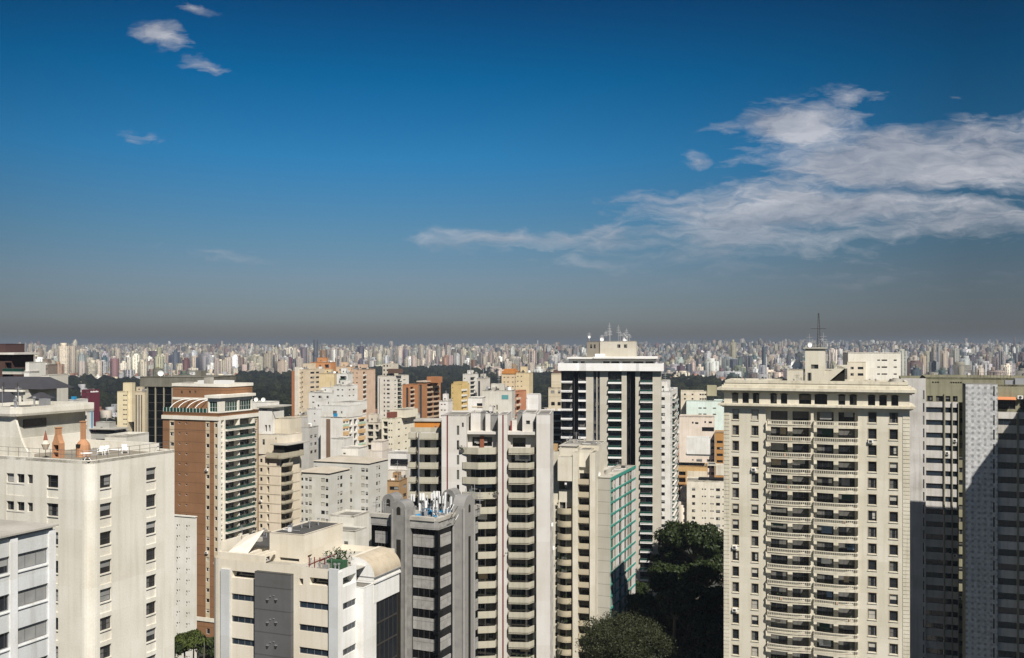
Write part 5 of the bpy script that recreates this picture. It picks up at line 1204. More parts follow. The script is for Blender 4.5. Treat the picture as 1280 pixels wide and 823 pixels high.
# ================================================================ middle distance
WS = {'w': (1.0, 1.2, .2, 'dk'), 's': (1.4, .6, .15, 'd'), 'c': (1.0, 1.3, .2, 'dcB'), 'l': (1.0, 1.1, .2, 'wk'), 'd': (.3, 2.2, .9, 'nd')}
def simple(label, pl, pc, pr, Y, ytop, colr, F=(), Rr=(), pitch=3.0, th=21, n=None, off=3.3, roof=None, house=1, name='apartment_building', cat='building', streak=.5, dirt=.25, D=None, bal=None, ground=0.0, joint=0, group=None):
    m = colr if not isinstance(colr, tuple) else wall_mat(colr, dirt, .85, streak, joint, 'render')
    b = Bld(name, label, pc, Y, th, cat, group); zt = b.z(ytop)
    if D is None:
        if pr > pc + .5:
            D = b.sy(pr); k = pc
            while not (8 < D < 60) and k > pl + (pr - pl) * .35:      # keep a believable depth: move the corner left
                k -= .5; X0 = (k - 640) / FPX * Y; b.X0 = X0; b.o.location.x = X0; D = b.sy(pr)
            if not (3 < D < 60): D = 9.0
        else: D = 12.0
    zt = b.z(ytop); n = n or int((zt - off) / pitch)
    zf = [zt - off - pitch * i for i in range(n)]
    def cols(lst, g):
        out = []
        for c in lst:
            a, e, k = g(c[0]), g(c[1]), c[2]
            if k == 'b' or k == 'g': out.append((a, e, [z + .1 for z in zf], 2.35, 1.1, 'nd'))
            elif k == 'v': out.append((a, e, [1.0], zt - 3.0, .35, 'nb'))
            else: s_, h, dp, st = WS[k]; out.append((a, e, [z + s_ for z in zf], h, dp, st))
        return out
    X, S = b.fx, b.sy
    b.block(X(pl), 0, 0, D, 0, zt, m, F=cols(F, X), Rr=cols(Rr, S), roof=roof, par=.5)
    mb = bal or m
    for c in F:
        if c[2] == 'b': b.balconies(X(c[0]), X(c[1]), 0, zf, 1.0, .95, 'solid', mb)
        if c[2] == 'g': b.balconies(X(c[0]), X(c[1]), 0, zf, .9, 1.05, 'glass', mb)
        if c[2] == 'p': pass
    for c in Rr:
        if c[2] == 'b': b.balconies(S(c[0]), S(c[1]), 0, zf, 1.0, .95, 'solid', mb, side='r')
        if c[2] == 'g': b.balconies(S(c[0]), S(c[1]), 0, zf, .9, 1.05, 'glass', mb, side='r')
    if house:
        w = -X(pl); r = b.rnd
        b.block(-w * .75, -w * .3, D * .3, D * .7, zt - .5, zt + r.uniform(2.2, 3.6), m, F=[(-w * .6, -w * .6 + .8, [zt + .6], .8, .15, 'n')], par=.2, name='roof_house')
        if w > 7: b.tank(-w * .15, D * .5, zt - .5, .9, 1.5, r.choice((M_WHITE, M_ROOF_L)))
        b.antenna(-w * .5, D * .5, zt + 2, r.uniform(2.5, 5.0), 2, .06 * max(1, Y / 300))
        if r.random() < .6: b.antenna(-w * .2, D * .3, zt - .5, r.uniform(2.5, 4.0), 1, .06 * max(1, Y / 300))
        for _ in range(7):
            x = -w * r.random(); y = D * r.random(); b.box('roof_unit', max(x, -w + .5), min(x + r.uniform(1, 2.5), -.4), min(y, D - 2.5), min(y, D - 2.5) + 2, zt - .5, zt + r.uniform(.1, 1.3), r.choice((M_ROOF_L, M_GALV, M_FRAME_W, M_ROOF_D)))
    return b
def fin(b): b.finish(); return b
WH = (.67, .66, .63); CR = (.62, .56, .45); BE = (.58, .50, .38)

# right of the crowned tower
fin(simple('slim white tower with rows of small black windows, hugging the crowned tower on its right', 815, 838, 847, 375, 489, WH, F=[(825.5, 831, 'w'), (817, 821, 'w')], Rr=[(838.4, 839.6, 's'), (840.3, 845.8, 'g')], off=4.5, th=14))
b = simple('pale mint building with twin white roof storeys, behind the pinkish cream building', 858, 905, 905, 490, 501, (.62, .72, .68), F=[(873, 877, 's'), (879, 883, 's'), (891, 895, 's')], off=5.5, n=2, th=10, house=0); b.block(b.fx(851, 4), b.fx(883, 4), 4, 12, 0, b.z(488.5, -30, 4), wall_mat(CR, .3), F=[(b.fx(a, 4), b.fx(a + 2.3, 4), [b.z(494, -30, 4), b.z(499.5, -30, 4)], .8, .2, 'd') for a in (855, 864.5, 874.5, 877.5, 880.5)], par=.3); b.block(b.fx(884, 5), b.fx(896, 5), 6, 12, 70, b.z(494.5, -20, 5), wall_mat((.35, .33, .22), .3), par=.2); fin(b)
b = simple('pinkish cream building with small black windows and a long dark terrace slot near its top', 849, 893, 893, 465, 521, (.68, .60, .52), F=[(865, 867, 's'), (870.5, 877.5, 'w'), (883.5, 887, 'w'), (889, 892.5, 'w')], off=13.2, pitch=3.0, th=12, house=0)
b.box('terrace_slot', b.fx(877.5), b.fx(892.5), -.06, .05, b.z(539.3), b.z(534.3), M_GLASS)
for a, c, z in ((865, 867, 530), (869, 873, 530.5), (880.5, 882.5, 529), (886, 890, 529.3)): b.box('window', b.fx(a), b.fx(c), -.05, .03, b.z(z), b.z(z - 2.2), M_GLASS)
fin(b)
fin(simple('orange-brown narrow building with black strip windows, wedged left of the beige neoclassical tower', 893.5, 912, 912, 460, 541, (.42, .22, .07), F=[(896, 903.5, 'w')], off=6.0, pitch=3.0, th=12, house=0))
b = simple('ochre building with cream bands and tan corner balconies, below the pinkish cream one', 847, 884, 884, 430, 583, (.50, .33, .15), F=[(848.5, 857, 'b')], off=5, th=12, house=0, bal=wall_mat((.42, .24, .10), .3)); b.box('cream_band', b.fx(859), b.fx(884), -.1, .02, b.z(598), b.z(589.5), wall_mat(CR, .3)); b.block(b.fx(858), b.fx(887.5), 1, 9, 50, b.z(570, 0, 1), wall_mat((.68, .68, .66), .3), F=[(b.fx(868.5), b.fx(870.5), [b.z(574)], .5, .2, 'd'), (b.fx(873.5), b.fx(875.5), [b.z(574)], .5, .2, 'd')], par=.2); b.box('roof_slab', b.fx(857), b.fx(888), .8, 9.3, b.z(569.8), b.z(568.6), M_ROOF_D); fin(b)
b = simple('cream block with scattered black windows rising just above the big dark tree', 858.5, 912, 912, 412, 602, (.62, .58, .50), F=[(865, 869, 'w'), (877.5, 879, 's'), (880.5, 882.5, 's'), (888, 889.5, 's'), (890.5, 892, 's'), (895, 900, 'w'), (903, 905, 's')], off=5.2, pitch=3.0, th=10, house=0); b.block(b.fx(885), b.fx(895), .5, 8, 40, b.z(581), wall_mat((.6, .57, .5), .3), par=.2, roof=M_ROOF_D); b.block(b.fx(895), b.fx(912), 2.5, 9, 40, b.z(595), wall_mat((.6, .57, .5), .3), par=.2, roof=M_ROOF_D); fin(b)
b = simple('white block with small square openings standing right behind the beige neoclassical tower', 1060, 1126, 1126, 430, 441, (.70, .67, .60), F=[(1096.5, 1100, 's'), (1102, 1109, 's'), (1102, 1109, 's'), (1117, 1121, 's')], off=5.0, pitch=3.0, th=8, n=8, house=0); b.block(b.fx(1058), b.fx(1081), -2, -.05, 0, b.z(452.5), wall_mat(CR, .3), F=[(b.fx(1062), b.fx(1066), [b.z(462), b.z(470), b.z(478)], 1.1, .2, 'd'), (b.fx(1071), b.fx(1078), [b.z(462), b.z(470), b.z(478)], 1.1, .2, 'd')], par=.3); fin(b)

# left middle cluster
b = simple('white villa-like block with penthouse and black slit windows, right of the brick tower', 321, 351, 355, 330, 509, WH, F=[(331, 333.7, 'd'), (335.5, 338, 'd'), (346, 349, 'd')], off=8.5, n=4, th=16, house=0); b.block(b.fx(313, 6), b.fx(338, 6), 6, 12, 60, b.z(502.5, -8, 6), wall_mat(WH, .2), par=.3); b.box('roof_slab', b.fx(325), .8, -.8, 12, b.z(510), b.z(508.5), M_ROOF_L); b.box('terrace_slot', b.fx(328), b.fx(334), -.03, .1, b.z(513.5), b.z(512), M_GLASS); b.box('terrace_slot', b.fx(341), b.fx(350), -.03, .1, b.z(513.5), b.z(512), M_GLASS); b.dish(b.fx(322, 8), 7, b.z(502.5, -8, 6), .7); b.dish(b.fx(331, 8), 7, b.z(502.5, -8, 6), .7); b.block(.1, 5.5, 2, 10, 0, b.z(523, 0, 2), wall_mat(CR, .2), par=.2); fin(b)
b = Bld('apartment_building', 'cream block with faceted corner balconies between the brick tower and pale grey slabs', 350, 318, 22)
def _corner_block():
    m = wall_mat((.68, .60, .48), .2, .85, .5, 3.0, 'cream render'); mc = wall_mat((.42, .38, .29), .4, .9, .5, 0, 'tan concrete')
    zt = b.z(572); zf = [zt - 3.0 * (i + 1) + .1 for i in range(17)]; X, S = b.fx, b.sy
    b.block(X(322), 0, 0, S(374.5), 0, zt, m, F=[(X(325), X(328), [z + 1 for z in zf], 1.2, .2, 'd'), (X(333.5), X(336.5), [z + .3 for z in zf], 2.2, 1.0, 'nd')], Rr=[(S(351.5), S(365.5), [z + .3 for z in zf], 2.35, 1.4, 'gb', 'balcony_door')], par=.2, roof=M_ROOF_L)
    b.balconies(S(351), S(366), 0, zf, 1.3, .95, 'cham', mc, side='r')
    me = balcony_mesh(3.4, .9, .95, 'round', mc)
    s = Shape(); 
    for z in zf: s.box(X(322), .05, -.05, 0, z - .05, z + .06, mc); s.box(0, .05, S(366), S(374.5), z - .05, z + .06, mc)
    b.part('band', s)
    b.balconies(S(351) - 2, S(374), .3, [zt - .2], 1.6, 1.7, 'solid', mc, side='r'); b.balconies(X(335), 1.5, .5, [zt - .2], 1.6, 1.7, 'solid', mc)
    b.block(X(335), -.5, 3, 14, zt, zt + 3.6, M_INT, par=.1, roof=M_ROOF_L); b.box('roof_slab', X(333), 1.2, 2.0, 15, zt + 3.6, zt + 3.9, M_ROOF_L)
    b.block(X(322, 6), X(356, 6), 6, 16, zt, b.z(543.5, -5, 6), wall_mat((.7, .64, .54), .2), F=[(X(328, 6), X(331, 6), [b.z(557, -5, 6)], 1.8, .2, 'd'), (X(344, 6), X(345.5, 6), [b.z(550, -5, 6)], .7, .2, 'n')], par=.2); b.finish()
_corner_block()
fin(simple('mid grey blank-walled block with a small roof garden, above the cream block with faceted balconies', 353, 386, 398, 385, 534, (.46, .45, .43), F=[(367.5, 369.5, 's')], Rr=[(388, 391, 'w'), (393, 396, 'w')], off=5.5, n=3, th=16))
def slab_hip(b, x0, x1, y0, y1, z, h):
    s = Shape(); o = .4; i = min(x1 - x0, y1 - y0) * .35; A = [(x0 - o, y0 - o), (x1 + o, y0 - o), (x1 + o, y1 + o), (x0 - o, y1 + o)]; Bq = [(x0 + i, y0 + i), (x1 - i, y0 + i), (x1 - i, y1 - i), (x0 + i, y1 - i)]
    mt = wall_mat((.44, .40, .34), .3, .9, .1, 0, 'pale fibre-cement roof')
    for k in range(4): j = (k + 1) % 4; s.face([(*A[k], z), (*A[j], z), (*Bq[j], z + h), (*Bq[k], z + h)], mt)
    s.face([(*q, z + h) for q in Bq], mt); b.part('hipped_roof', s)
mpg = wall_mat((.53, .53, .50), .15, .85, .4, 0, 'pale grey-green render')
b = simple('nearer of two pale grey slabs with hipped roofs and shuttered windows', 371, 411, 437, 338, 592.5, mpg, F=[(375, 379, 'l'), (381, 384.7, 'l'), (386, 389.6, 'c'), (401.3, 406, 'c'), (407, 410.3, 'w')], Rr=[(422, 424.3, 'c'), (425.3, 428.3, 'c')], off=3.9, pitch=2.75, house=0); slab_hip(b, b.fx(371), 0, 0, b.sy(437), b.z(592), 1.3); fin(b)
b = simple('farther and wider of two pale grey slabs with hipped roofs and shuttered windows', 392, 460.5, 485, 352, 580, mpg, F=[(394, 397.5, 'l'), (401, 404, 'l'), (408, 412, 'l'), (437.5, 440, 'c'), (451.5, 455.8, 'c'), (457, 460, 'w')], Rr=[(470.3, 472.5, 'c'), (473.3, 475.5, 'c')], off=3.9, pitch=2.75, house=0); slab_hip(b, b.fx(392), 0, 0, b.sy(485), b.z(579.6), 1.3); fin(b)
b = simple('white and peach block with brown window strip on its blind side wall', 401, 428, 458, 405, 521.5, (.72, .70, .66), F=[(408, 413, 'w')], Rr=[(429, 431.5, 's'), (433, 435, 's'), (436.8, 440.5, 'd'), (442.5, 446.5, 'd'), (449, 455.5, 'w')], off=4, pitch=2.95, house=0)
mpe = wall_mat((.62, .42, .22), .3); mgr = wall_mat((.40, .52, .40), .3)
s = Shape(); zt = b.z(521.5)
for i in range(18):
    z = zt - 4 - 2.95 * i
    for a, c in ((428.5, 436.3), (447.5, 456.8)): s.box(0, .1, b.sy(a), b.sy(c), z + 2.15, z + 2.9, mpe if i % 2 else mpe); s.box(0, .08, b.sy(a), b.sy(c), z, z + .9, mpe if i % 3 else mgr)
b.part('peach_panels', s); s = Shape(); s.box(b.fx(408), b.fx(413), -.12, -.0, 0, zt - 1, wall_mat((.20, .13, .09), .4)); b.part('brown_strip', s)
b.block(b.fx(402, 3), b.fx(447, 12), 3, 16, zt - .5, b.z(507.5, -3, 3), wall_mat(WH, .2), F=[(b.fx(416, 3), b.fx(421, 3), [zt + .6], 1.6, .2, 'nb'), (b.fx(426, 3), b.fx(428, 3), [zt + 1.2], .9, .2, 'n')], par=.2); b.block(b.fx(411, 6), b.fx(447, 14), 8, 22, zt + 2, b.z(503, 0, 9), wall_mat(WH, .2), par=.2); b.box('blue_sheet', b.fx(416), b.fx(420), .4, 1.2, zt, zt + 1.3, M_BLUE); fin(b)
fin(simple('blank grey-white annex with a flat lid roof, in front of the white and peach block', 413.5, 437, 441, 378, 548, (.62, .61, .58), off=4, th=16, house=0, n=1, F=[(430, 432.5, 's')]))
fin(simple('small white step-roofed block tucked below the white and peach block', 427, 450, 459, 372, 560, (.70, .68, .64), F=[(429, 432, 's')], off=4, th=16, house=0, n=4))
fin(simple('cream block with black balcony slots between peach block and cream corner building', 452, 478, 484, 440, 528, (.60, .55, .47), F=[(459.5, 466.5, 'd'), (469, 473, 'd')], off=3.6, th=16, bal=wall_mat(WH, .2)))
b = simple('cream corner building with a red-planted roof terrace and tiny side windows', 477, 491, 522, 432, 523, (.70, .66, .54), F=[(479, 484.5, 'd'), (485.5, 487.5, 's'), (488.8, 490.3, 's')], Rr=[(497.5, 500, 's'), (506.5, 508.5, 's')], off=4, pitch=3.0, house=0); b.block(b.fx(478, 1), b.fx(507, 8), 8, 20, b.z(524), b.z(512.5, 0, 8), wall_mat((.7, .66, .55), .2), F=[(-3, -2, [b.z(519, 0, 8)], .8, .2, 'n')], par=.2); b.box('red_planter', b.fx(482), -1, 1, 6, b.z(523), b.z(516), wall_mat((.20, .06, .04), .6)); fin(b)
fin(simple('low white block right of the cream corner building', 500, 523, 525, 470, 519, (.70, .68, .62), F=[(513, 516, 's')], off=4, th=10, n=6))
b = simple('white drum-like annex with dark curved lid, in front of the cream corner building', 464, 482, 486, 400, 552, (.66, .60, .54), off=4, th=12, house=0, n=1); b.block(b.fx(463), 1.2, -3, 9, 0, b.z(563), wall_mat((.66, .61, .56), .3), par=.2); fin(b)
b = simple('white house-like block with black glazed terrace seen over the dark steel tower', 485, 512, 516, 385, 566, (.66, .65, .64), off=4, th=12, house=0, n=1); b.box('terrace_slot', b.fx(489), b.fx(510), -.5, .2, b.z(581), b.z(574), M_GLASS); b.block(b.fx(487), b.fx(511), -4, -.05, 0, b.z(587), wall_mat((.62, .58, .52), .3), par=.2); fin(b)
fin(simple('tan and brown fronted low block just left of the red-striped tower foot', 484, 503, 509, 330, 601, (.38, .24, .12), F=[(487, 500, 'w')], Rr=[(504, 508, 'w')], off=4.2, th=14, n=8))
b = simple('cluttered white stair-roofed block behind the barrel-roofed office', 413, 443, 461, 255, 645, (.68, .66, .61), F=[(419, 423, 's'), (432, 436, 's')], Rr=[(449, 453, 'w')], off=7, th=20, house=0, n=5); b.block(b.fx(400), b.fx(458), -6, -.1, 0, b.z(662, 0, -5), wall_mat((.66, .65, .60), .3), F=[(b.fx(419, -6), b.fx(424, -6), [b.z(677, 0, -6)], .8, .2, 'd'), (b.fx(430, -6), b.fx(435, -6), [b.z(682, 0, -6)], 1.1, .2, 'd')], par=.3); b.block(b.fx(400), b.fx(470), -14, -6.1, 0, b.z(692, 0, -9), wall_mat((.64, .60, .52), .4), par=.5, roof=M_ROOF_L); fin(b)

# white stepped group at 390-455
fin(simple('white stepped block with dark top balconies, in front of the tall cream tower', 386, 418, 440, 520, 491, WH, F=[(390, 393, 's'), (398, 402, 'w'), (408, 411, 'w')], Rr=[(421, 424, 's'), (428, 431, 's')], off=4, n=12))
fin(simple('bright white cube-shaped block just right of the white stepped block', 417, 434, 447, 500, 482, (.7,.69,.66), F=[(421, 424, 's'), (427, 429, 's')], Rr=[(436, 438, 's'), (441, 443, 's')], off=4, n=10))
fin(simple('white slab with one column of tiny windows, left of the white and peach block', 384, 401, 421, 428, 511, (.68,.67,.65), F=[(392.5, 394, 's')], Rr=[(404, 407, 'w'), (412, 416, 'w')], off=4, pitch=3.1))
fin(simple('small beige dotted block with a dark roof below the tall cream tower', 368, 382, 386, 480, 519, (.62, .54, .42), F=[(371, 373, 's'), (375, 377, 's'), (379, 381, 's')], off=3.5, n=6, th=14, roof=M_ROOF_D))
# towers in front of the park
b = (simple('tall cream tower with an orange edge strip rising against the dark park', 367, 376, 406, 610, 462, (.62, .53, .40), F=[(368, 369.5, 'v'), (374.5, 375.8, 's')], Rr=[(377, 379, 'd'), (388, 393, 'w'), (395, 399, 'w')], off=4, roof=M_ROOF)); s = Shape(); s.box(b.fx(365), b.fx(369), -.35, 3, 0, b.z(464), wall_mat((.36, .15, .07), .2)); b.part('orange_strip', s); b.block(b.fx(369), b.fx(374), -.6, 3, 0, b.z(459), wall_mat((.66, .62, .54), .2), par=.2); fin(b)
fin(simple('squat yellow-beige blank block behind the white stepped block', 399, 420, 424, 590, 467, (.62, .50, .30), off=5, n=2, th=12))
fin(simple('orange penthouse-topped block peeping over the tall cream tower', 388, 415, 420, 660, 453, (.52, .24, .10), F=[(399, 401, 'w'), (406, 411, 'd')], off=4, n=8, th=12))
fin(simple('white block with glassy balconies beside the squat yellow-beige block', 421, 436, 441, 570, 467, (.70, .70, .68), F=[(425, 433, 'g')], off=4, n=10, th=12))
fin(simple('slim pink-beige tower with shelf balconies at the left rim of the park gap', 439, 453.5, 457, 620, 462, (.58, .43, .32), F=[(440, 442, 's'), (445, 447, 's')], Rr=[(454, 456.7, 'b')], off=4, bal=wall_mat((.66, .66, .62), .2), D=16))
fin(simple('peach-coloured flat-topped tower behind the pink-beige tower', 420, 440, 444, 700, 458.5, (.60, .44, .30), F=[(424, 427, 'w'), (432, 435, 'w')], off=4, th=12))
b = simple('stepped white tower with a brown crown and grey window strips at the park edge', 472, 492, 511, 690, 470, (.66, .63, .57), F=[(473.5, 474.5, 'v'), (479.5, 481.3, 'w'), (483.5, 487, 'w')], Rr=[(493, 495, 's'), (497, 501, 'g'), (504, 507, 's')], off=5, house=0); b.block(b.fx(473), b.fx(488, 6), 6, 18, 40, b.z(455, 0, 6), wall_mat((.55, .51, .43), .2), F=[(b.fx(a), b.fx(a + 2), [60 + 3 * i for i in range(6)], 1.2, .2, 'd') for a in (474, 478, 482)], par=.3); b.box('brown_crown', b.fx(483), b.fx(496), 2, 9, b.z(467), b.z(461.5), wall_mat((.12, .07, .05), .2)); fin(b)
fin(simple('terracotta tower wedge with black stripes right of the stepped white tower', 503, 512, 518, 665, 481, (.42, .19, .08), F=[(507.5, 510.5, 'v')], Rr=[(513, 517, 'b')], off=4, bal=wall_mat((.60, .52, .42), .2), house=0, D=14))
b = simple('brown brick tower with tan balconies standing alone against the dark park', 522, 533, 551, 600, 477, (.34, .16, .07), F=[(523.5, 527, 'v')], Rr=[(534, 540, 'b'), (542, 548, 'b')], off=4, bal=wall_mat((.46, .36, .26), .2), house=0); b.box('brick_crown', b.fx(529), 5, 5, 12, b.z(479), b.z(471.5), wall_mat((.36, .16, .07), .2)); b.box('cornice', b.fx(522) - .5, .5, -.6, 15, b.z(478), b.z(476.5), wall_mat((.5, .42, .34), .2)); fin(b)
fin(simple('small white block dotted with black windows, between the brown brick and yellow towers', 549, 563, 566, 520, 501.5, (.70, .67, .64), F=[(551, 553, 's'), (555, 557, 's'), (560, 562.5, 's')], off=3.5, n=12, th=14))
b = simple('yellow tower with a white balcony strip, centre of the middle distance', 564, 576, 587, 560, 480, (.60, .44, .18), F=[(565.5, 566.5, 's')], Rr=[(577, 582, 'b')], off=4, bal=wall_mat((.72, .71, .68), .2), house=0); b.block(b.fx(565), b.fx(577), 2, 9, 50, b.z(477.5, 0, 2), wall_mat((.62, .46, .20), .2), par=.3); fin(b)
b = simple('white tower with a dark recessed grid beside the park, above the pale roof group', 578.5, 587, 598, 700, 467.5, (.66, .64, .60), F=[(580, 581.5, 's')], Rr=[(588, 594, 'd')], off=5); fin(b)
fin(simple('round-shouldered pale block right of the dark recessed grid tower', 596, 603, 608, 690, 473, (.56, .53, .48), F=[(597.5, 600, 'v')], off=4, D=14, n=6))
b = simple('bright white block with open terrace frame below the yellow tower', 585, 605, 607, 430, 497, (.72, .70, .67), F=[(596, 604, 'd')], off=5, n=2, th=8, house=0); b.box('cream_band', b.fx(590), b.fx(604), -.1, .05, b.z(509.5), b.z(508), wall_mat(BE, .2)); fin(b)
b = simple('wide pale stone-grey block with a teal glass opening on its top floor', 603, 640, 644, 440, 488, (.56, .54, .49), F=[(612, 614, 'd'), (620.5, 622, 'd'), (617, 619, 's')], off=9, n=6, th=8, house=1); b.box('teal_window', b.fx(627), b.fx(635.5), -.05, .02, b.z(499.5), b.z(494), plain('teal reflecting glass', (.10, .26, .26), .15)); fin(b)
fin(simple('terracotta sliver tower with diagonal shadowed balconies, before the twin cream towers', 636.5, 645, 650, 470, 489, (.50, .22, .12), F=[(643.5, 645, 'w')], Rr=[(645.5, 649, 'b')], off=4, bal=wall_mat((.6, .5, .4), .2), D=14, house=0))
b = simple('cream tower with an orange-tiled top, left half of the twin pair against the park', 627, 643, 647, 640, 467.5, (.62, .50, .34), F=[(629.5, 631.5, 's'), (634, 636, 's'), (640, 642, 's')], Rr=[(644, 646, 's')], off=4, th=14, house=0, D=14); s = Shape(); mo = wall_mat((.48, .20, .05), .2); s.prism([(b.fx(627.5), -.3), (.3, -.3), (.3, 12), (b.fx(627.5), 12)], b.z(467.5), b.z(464), mo); s.prism([(b.fx(629), 1), (-1, 1), (-1, 11), (b.fx(629), 11)], b.z(464), b.z(461.5), mo); b.part('orange_roof', s); fin(b)
fin(simple('plain cream tower with vertical seams, right half of the twin pair against the park', 645, 661.5, 663, 600, 466, (.62, .51, .33), F=[(646.5, 648, 's'), (651, 652.5, 's')], off=4, th=12, D=12))
b = simple('bright white low tower dotted with black windows, below the twin cream towers', 651, 659, 676.5, 520, 498, (.70,.69,.68), F=[(652.5, 654, 's'), (656, 658, 's')], Rr=[(666, 669, 's'), (671.5, 674, 's')], off=3.4, pitch=2.9, n=10, th=12, house=0, D=None); b.block(b.fx(658), b.fx(672), 1.5, 9, 50, b.z(493), wall_mat((.70,.69,.68), .15), par=.2); fin(b)
b = simple('tall stone-beige tower with stepped top, tucked left behind the crowned tower', 685.5, 704, 706, 405, 484.5, (.56, .49, .37), F=[(688.5, 693, 'w'), (697.5, 700.5, 'w')], off=3.5, n=1, th=8, house=0, joint=3.0); b.block(b.fx(689), b.fx(705), .5, 12, 60, b.z(467), wall_mat((.56, .49, .37), .2, .85, .4, 3.0, 'stone render'), F=[], par=.3); b.box('brown_crown', b.fx(691), b.fx(700), 2, 8, b.z(468), b.z(463), wall_mat((.1, .06, .05), .2))
for i in range(3): zz = b.z(507 + 8.5 * i); [b.box('window', b.fx(a), b.fx(c), -.05, .05, zz, zz + 1.4, M_FRAME_W if i == 1 else M_GLASS) for a, c in ((689, 693.5), (697, 701))]
fin(b)
b = Bld('apartment_building', 'balconied cream block with deep black slots between the red-striped and crowned towers', 706, 330, 8)
b.block(b.fx(686), 0, 0, 12, 0, b.z(517), wall_mat((.56, .50, .40), .3), F=[(b.fx(687), b.fx(703), [b.z(525.5 + 8.6 * i) for i in range(20)], 1.7, 1.2, 'n', 'balcony_door')], par=.3); b.finish()

# left background
b = simple('dark brown framed penthouse block with green glass balconies at the left edge', -40, 31, 42, 235, 443.5, (.07, .035, .03), F=[(6, 30, 'g'), (-30, -2, 'g')], off=4.3, pitch=2.9, th=10, house=0, bal=wall_mat((.5, .48, .44), .2), roof=M_ROOF_L, n=14); b.box('roof_slab', b.fx(-40), b.fx(22), -1.2, 8, b.z(443.5), b.z(441), wall_mat((.62, .60, .56), .2)); b.block(b.fx(-40), b.fx(3), 1, 8, 85, b.z(430), wall_mat((.06, .03, .03), .2), par=.2); fin(b)
b = simple('white stair-stepped party wall block right of the dark brown penthouse', 30, 48, 49.5, 225, 464, (.70, .69, .66), F=[(42, 45, 's')], off=4.4, n=1, th=10, house=0); b.block(b.fx(31.5), b.fx(36), .1, 6, 60, b.z(453), wall_mat((.70, .69, .66), .2), par=.2); b.block(b.fx(48), b.fx(58), 1, 8, 0, b.z(469), wall_mat((.62, .60, .55), .2), par=.2); fin(b)
fin(simple('brown-grey windowless slab block behind the dark brown penthouse', 46, 69, 72, 520, 456, (.23, .19, .165), F=[(48, 70, 's')], off=4, n=3, th=10))
b = simple('long white building with dark hipped tile roofs behind the ivory terrace tower', -60, 60, 71, 165, 488, (.70, .68, .62), F=[(26, 29, 'w')], off=3.2, n=2, th=14, house=0, roof=M_ROOF_D)
def _hips():
    def hip(x0, x1, y0, y1, z, h, ins):
        s = Shape(); A = [(x0, y0), (x1, y0), (x1, y1), (x0, y1)]; C = [(x0 + ins, y0 + ins), (x1 - ins, y0 + ins), (x1 - ins, y1 - ins), (x0 + ins, y1 - ins)]
        for k in range(4): j = (k + 1) % 4; s.face([(*A[k], z), (*A[j], z), (*C[j], z + h), (*C[k], z + h)], M_TILE)
        s.face([(*q, z + h) for q in C], M_TILE); b.part('hipped_roof', s)
    X = b.fx; hip(X(-40), X(48), 1, 9, b.z(487), 1.9, 2.8); hip(X(40), X(58), -1.4, 2.2, b.z(498), 1.0, 1.4); hip(X(-30), X(24), -2.2, 2.2, b.z(502), 1.5, 1.4)
    b.box('cornice', X(-60), .3, -.5, 0, b.z(490), b.z(487.5), wall_mat((.72, .7, .64), .2)); b.block(X(-60), X(66), -3.2, -.1, 0, b.z(503), wall_mat((.70, .68, .62), .3), par=.3)
    for px in (10, 27.5): s = Shape(); s.bar((X(px), -1, b.z(505)), (X(px), -1, b.z(478)), .09, M_FRAME_D, 6); b.part('mast', s)
_hips(); fin(b)
b = simple('maroon office block with a small white roof sign among the trees', 102, 112, 124.5, 700, 487.5, (.115, .012, .028), F=[(104, 111, 's')], off=3.4, pitch=3.4, th=20, house=0, name='office_building')
s = Shape()
for i in range(9): x = b.sy(113.2 + i * 1.1); s.box(.05, .25, x, x + (b.sy(114.2) - b.sy(113.2)) * .6, b.z(491), b.z(489.0 + .3 * (i % 3)), M_WHITE)
b.part('sign_lettering', s); fin(b)
fin(simple('small white villa block with a blue water tank in front of the maroon office block', 83, 100, 110, 330, 500, WH, F=[(86, 88, 's'), (93, 95, 's')], off=3.5, n=3, th=16, house=0)).box('blue_tank', -2.6, -1.4, 2, 3.2, 71.4, 72.9, M_BLUE)
b = simple('tiny white block with a blue stripe seen between ivory terrace tower and maroon block', 104, 112.5, 117, 300, 514, WH, F=[(106, 109, 'w')], off=3.5, n=5, th=14, house=0); b.box('blue_stripe', 0, .1, b.sy(114), b.sy(115.6), 20, b.z(515), M_BLUE); fin(b)
fin(simple('left cream tower of the pair by the black glass block, with small windows', 146.5, 159, 164.5, 520, 489.5, (.64, .56, .38), F=[(153.8, 156, 's'), (156.6, 158.6, 's')], off=3.8, pitch=2.5, th=8, house=0, D=5)).block(-3.0, 2.0, 1.2, 4.6, 50, 70.5, wall_mat((.66, .58, .40), .2), par=.3)
fin(simple('right cream tower of the pair by the black glass block, with dark vertical stripes', 164, 181, 183.5, 535, 489.5, (.52, .45, .33), F=[(165.8, 167.8, 'v'), (169.2, 171.2, 'v'), (172.8, 174.6, 'v'), (176.2, 177.6, 'v')], off=3.8, n=1, th=8, D=6))
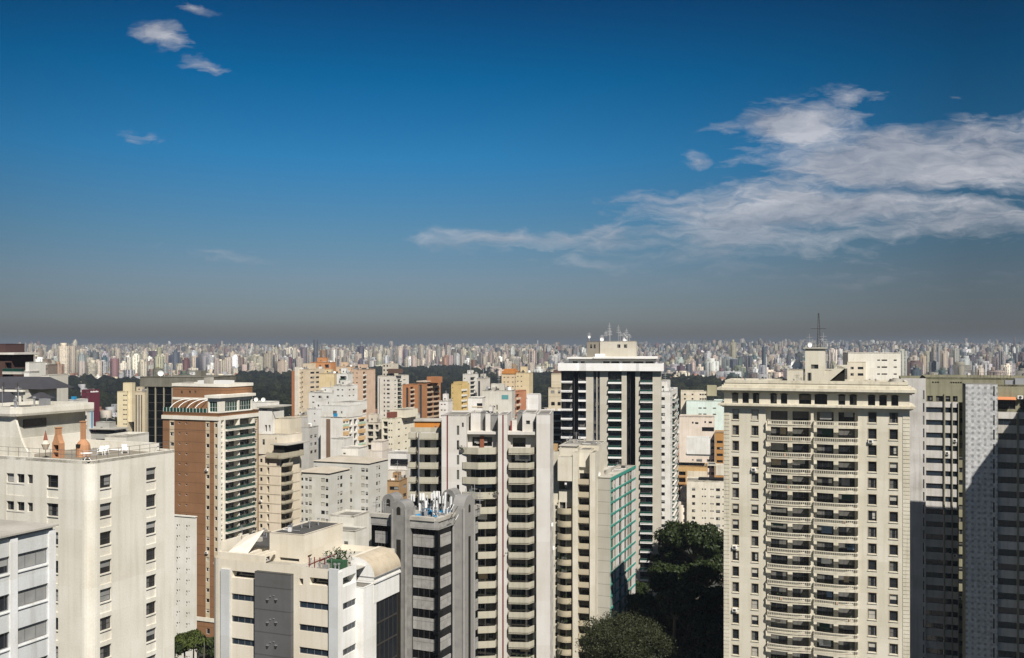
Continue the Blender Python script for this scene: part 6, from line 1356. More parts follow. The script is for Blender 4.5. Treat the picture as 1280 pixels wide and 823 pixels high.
def _black():
    mc = wall_mat((.17, .16, .13), .5, .9, .5, 0, 'grey-brown precast concrete'); mk = plain('black curtain wall', (.004, .005, .006), .12, 0, .3)
    b = Bld('office_building', 'black glass office block with slim ribs and a heavy concrete top behind the brick tower', 262, 410, 8, 'building')
    X = b.fx; zt = b.z(471.5); zk = b.z(484)
    b.block(X(182.5), 0, .8, 22, 0, zk + .5, mk, par=0); b.block(X(175), 1, 0, 24, zk, zt, mc, par=.5)
    s = Shape()
    for p in (183, 193, 203.5, 214, 224, 235): s.box(X(p), X(p) + .45, .3, .82, 0, zk, wall_mat((.3, .27, .2), .3))
    b.part('ribs', s)
    s = Shape(); z = zk - 3.4
    while z > 5: s.box(X(184), -.1, .74, .8, z, z + .25, M_FRAME_D); z -= 3.4
    b.part('floor_lines', s)
    b.antenna(X(194), 8, zt, 5, 2, .2); b.dish(X(192), 6, zt, 1.2); b.antenna(X(200), 10, zt, 5, 1, .35); b.box('roof_unit', X(240), X(247), 3, 8, zt, zt + 2.5, mc); b.finish()
_black()
fin(simple('low grey flat-roofed block behind the terrace parapet of the ivory tower', 104, 155, 162, 300, 541, (.36, .36, .34), F=[(120, 150, 's')], off=4, n=2, th=14, roof=M_ROOF)).box('roof_slab', -14, 1.5, -1, 6, 64.6, 64.9, M_ROOF_L)
fin(simple('low white rooftop block with black slot windows, left of the brick tower', 131, 172, 186, 215, 544.5, (.68, .66, .60), F=[(136, 140, 'w'), (143, 148, 's')], off=3.6, n=3, th=14, house=0, roof=M_ROOF))

# ================================================================ land, park, trees, far city
def sst(a, b, x):
    t = np.clip((x - a) / (b - a), 0, 1); return t * t * (3 - 2 * t)
def ground_z(x, y):
    x = np.asarray(x, float); y = np.asarray(y, float); d = np.hypot(x, y); a = x / np.maximum(y, 1.0)
    r = sst(0.0, 0.35, a)
    z = 6 * (1 - sst(600, 1500, d)) + (34 + 62 * r) * sst(3800, 9500, d) + 10 * np.sin(x / 900.0) * np.cos(y / 1300.0) * sst(3500, 6000, d)
    z = z + 22 * sst(12000, 20000, d) * (0.7 + 0.3 * np.sin(x / 2600.0 + 1.0) + .2 * np.sin(x / 1100.0))
    return z
def np_mesh(name, V, F4, mats, smooth=False, uv=None, fcol=None, mi=None):
    me = bpy.data.meshes.new(name); k = F4.shape[1]
    me.vertices.add(len(V)); me.vertices.foreach_set('co', V.astype(np.float32).ravel())
    me.loops.add(F4.size); me.loops.foreach_set('vertex_index', F4.astype(np.int32).ravel())
    me.polygons.add(len(F4)); me.polygons.foreach_set('loop_start', np.arange(0, F4.size, k, dtype=np.int32)); me.polygons.foreach_set('loop_total', np.full(len(F4), k, np.int32))
    for m in mats: me.materials.append(m)
    if mi is not None: me.polygons.foreach_set('material_index', mi.astype(np.int32))
    if uv is not None: l = me.uv_layers.new(name='UVMap'); l.data.foreach_set('uv', uv.astype(np.float32).ravel())
    if fcol is not None:
        for nm, dat in fcol.items():
            at = me.attributes.new(nm, 'FLOAT_COLOR', 'FACE'); at.data.foreach_set('color', dat.astype(np.float32).ravel())
    me.update(calc_edges=True)
    if smooth: me.polygons.foreach_set('use_smooth', np.ones(len(F4), bool))
    return me

def b_ground():
    ys = np.concatenate([np.arange(-3000, 1000, 250), np.arange(1000, 6000, 200), np.arange(6000, 20000, 500), np.arange(20000, 120001, 5000)])
    nx = 121; rows = []
    for y in ys:
        w = max(2500.0, abs(y) * 1.6); xs = np.linspace(-w, w, nx); rows.append(np.stack([xs, np.full(nx, y), ground_z(xs, np.full(nx, y))], 1))
    V = np.concatenate(rows); i = np.arange(len(ys) - 1)[:, None] * nx + np.arange(nx - 1)[None]; i = i.ravel()
    F = np.stack([i, i + 1, i + nx + 1, i + nx], 1)
    m, nt, b = _mat('ground with streets and gardens'); N = nt.nodes; L = nt.links
    tc = N.new('ShaderNodeTexCoord')
    n1 = N.new('ShaderNodeTexNoise'); n1.inputs['Scale'].default_value = .004; n1.inputs['Detail'].default_value = 8; L.new(tc.outputs['Object'], n1.inputs['Vector'])
    r1 = N.new('ShaderNodeValToRGB'); e = r1.color_ramp.elements; e[0].position = .42; e[0].color = (.012, .018, .009, 1); e[1].position = .58; e[1].color = (.032, .033, .028, 1); L.new(n1.outputs[0], r1.inputs[0])
    v = N.new('ShaderNodeTexVoronoi'); v.inputs['Scale'].default_value = .05; L.new(tc.outputs['Object'], v.inputs['Vector'])
    sp = N.new('ShaderNodeSeparateXYZ'); L.new(v.outputs['Color'], sp.inputs[0]); g = N.new('ShaderNodeMath'); g.operation = 'GREATER_THAN'; g.inputs[1].default_value = .8; L.new(sp.outputs[0], g.inputs[0])
    mx = N.new('ShaderNodeMix'); mx.data_type = 'RGBA'; L.new(g.outputs[0], mx.inputs[0]); L.new(r1.outputs[0], mx.inputs[6]); mx.inputs[7].default_value = (.09, .08, .07, 1)
    L.new(mx.outputs[2], b.inputs['Base Color']); b.inputs['Roughness'].default_value = .95
    o = link('ground', np_mesh('ground', V, F, [m], True), None); o['kind'] = 'structure'
    # a street running between the near blocks with pavements and a centre line
    ma = wall_mat((.05, .05, .052), .3, .9, 0, 0, 'asphalt'); mp = wall_mat((.25, .24, .22), .4, .9, 0, 0, 'pavement')
    def strip(name, x0, x1, z0, z1, m, a=-100, c=620):
        s = Shape(); s.box(x0, x1, a, c, z0, z1, m); o = link(name, s.mesh(name), None, (6, 0, 0), -R(21)); o['kind'] = 'structure'
    strip('road', -5, 5, 5.5, 6.06, ma); strip('pavement', -7.5, -5.0, 5.5, 6.19, mp); strip('pavement', 5.0, 7.5, 5.5, 6.19, mp)
    s = Shape(); y = -90
    while y < 600: s.box(-.08, .08, y, y + 3, 6.062, 6.066, M_WHITE); y += 7
    o = link('road_marking', s.mesh('road_marking'), None, (6, 0, 0), -R(21)); o['kind'] = 'structure'
b_ground()

# ---- near trees
def leaf_mat(rgb, name):
    m, nt, b = _mat(name); N = nt.nodes; L = nt.links
    g = N.new('ShaderNodeNewGeometry'); w = N.new('ShaderNodeTexWhiteNoise'); w.noise_dimensions = '1D'; L.new(g.outputs['Random Per Island'], w.inputs['W'])
    r = N.new('ShaderNodeValToRGB'); e = r.color_ramp.elements; e[0].color = (*[c * .55 for c in rgb], 1); e[1].color = (*[min(1, c * 1.5) for c in rgb], 1); L.new(w.outputs['Value'], r.inputs[0]); L.new(r.outputs[0], b.inputs['Base Color'])
    b.inputs['Roughness'].default_value = .6; b.inputs['Specular IOR Level'].default_value = .25; return m
ML1 = leaf_mat((.018, .028, .006), 'dark green leaves'); ML2 = leaf_mat((.022, .026, .008), 'olive leaves'); ML3 = leaf_mat((.045, .06, .012), 'light green leaves')
M_BARK = wall_mat((.12, .10, .08), .4, .95, .3, 0, 'bark')
def tree(label, px, Y, ytop, rx, mat, name='broadleaf_tree', nleaf=9000, gz=6.0, flat=.62, lobes=26, leaf=.42, seed=1, group=None, ybot=None):
    rnd = random.Random(seed); X = (px - 640) / FPX * Y; zt = CAMZ - (ytop - HOR) / FPX * Y; r = rx / FPX * Y
    t = link(name, None, None, (X, Y, gz)); tagged(t, label, 'tree', group)
    H = zt - gz; ch = min(H * .75, r * 2 * flat); zc = H - ch / 2
    s = Shape(); p = Vector((0, 0, -.5)); rad = max(.35, H * .022); pts = [p]
    for i in range(5): q = Vector((rnd.gauss(0, .3), rnd.gauss(0, .3), (H - ch) * (i + 1) / 5)); s.bar(p, q, rad, M_BARK, 8, rad * .88); p = q; rad *= .88
    C = []
    for i in range(lobes):
        a = rnd.uniform(0, 6.283); rr = math.sqrt(rnd.random()) * .82; zz = (rnd.random() ** .6 * 2 - 1) * math.sqrt(max(.05, 1 - rr * rr)) * .8
        C.append((Vector((r * rr * math.cos(a), r * rr * math.sin(a), zc + ch / 2 * zz)), rnd.uniform(.17, .34) * r))
    C.append((Vector((0, 0, H - r * .22)), r * .22))
    for c, cr in C:
        mid = p.lerp(c, .5) + Vector((rnd.gauss(0, .5), rnd.gauss(0, .5), -.5)); s.bar(p, mid, rad * .5, M_BARK, 5, rad * .3); s.bar(mid, c, rad * .3, M_BARK, 5, rad * .1)
    link('trunk', s.mesh('trunk'), t)
    rg = np.random.default_rng(seed); tot = sum(cr ** 2 for _, cr in C); P = []; NN = []
    for c, cr in C:
        k = int(nleaf * cr ** 2 / tot); d = rg.normal(size=(k, 3)); d /= np.linalg.norm(d, axis=1)[:, None]
        rad_ = cr * (0.55 + .5 * rg.random(k) ** .5) * (1 + .25 * np.sin(d[:, 0] * 5 + c.x) * np.cos(d[:, 1] * 6 + c.y))
        pos = np.array(c)[None] + d * rad_[:, None] * np.array([1, 1, .72]); P.append(pos); NN.append(d)
    P = np.concatenate(P); D = np.concatenate(NN); k = len(P)
    nrm = D + rg.normal(size=(k, 3)) * .6; nrm /= np.linalg.norm(nrm, axis=1)[:, None]
    u = np.cross(nrm, rg.normal(size=(k, 3))); u /= np.linalg.norm(u, axis=1)[:, None]; v = np.cross(nrm, u)
    sz = (leaf * (.6 + .8 * rg.random(k)))[:, None]
    V = np.stack([P - u * sz, P - v * sz * .6, P + u * sz, P + v * sz * .6], 1).reshape(-1, 3); F = np.arange(4 * k).reshape(-1, 4)
    link('crown', np_mesh('crown', V, F, [mat]), t)
    return t
tree('big bushy sunlit tree in front of the cream block, topmost of the valley trees', 868, 300, 652, 46, ML1, nleaf=15000, seed=2, flat=.5)
tree('smaller sunlit tree leaning out left of the big bushy tree, against the slim white tower', 838, 303, 683, 22, ML1, nleaf=5000, seed=12)
tree('bare-branched tree with thin foliage below the big bushy tree', 884, 236, 700, 26, ML1, nleaf=2600, seed=3, lobes=34)
tree('shaded tree filling the gap between the teal-lined slab and the big bushy tree', 835, 241, 706, 34, ML1, nleaf=7000, seed=4)
tree('wide domed olive tree at the bottom edge in front of the teal-lined slab', 780, 203, 776, 58, ML2, nleaf=60000, seed=5, flat=.5, leaf=.17, lobes=80)
tree('shaded tree in the dark hollow right behind the wide domed olive tree', 822, 238, 748, 38, ML1, nleaf=8000, seed=6)
tree('shaded tree in the dark hollow against the foot of the beige neoclassical tower', 872, 226, 752, 40, ML1, nleaf=8000, seed=7)
tree('olive tree cut by the bottom edge, right of the wide domed one', 858, 222, 792, 36, ML2, nleaf=9000, seed=8, leaf=.3)
tree('dark tree at the foot of the beige tower beside the bottom edge', 893, 215, 778, 26, ML1, nleaf=6000, seed=9)
tree('dark tree squeezed between the teal-lined slab and the crowned tower', 797, 285, 727, 16, ML1, nleaf=3500, seed=19)
for k_, (px_, Y_, yt_, r_) in enumerate(((842, 268, 736, 24), (862, 275, 728, 24), (895, 262, 735, 22), (812, 270, 760, 24), (850, 238, 770, 30), (885, 232, 790, 26), (800, 300, 742, 18), (848, 312, 690, 18), (872, 322, 690, 30), (900, 300, 680, 20), (832, 318, 705, 20), (880, 205, 810, 24))):
    if yt_ >= 700: Y_ = min(Y_, 222 + 2 * k_)
    tree('shaded tree deep in the dark hollow between the teal-lined slab and beige tower', px_, Y_, yt_, r_, ML1, nleaf=5000, seed=40 + k_, group='shaded valley trees', flat=.75)
tree('light green leafy tree at the foot of the slim off-white slab', 232, 238, 791, 19, ML3, name='leafy_tree', nleaf=4500, seed=10, leaf=.5, gz=4)
tree('dark garden tree below the brick tower, left of the office block', 262, 262, 800, 16, ML1, nleaf=3500, seed=11)
tree('dark garden tree at the bottom edge beside the ivory terrace tower', 214, 225, 806, 13, ML1, nleaf=2500, seed=13, gz=4)
tree('small dark tree right of the light green leafy one', 248, 250, 795, 11, ML1, nleaf=2500, seed=14, gz=5)
# garden palms with arching fronds beside the leafy tree
def palm(label, px, Y, ytop, seed):
    rnd = random.Random(seed); X = (px - 640) / FPX * Y; H = CAMZ - (ytop - HOR) / FPX * Y - 5
    t = link('palm_tree', None, None, (X, Y, 5)); tagged(t, label, 'palm'); s = Shape(); s.bar((0, 0, 0), (.3, 0, H), .22, M_BARK, 8, .15); link('trunk', s.mesh('trunk'), t); s = Shape()
    for i in range(16):
        a = 6.283 * i / 16 + rnd.random() * .3; el = rnd.uniform(.2, 1.1); L = rnd.uniform(2.2, 3.2); prev = Vector((.3, 0, H)); w = .35
        for k in range(6): el -= .32; q = prev + Vector((math.cos(a) * math.cos(el), math.sin(a) * math.cos(el), math.sin(el))) * L / 6; n = Vector((-math.sin(a), math.cos(a), 0)) * w; s.face([prev - n, prev + n, q + n * .8, q - n * .8], ML3); prev = q; w *= .8
    link('crown', s.mesh('crown'), t)
palm('tall garden palm between the slim off-white slab and the brick tower', 241, 243, 792, 1); palm('short garden palm near the foot of the brick tower', 254, 248, 801, 2)

# ---- the park: one far wood
def park_far(px):
    return np.interp(px, [-200, 0, 60, 200, 285, 300, 365, 400, 455, 480, 530, 585, 625, 640, 700, 830, 905, 1000, 1130], [2000, 2000, 2250, 2250, 2250, 2650, 2700, 3000, 3300, 3300, 3500, 3400, 2250, 2600, 2700, 2500, 2300, 2000, 1800])
def b_park():
    rg = np.random.default_rng(5)
    bm = []
    def ico():
        import bmesh
        b = bmesh.new(); bmesh.ops.create_icosphere(b, subdivisions=2, radius=1); v = np.array([x.co[:] for x in b.verts]); f = np.array([[q.index for q in p.verts] for p in b.faces]); b.free(); return v, f
    v, f = ico()
    keep = (v[f].mean(1)[:, 2] > -.35); f = f[keep]; used = np.unique(f); mp = -np.ones(len(v), int); mp[used] = np.arange(len(used)); v = v[used]; f = mp[f]
    k = 15500; Y = np.sqrt(rg.random(k) * (3950 ** 2 - 850 ** 2) + 850 ** 2); px = rg.uniform(-120, 1130, k)
    a = (px - 640) / FPX; ok = (Y < park_far(px)); left = (px < 210) & (Y > 1200); ok &= ~(left & (rg.random(k) < .25))
    X = (a * Y)[ok]; Y = Y[ok]; n = len(X); Z = ground_z(X, Y)
    r = rg.uniform(6, 12.5, n) * (1 + .25 * (rg.random(n) > .9)); h = rg.uniform(.75, 1.25, n) * r; zc = rg.uniform(5, 11, n) + 4 * np.sin(X / 90) * np.cos(Y / 120)
    ph = rg.random((n, 3)) * 6
    vv = v[None] * (1 + .26 * np.sin(v[None, :, [1]] * 4 + ph[:, None, [0]]) * np.sin(v[None, :, [0]] * 5 + ph[:, None, [1]]) + .16 * np.sin(v[None, :, [2]] * 8 + v[None, :, [0]] * 7 + ph[:, None, [2]]))
    vv = vv * np.stack([r, r, h], 1)[:, None] + np.stack([X, Y, Z + zc], 1)[:, None]
    F = (f[None] + (np.arange(n) * len(v))[:, None, None]).reshape(-1, 3)
    m, nt, b = _mat('park foliage'); N = nt.nodes; L = nt.links
    g = N.new('ShaderNodeNewGeometry'); rr = N.new('ShaderNodeValToRGB'); e = rr.color_ramp.elements; e[0].color = (.004, .006, .004, 1); e[1].color = (.026, .030, .014, 1); L.new(g.outputs['Random Per Island'], rr.inputs[0])
    tc = N.new('ShaderNodeTexCoord'); nn = N.new('ShaderNodeTexNoise'); nn.inputs['Scale'].default_value = .35; nn.inputs['Detail'].default_value = 4; L.new(tc.outputs['Object'], nn.inputs['Vector'])
    r2 = N.new('ShaderNodeValToRGB'); e = r2.color_ramp.elements; e[0].position = .4; e[0].color = (.35, .35, .35, 1); e[1].position = .6; e[1].color = (1.1, 1.1, 1.1, 1); L.new(nn.outputs[0], r2.inputs[0])
    mx = N.new('ShaderNodeMix'); mx.data_type = 'RGBA'; mx.blend_type = 'MULTIPLY'; mx.inputs[0].default_value = 1; L.new(rr.outputs[0], mx.inputs[6]); L.new(r2.outputs[0], mx.inputs[7]); L.new(mx.outputs[2], b.inputs['Base Color'])
    b.inputs['Roughness'].default_value = .9; b.inputs['Specular IOR Level'].default_value = .1
    bp = N.new('ShaderNodeBump'); bp.inputs['Strength'].default_value = 1; bp.inputs['Distance'].default_value = 2.5; L.new(nn.outputs[0], bp.inputs['Height']); L.new(bp.outputs[0], b.inputs['Normal'])
    o = link('park_woodland', np_mesh('park_woodland', vv.reshape(-1, 3), F, [m]), None); o['kind'] = 'stuff'; tagged(o, 'dark wooded park stretching across the middle distance', 'woodland')
b_park()

# ---- far city
def facade_mat():
    m, nt, b = _mat('far facade'); N = nt.nodes; L = nt.links
    def mth(op, a, c=None):
        n = N.new('ShaderNodeMath'); n.operation = op
        for i, q in enumerate((a, c)):
            if q is None: continue
            if isinstance(q, (int, float)): n.inputs[i].default_value = q
            else: L.new(q, n.inputs[i])
        return n.outputs[0]
    uv = N.new('ShaderNodeUVMap'); sp = N.new('ShaderNodeSeparateXYZ'); L.new(uv.outputs[0], sp.inputs[0]); u, v = sp.outputs[0], sp.outputs[1]
    t = N.new('ShaderNodeAttribute'); t.attribute_name = 'tint'; p = N.new('ShaderNodeAttribute'); p.attribute_name = 'pat'; ps = N.new('ShaderNodeSeparateColor'); L.new(p.outputs['Color'], ps.inputs[0])
    pu, wu, wv = ps.outputs[0], ps.outputs[1], ps.outputs[2]       # period in u, window share in u, window share in v
    cu = mth('DIVIDE', u, mth('MULTIPLY', pu, 10.0)); cv = mth('DIVIDE', v, 3.0)
    mu = mth('LESS_THAN', mth('FRACT', cu), wu); mv = mth('LESS_THAN', mth('FRACT', cv), wv); mask = mth('MULTIPLY', mu, mv)
    cb = N.new('ShaderNodeCombineXYZ'); L.new(mth('FLOOR', cu), cb.inputs[0]); L.new(mth('FLOOR', cv), cb.inputs[1]); wn = N.new('ShaderNodeTexWhiteNoise'); wn.noise_dimensions = '2D'; L.new(cb.outputs[0], wn.inputs['Vector'])
    vis = mth('MULTIPLY', mask, mth('ADD', .6, mth('MULTIPLY', mth('GREATER_THAN', wn.outputs['Value'], .3), .42)))
    mx = N.new('ShaderNodeMix'); mx.data_type = 'RGBA'; L.new(vis, mx.inputs[0]); L.new(t.outputs['Color'], mx.inputs[6]); mx.inputs[7].default_value = (.03, .035, .04, 1)
    L.new(mx.outputs[2], b.inputs['Base Color']); b.inputs['Roughness'].default_value = .7; return m
M_FAR = facade_mat()
PAL = {'cream': (.54, .48, .38), 'white': (.62, .61, .57), 'beige': (.42, .36, .28), 'pinkish': (.46, .37, .30), 'pale grey': (.42, .42, .41), 'sandy': (.50, .44, .33),
       'brown': (.22, .13, .09), 'dark grey': (.10, .11, .13), 'blue glass': (.05, .08, .10), 'maroon': (.14, .03, .04)}
CN = list(PAL); CW_L = [.30, .10, .22, .12, .09, .05, .045, .06, .01, .005]; CW_R = [.18, .17, .13, .04, .18, .03, .05, .16, .05, .01]
def tower_arrays(x, y, w, d, h, ang, tint, pat, tops, rg, z0):
    """arrays for n towers (all 1-D) -> V, F, uv, tint, pat"""
    n = len(x); ca, sa = np.cos(ang), np.sin(ang)
    def boxes(cx, cy, w, d, zb, zt, vb):
        lx = np.stack([-w / 2, w / 2, w / 2, -w / 2], 1); ly = np.stack([-d / 2, -d / 2, d / 2, d / 2], 1)
        X = cx[:, None] + lx * ca[:, None] - ly * sa[:, None]; Y = cy[:, None] + lx * sa[:, None] + ly * ca[:, None]; k = len(cx)
        V = np.concatenate([np.stack([X, Y, np.repeat(zb[:, None], 4, 1)], 2), np.stack([X, Y, np.repeat(zt[:, None], 4, 1)], 2)], 1)
        f = np.array([[0, 1, 5, 4], [1, 2, 6, 5], [2, 3, 7, 6], [3, 0, 4, 7], [4, 5, 6, 7]]); F = (f[None] + (np.arange(k) * 8)[:, None, None]).reshape(-1, 4)
        uv = np.zeros((k, 5, 4, 2)); off = rg.integers(0, 50, k) * 7.0
        for i in range(4):
            L = w if i % 2 == 0 else d; uv[:, i, 0] = np.stack([off, 0 * L], 1); uv[:, i, 1] = np.stack([off + L, 0 * L], 1); uv[:, i, 2] = np.stack([off + L, zt - zb], 1); uv[:, i, 3] = np.stack([off, zt - zb], 1); off = off + 40
        uv[:, :, :, 1] += 0.0; uv[:, 4, :, 1] = 2.99
        return V.reshape(-1, 3), F, uv.reshape(-1, 2)
    parts = [boxes(x, y, w, d, z0 - 8, z0 + h, None)]; T = [np.repeat(tint, 5, 0)]; P = [np.repeat(pat, 5, 0)]
    tw = w * rg.uniform(.3, .6, n); td = d * rg.uniform(.35, .7, n); th = np.where(tops, rg.uniform(2.5, 8, n), .3)
    parts.append(boxes(x + rg.uniform(-.15, .15, n) * w, y, tw, td, z0 + h - .1, z0 + h + th, None)); T.append(np.repeat(tint, 5, 0)); pz = pat.copy(); pz[:, 1] = 0; P.append(np.repeat(pz, 5, 0))
    # a projecting slab (lift shaft or balcony stack) that breaks the silhouette
    sw = w * rg.uniform(.22, .4, n); parts.append(boxes(x + ca * 0 + sa * (d / 2) , y - ca * (d / 2), sw, np.full(n, 3.0), z0 - 8, z0 + h * rg.uniform(.86, .99, n), None)); T.append(np.repeat(np.clip(tint * rg.uniform(.7, 1.25, (n, 1)), 0, .85), 5, 0)); pz = pat.copy(); pz[:, 1] = rg.uniform(0, 1, n); P.append(np.repeat(pz, 5, 0))
    V = []; F = []; U = []; o = 0
    for v, f, u in parts: V.append(v); F.append(f + o); U.append(u); o += len(v)
    T = np.concatenate(T); P = np.concatenate(P); one = np.ones((len(T), 1))
    return np.concatenate(V), np.concatenate(F), np.concatenate(U), np.concatenate([T, one], 1), np.concatenate([P, one], 1)
def b_far_city():
    rg = np.random.default_rng(21)
    xs = []; ys = []
    for (Y0, Y1, dens) in ((1250, 2300, 1 / 4000), (2000, 4200, 1 / 2300), (4200, 6500, 1 / 1800), (6500, 11000, 1 / 2600), (10500, 15000, 1 / 14000)):
        A = .56 * 2 * (Y1 ** 2 - Y0 ** 2) / 2; k = int(A * dens); Y = np.sqrt(rg.random(k) * (Y1 ** 2 - Y0 ** 2) + Y0 ** 2); a = rg.uniform(-.56, .56, k); xs.append(a * Y); ys.append(Y)
    x = np.concatenate(xs); y = np.concatenate(ys); px = 640 + x / y * FPX
    ok = (y > park_far(px) + 15) & ~((px > 1120) & (y > 9300) & (y < 12000))
    cl = np.sin(x / 260 + 1.3) * np.cos(y / 330) + np.sin(x / 700) ; ok &= (rg.random(len(x)) < np.clip(.72 + .3 * cl, .2, 1))
    x, y, px = x[ok], y[ok], px[ok]
    # keep towers apart
    key = {}; keep = np.ones(len(x), bool)
    for i in np.argsort(y):
        c = (int(x[i] // 30), int(y[i] // 30)); bad = any((c[0] + p, c[1] + q) in key and math.hypot(x[i] - x[key[(c[0] + p, c[1] + q)]], y[i] - y[key[(c[0] + p, c[1] + q)]]) < 24 for p in (-1, 0, 1) for q in (-1, 0, 1))
        if bad: keep[i] = False
        else: key[c] = i
    x, y, px = x[keep], y[keep], px[keep]; n = len(x)
    hm = 37 + 15 * np.sin(x / 500 + 2) * np.cos(y / 800) + np.where((px > 700) , -4, 4)
    h = np.clip(hm * rg.lognormal(0, .30, n), 12, 112); h = np.where(rg.random(n) < .24, rg.uniform(10, 26, n), h); h = np.where(y > 10000, h * .9, h)
    right = px > 700; near_r = (px > 905) & (y < 2500); h = np.where(near_r, np.clip(h * .85, 10, 78), h)
    cap = 90 - ground_z(x, y) + np.where(y < 5200, y * 0.0005, (y - 5200) * .0032 + 2.6); h = np.where((h > cap) & (rg.random(n) < .86 - .25 * (np.sin(x / 420.0) * np.sin(y / 610.0) > .35)), cap * rg.uniform(.72, .99, n), h)
    h = np.minimum(h, 176 - ground_z(x, y))
    w = rg.uniform(10, 24, n) * np.where(h < 28, 1.35, 1); d = rg.uniform(10, 21, n); w = np.where(rg.random(n) < .14, w * 1.9, w)
    dist = (np.floor(x / 900) + np.floor(y / 1100) * 3).astype(int); ang = -np.radians(np.array([21, 8, 35, -12, 28, 50, 15])[dist % 7] + rg.normal(0, 3, n))
    ci = np.where(right, rg.choice(len(CN), n, p=CW_R), rg.choice(len(CN), n, p=CW_L)); tint = np.array([PAL[c] for c in CN])[ci] * rg.uniform(.82, 1.15, (n, 1)); tint = np.clip(tint * np.where(right, .60, .78)[:, None] * rg.lognormal(0, .36, (n, 1)) + rg.normal(0, .012, (n, 3)), .01, .82)
    pat = np.zeros((n, 3)); kind = rg.random(n); pat[:, 0] = rg.uniform(.25, .9, n); pat[:, 1] = rg.uniform(.35, .7, n); pat[:, 2] = rg.uniform(.4, .65, n)
    vs = kind < .28; pat[vs, 2] = 1.1; pat[vs, 1] *= .7; hs = (kind > .35) & (kind < .55); pat[hs, 1] = 1.1; bl = kind > .93; pat[bl, 1] = .12
    z0 = ground_z(x, y); tops = rg.random(n) < .75
    vis = (px > 4) & (px < 1276); py_t = HOR - (z0 + h - 90) / y * FPX
    top_lim = np.interp(px, [0, 42, 60, 200, 365, 400, 700, 701, 826, 830, 905, 906, 1134, 1140, 1200, 1246, 1280], [440, 452, 470, 478, 470, 455, 470, 452, 452, 480, 480, 476, 470, 470, 470, 478, 478])
    score = np.where(vis & (py_t < top_lim - 3), h * w / y ** 2, 0); order = np.argsort(-score); pick = order[:210]
    pick = pick[np.argsort(px[pick])]; rest = np.setdiff1d(np.arange(n), pick)
    V, F, U, T, P = tower_arrays(x[rest], y[rest], w[rest], d[rest], h[rest], ang[rest], tint[rest], pat[rest], tops[rest], rg, z0[rest])
    o = link('distant_city', np_mesh('distant_city', V, F, [M_FAR], uv=U, fcol={'tint': T, 'pat': P}), None); o['kind'] = 'stuff'; tagged(o, 'dense mass of distant high-rises covering the land to the horizon', 'city')
    # labels: landmark below, colour, rank
    LM = [(45, 'above the dark brown penthouse'), (100, 'above the ivory terrace tower'), (145, 'above the maroon office block'), (185, 'above the cream tower pair'), (262, 'above the black glass office block'), (325, 'above the brick tower penthouse'), (366, 'over the widest stretch of park'),
          (410, 'above the orange-edged cream tower'), (458, 'above the slim pink-beige tower'), (512, 'above the stepped white tower'), (555, 'above the brown brick tower'), (590, 'above the yellow tower'), (626, 'above the pale stone-grey block'), (664, 'above the twin cream towers'), (700, 'just left of the crowned tower'),
          (830, 'beside the crowned tower roof house'), (862, 'above the slim white tower'), (905, 'above the pale mint building'), (985, 'over the beige tower left cornice'), (1045, 'behind the lattice mast'), (1065, 'just right of the lattice mast'), (1128, 'above the white block by the mast'), (1165, 'above the left mosaic panel'), (1206, 'above the olive top storey'), (1300, 'above the spotted mosaic panel')]
    hw = lambda i: 'tall' if h[i] > 66 else ('mid-height' if h[i] > 42 else 'low')
    groups = {}
    for i in pick:
        lm = next(l for p, l in LM if px[i] <= p); row = 'front' if y[i] < park_far(px[i]) + 450 else 'rear'; groups.setdefault((hw(i), CN[ci[i]], row, lm), []).append(i)
    ordn = ['leftmost', 'second', 'third', 'fourth', 'fifth', 'sixth', 'seventh', 'eighth']
    for (hh, cn, row, lm), ids in groups.items():
        for r_, i in enumerate(ids):
            lab = f'{hh} {cn} high-rise, {row} row, {lm}'
            if len(ids) > 1: lab = (('rightmost' if r_ == len(ids) - 1 else ordn[r_]) + ' ' + lab)
            q = np.array([i]); zz = np.zeros(1)
            V, F, U, T, P = tower_arrays(zz, zz, w[q], d[q], h[q], ang[q], tint[q], pat[q], tops[q], rg, zz)
            o = link('high_rise', np_mesh('high_rise', V, F, [M_FAR], uv=U, fcol={'tint': T, 'pat': P}), None, (x[i], y[i], z0[i])); tagged(o, lab, 'high-rise', 'far city high-rises')
    # low houses: among the trees on the left and between the towers
    k = 9000; Y = np.sqrt(rg.random(k) * (7000 ** 2 - 1100 ** 2) + 1100 ** 2); a = rg.uniform(-.56, .56, k); X = a * Y; p = 640 + a * FPX
    ok = (Y > park_far(p)) | ((p < 215) & (rg.random(k) < .5)) | ((p > 1130)) | ((p > 825) & (Y > 2100) & (rg.random(k) < .4)); X, Y = X[ok], Y[ok]; k = len(X)
    ct = np.array([(.45, .40, .33), (.6, .58, .52), (.28, .13, .08), (.3, .3, .3), (.5, .42, .3)])[rg.integers(0, 5, k)] * rg.uniform(.7, 1.1, (k, 1)); pt = np.tile(np.array([[.4, .35, .4]]), (k, 1))
    nearf = Y < 2700
    V, F, U, T, P = tower_arrays(X, Y, rg.uniform(9, 22, k), rg.uniform(8, 16, k), np.where(nearf, rg.uniform(7, 17, k), rg.uniform(6, 15, k)), -np.radians(21 + rg.normal(0, 15, k)), ct, pt, rg.random(k) < .2, rg, ground_z(X, Y))
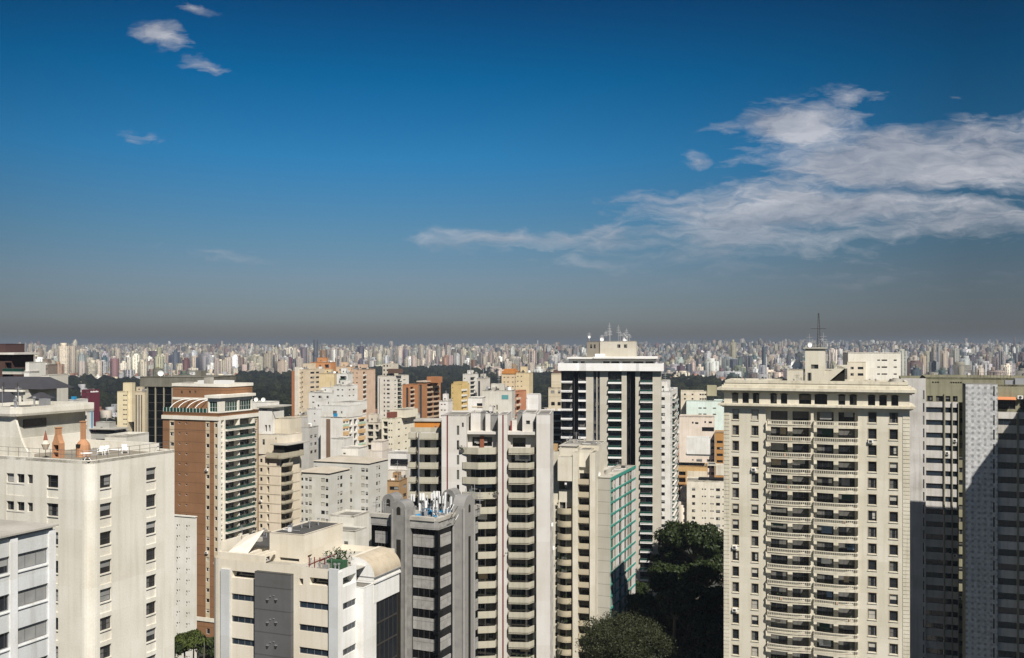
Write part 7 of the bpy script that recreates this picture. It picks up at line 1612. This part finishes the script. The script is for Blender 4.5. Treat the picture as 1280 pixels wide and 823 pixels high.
    o = link('distant_houses', np_mesh('distant_houses', V, F, [M_FAR], uv=U, fcol={'tint': T, 'pat': P}), None); o['kind'] = 'stuff'; tagged(o, 'scattered low roofs among trees and between the far towers', 'houses')
    # near low roofs filling the blocks between the towers
    rows = []
    xs_, ys_ = np.meshgrid(np.arange(-420, 420, 26.0), np.arange(430, 1150, 26.0)); xs_ = xs_.ravel() + rg.uniform(-6, 6, xs_.size); ys_ = ys_.ravel() + rg.uniform(-6, 6, ys_.size)
    ok = (np.abs(xs_ / ys_) < .56) & (rg.random(len(xs_)) < .8); X, Y = xs_[ok], ys_[ok]; k = len(X)
    ct = np.array([(.45, .40, .33), (.6, .58, .52), (.28, .15, .1), (.3, .3, .3), (.55, .5, .42)])[rg.integers(0, 5, k)] * rg.uniform(.7, 1.1, (k, 1)); pt = np.tile(np.array([[.4, .35, .4]]), (k, 1))
    V, F, U, T, P = tower_arrays(X, Y, rg.uniform(12, 19, k), rg.uniform(12, 18, k), rg.uniform(7, 26, k) * np.where(Y > 800, .7, 1), -np.radians(21 + rg.normal(0, 4, k)), ct, pt, rg.random(k) < .6, rg, ground_z(X, Y))
    o = link('low_blocks', np_mesh('low_blocks', V, F, [M_FAR], uv=U, fcol={'tint': T, 'pat': P}), None); o['kind'] = 'stuff'; tagged(o, 'low flat-roofed blocks packed between the middle-distance towers', 'low buildings')
b_far_city()

# ---- haze
HAZE = 1.2e-4
def b_haze():
    s = Shape(); s.box(-60000, 60000, -4000, 100000, -25, 186, None)
    me = bpy.data.meshes.new('haze'); me.from_pydata(s.v, [], s.f)
    m = bpy.data.materials.new('haze'); m.use_nodes = True; nt = m.node_tree; nt.nodes.clear(); out = nt.nodes.new('ShaderNodeOutputMaterial'); v = nt.nodes.new('ShaderNodeVolumePrincipled')
    v.inputs['Color'].default_value = (.27, .32, .39, 1); v.inputs['Density'].default_value = HAZE; v.inputs['Anisotropy'].default_value = 0.0
    nt.links.new(v.outputs[0], out.inputs['Volume']); me.materials.append(m); o = link('haze', me, None); o['kind'] = 'stuff'; tagged(o, 'thin grey-blue smog over the city', 'haze')
b_haze()
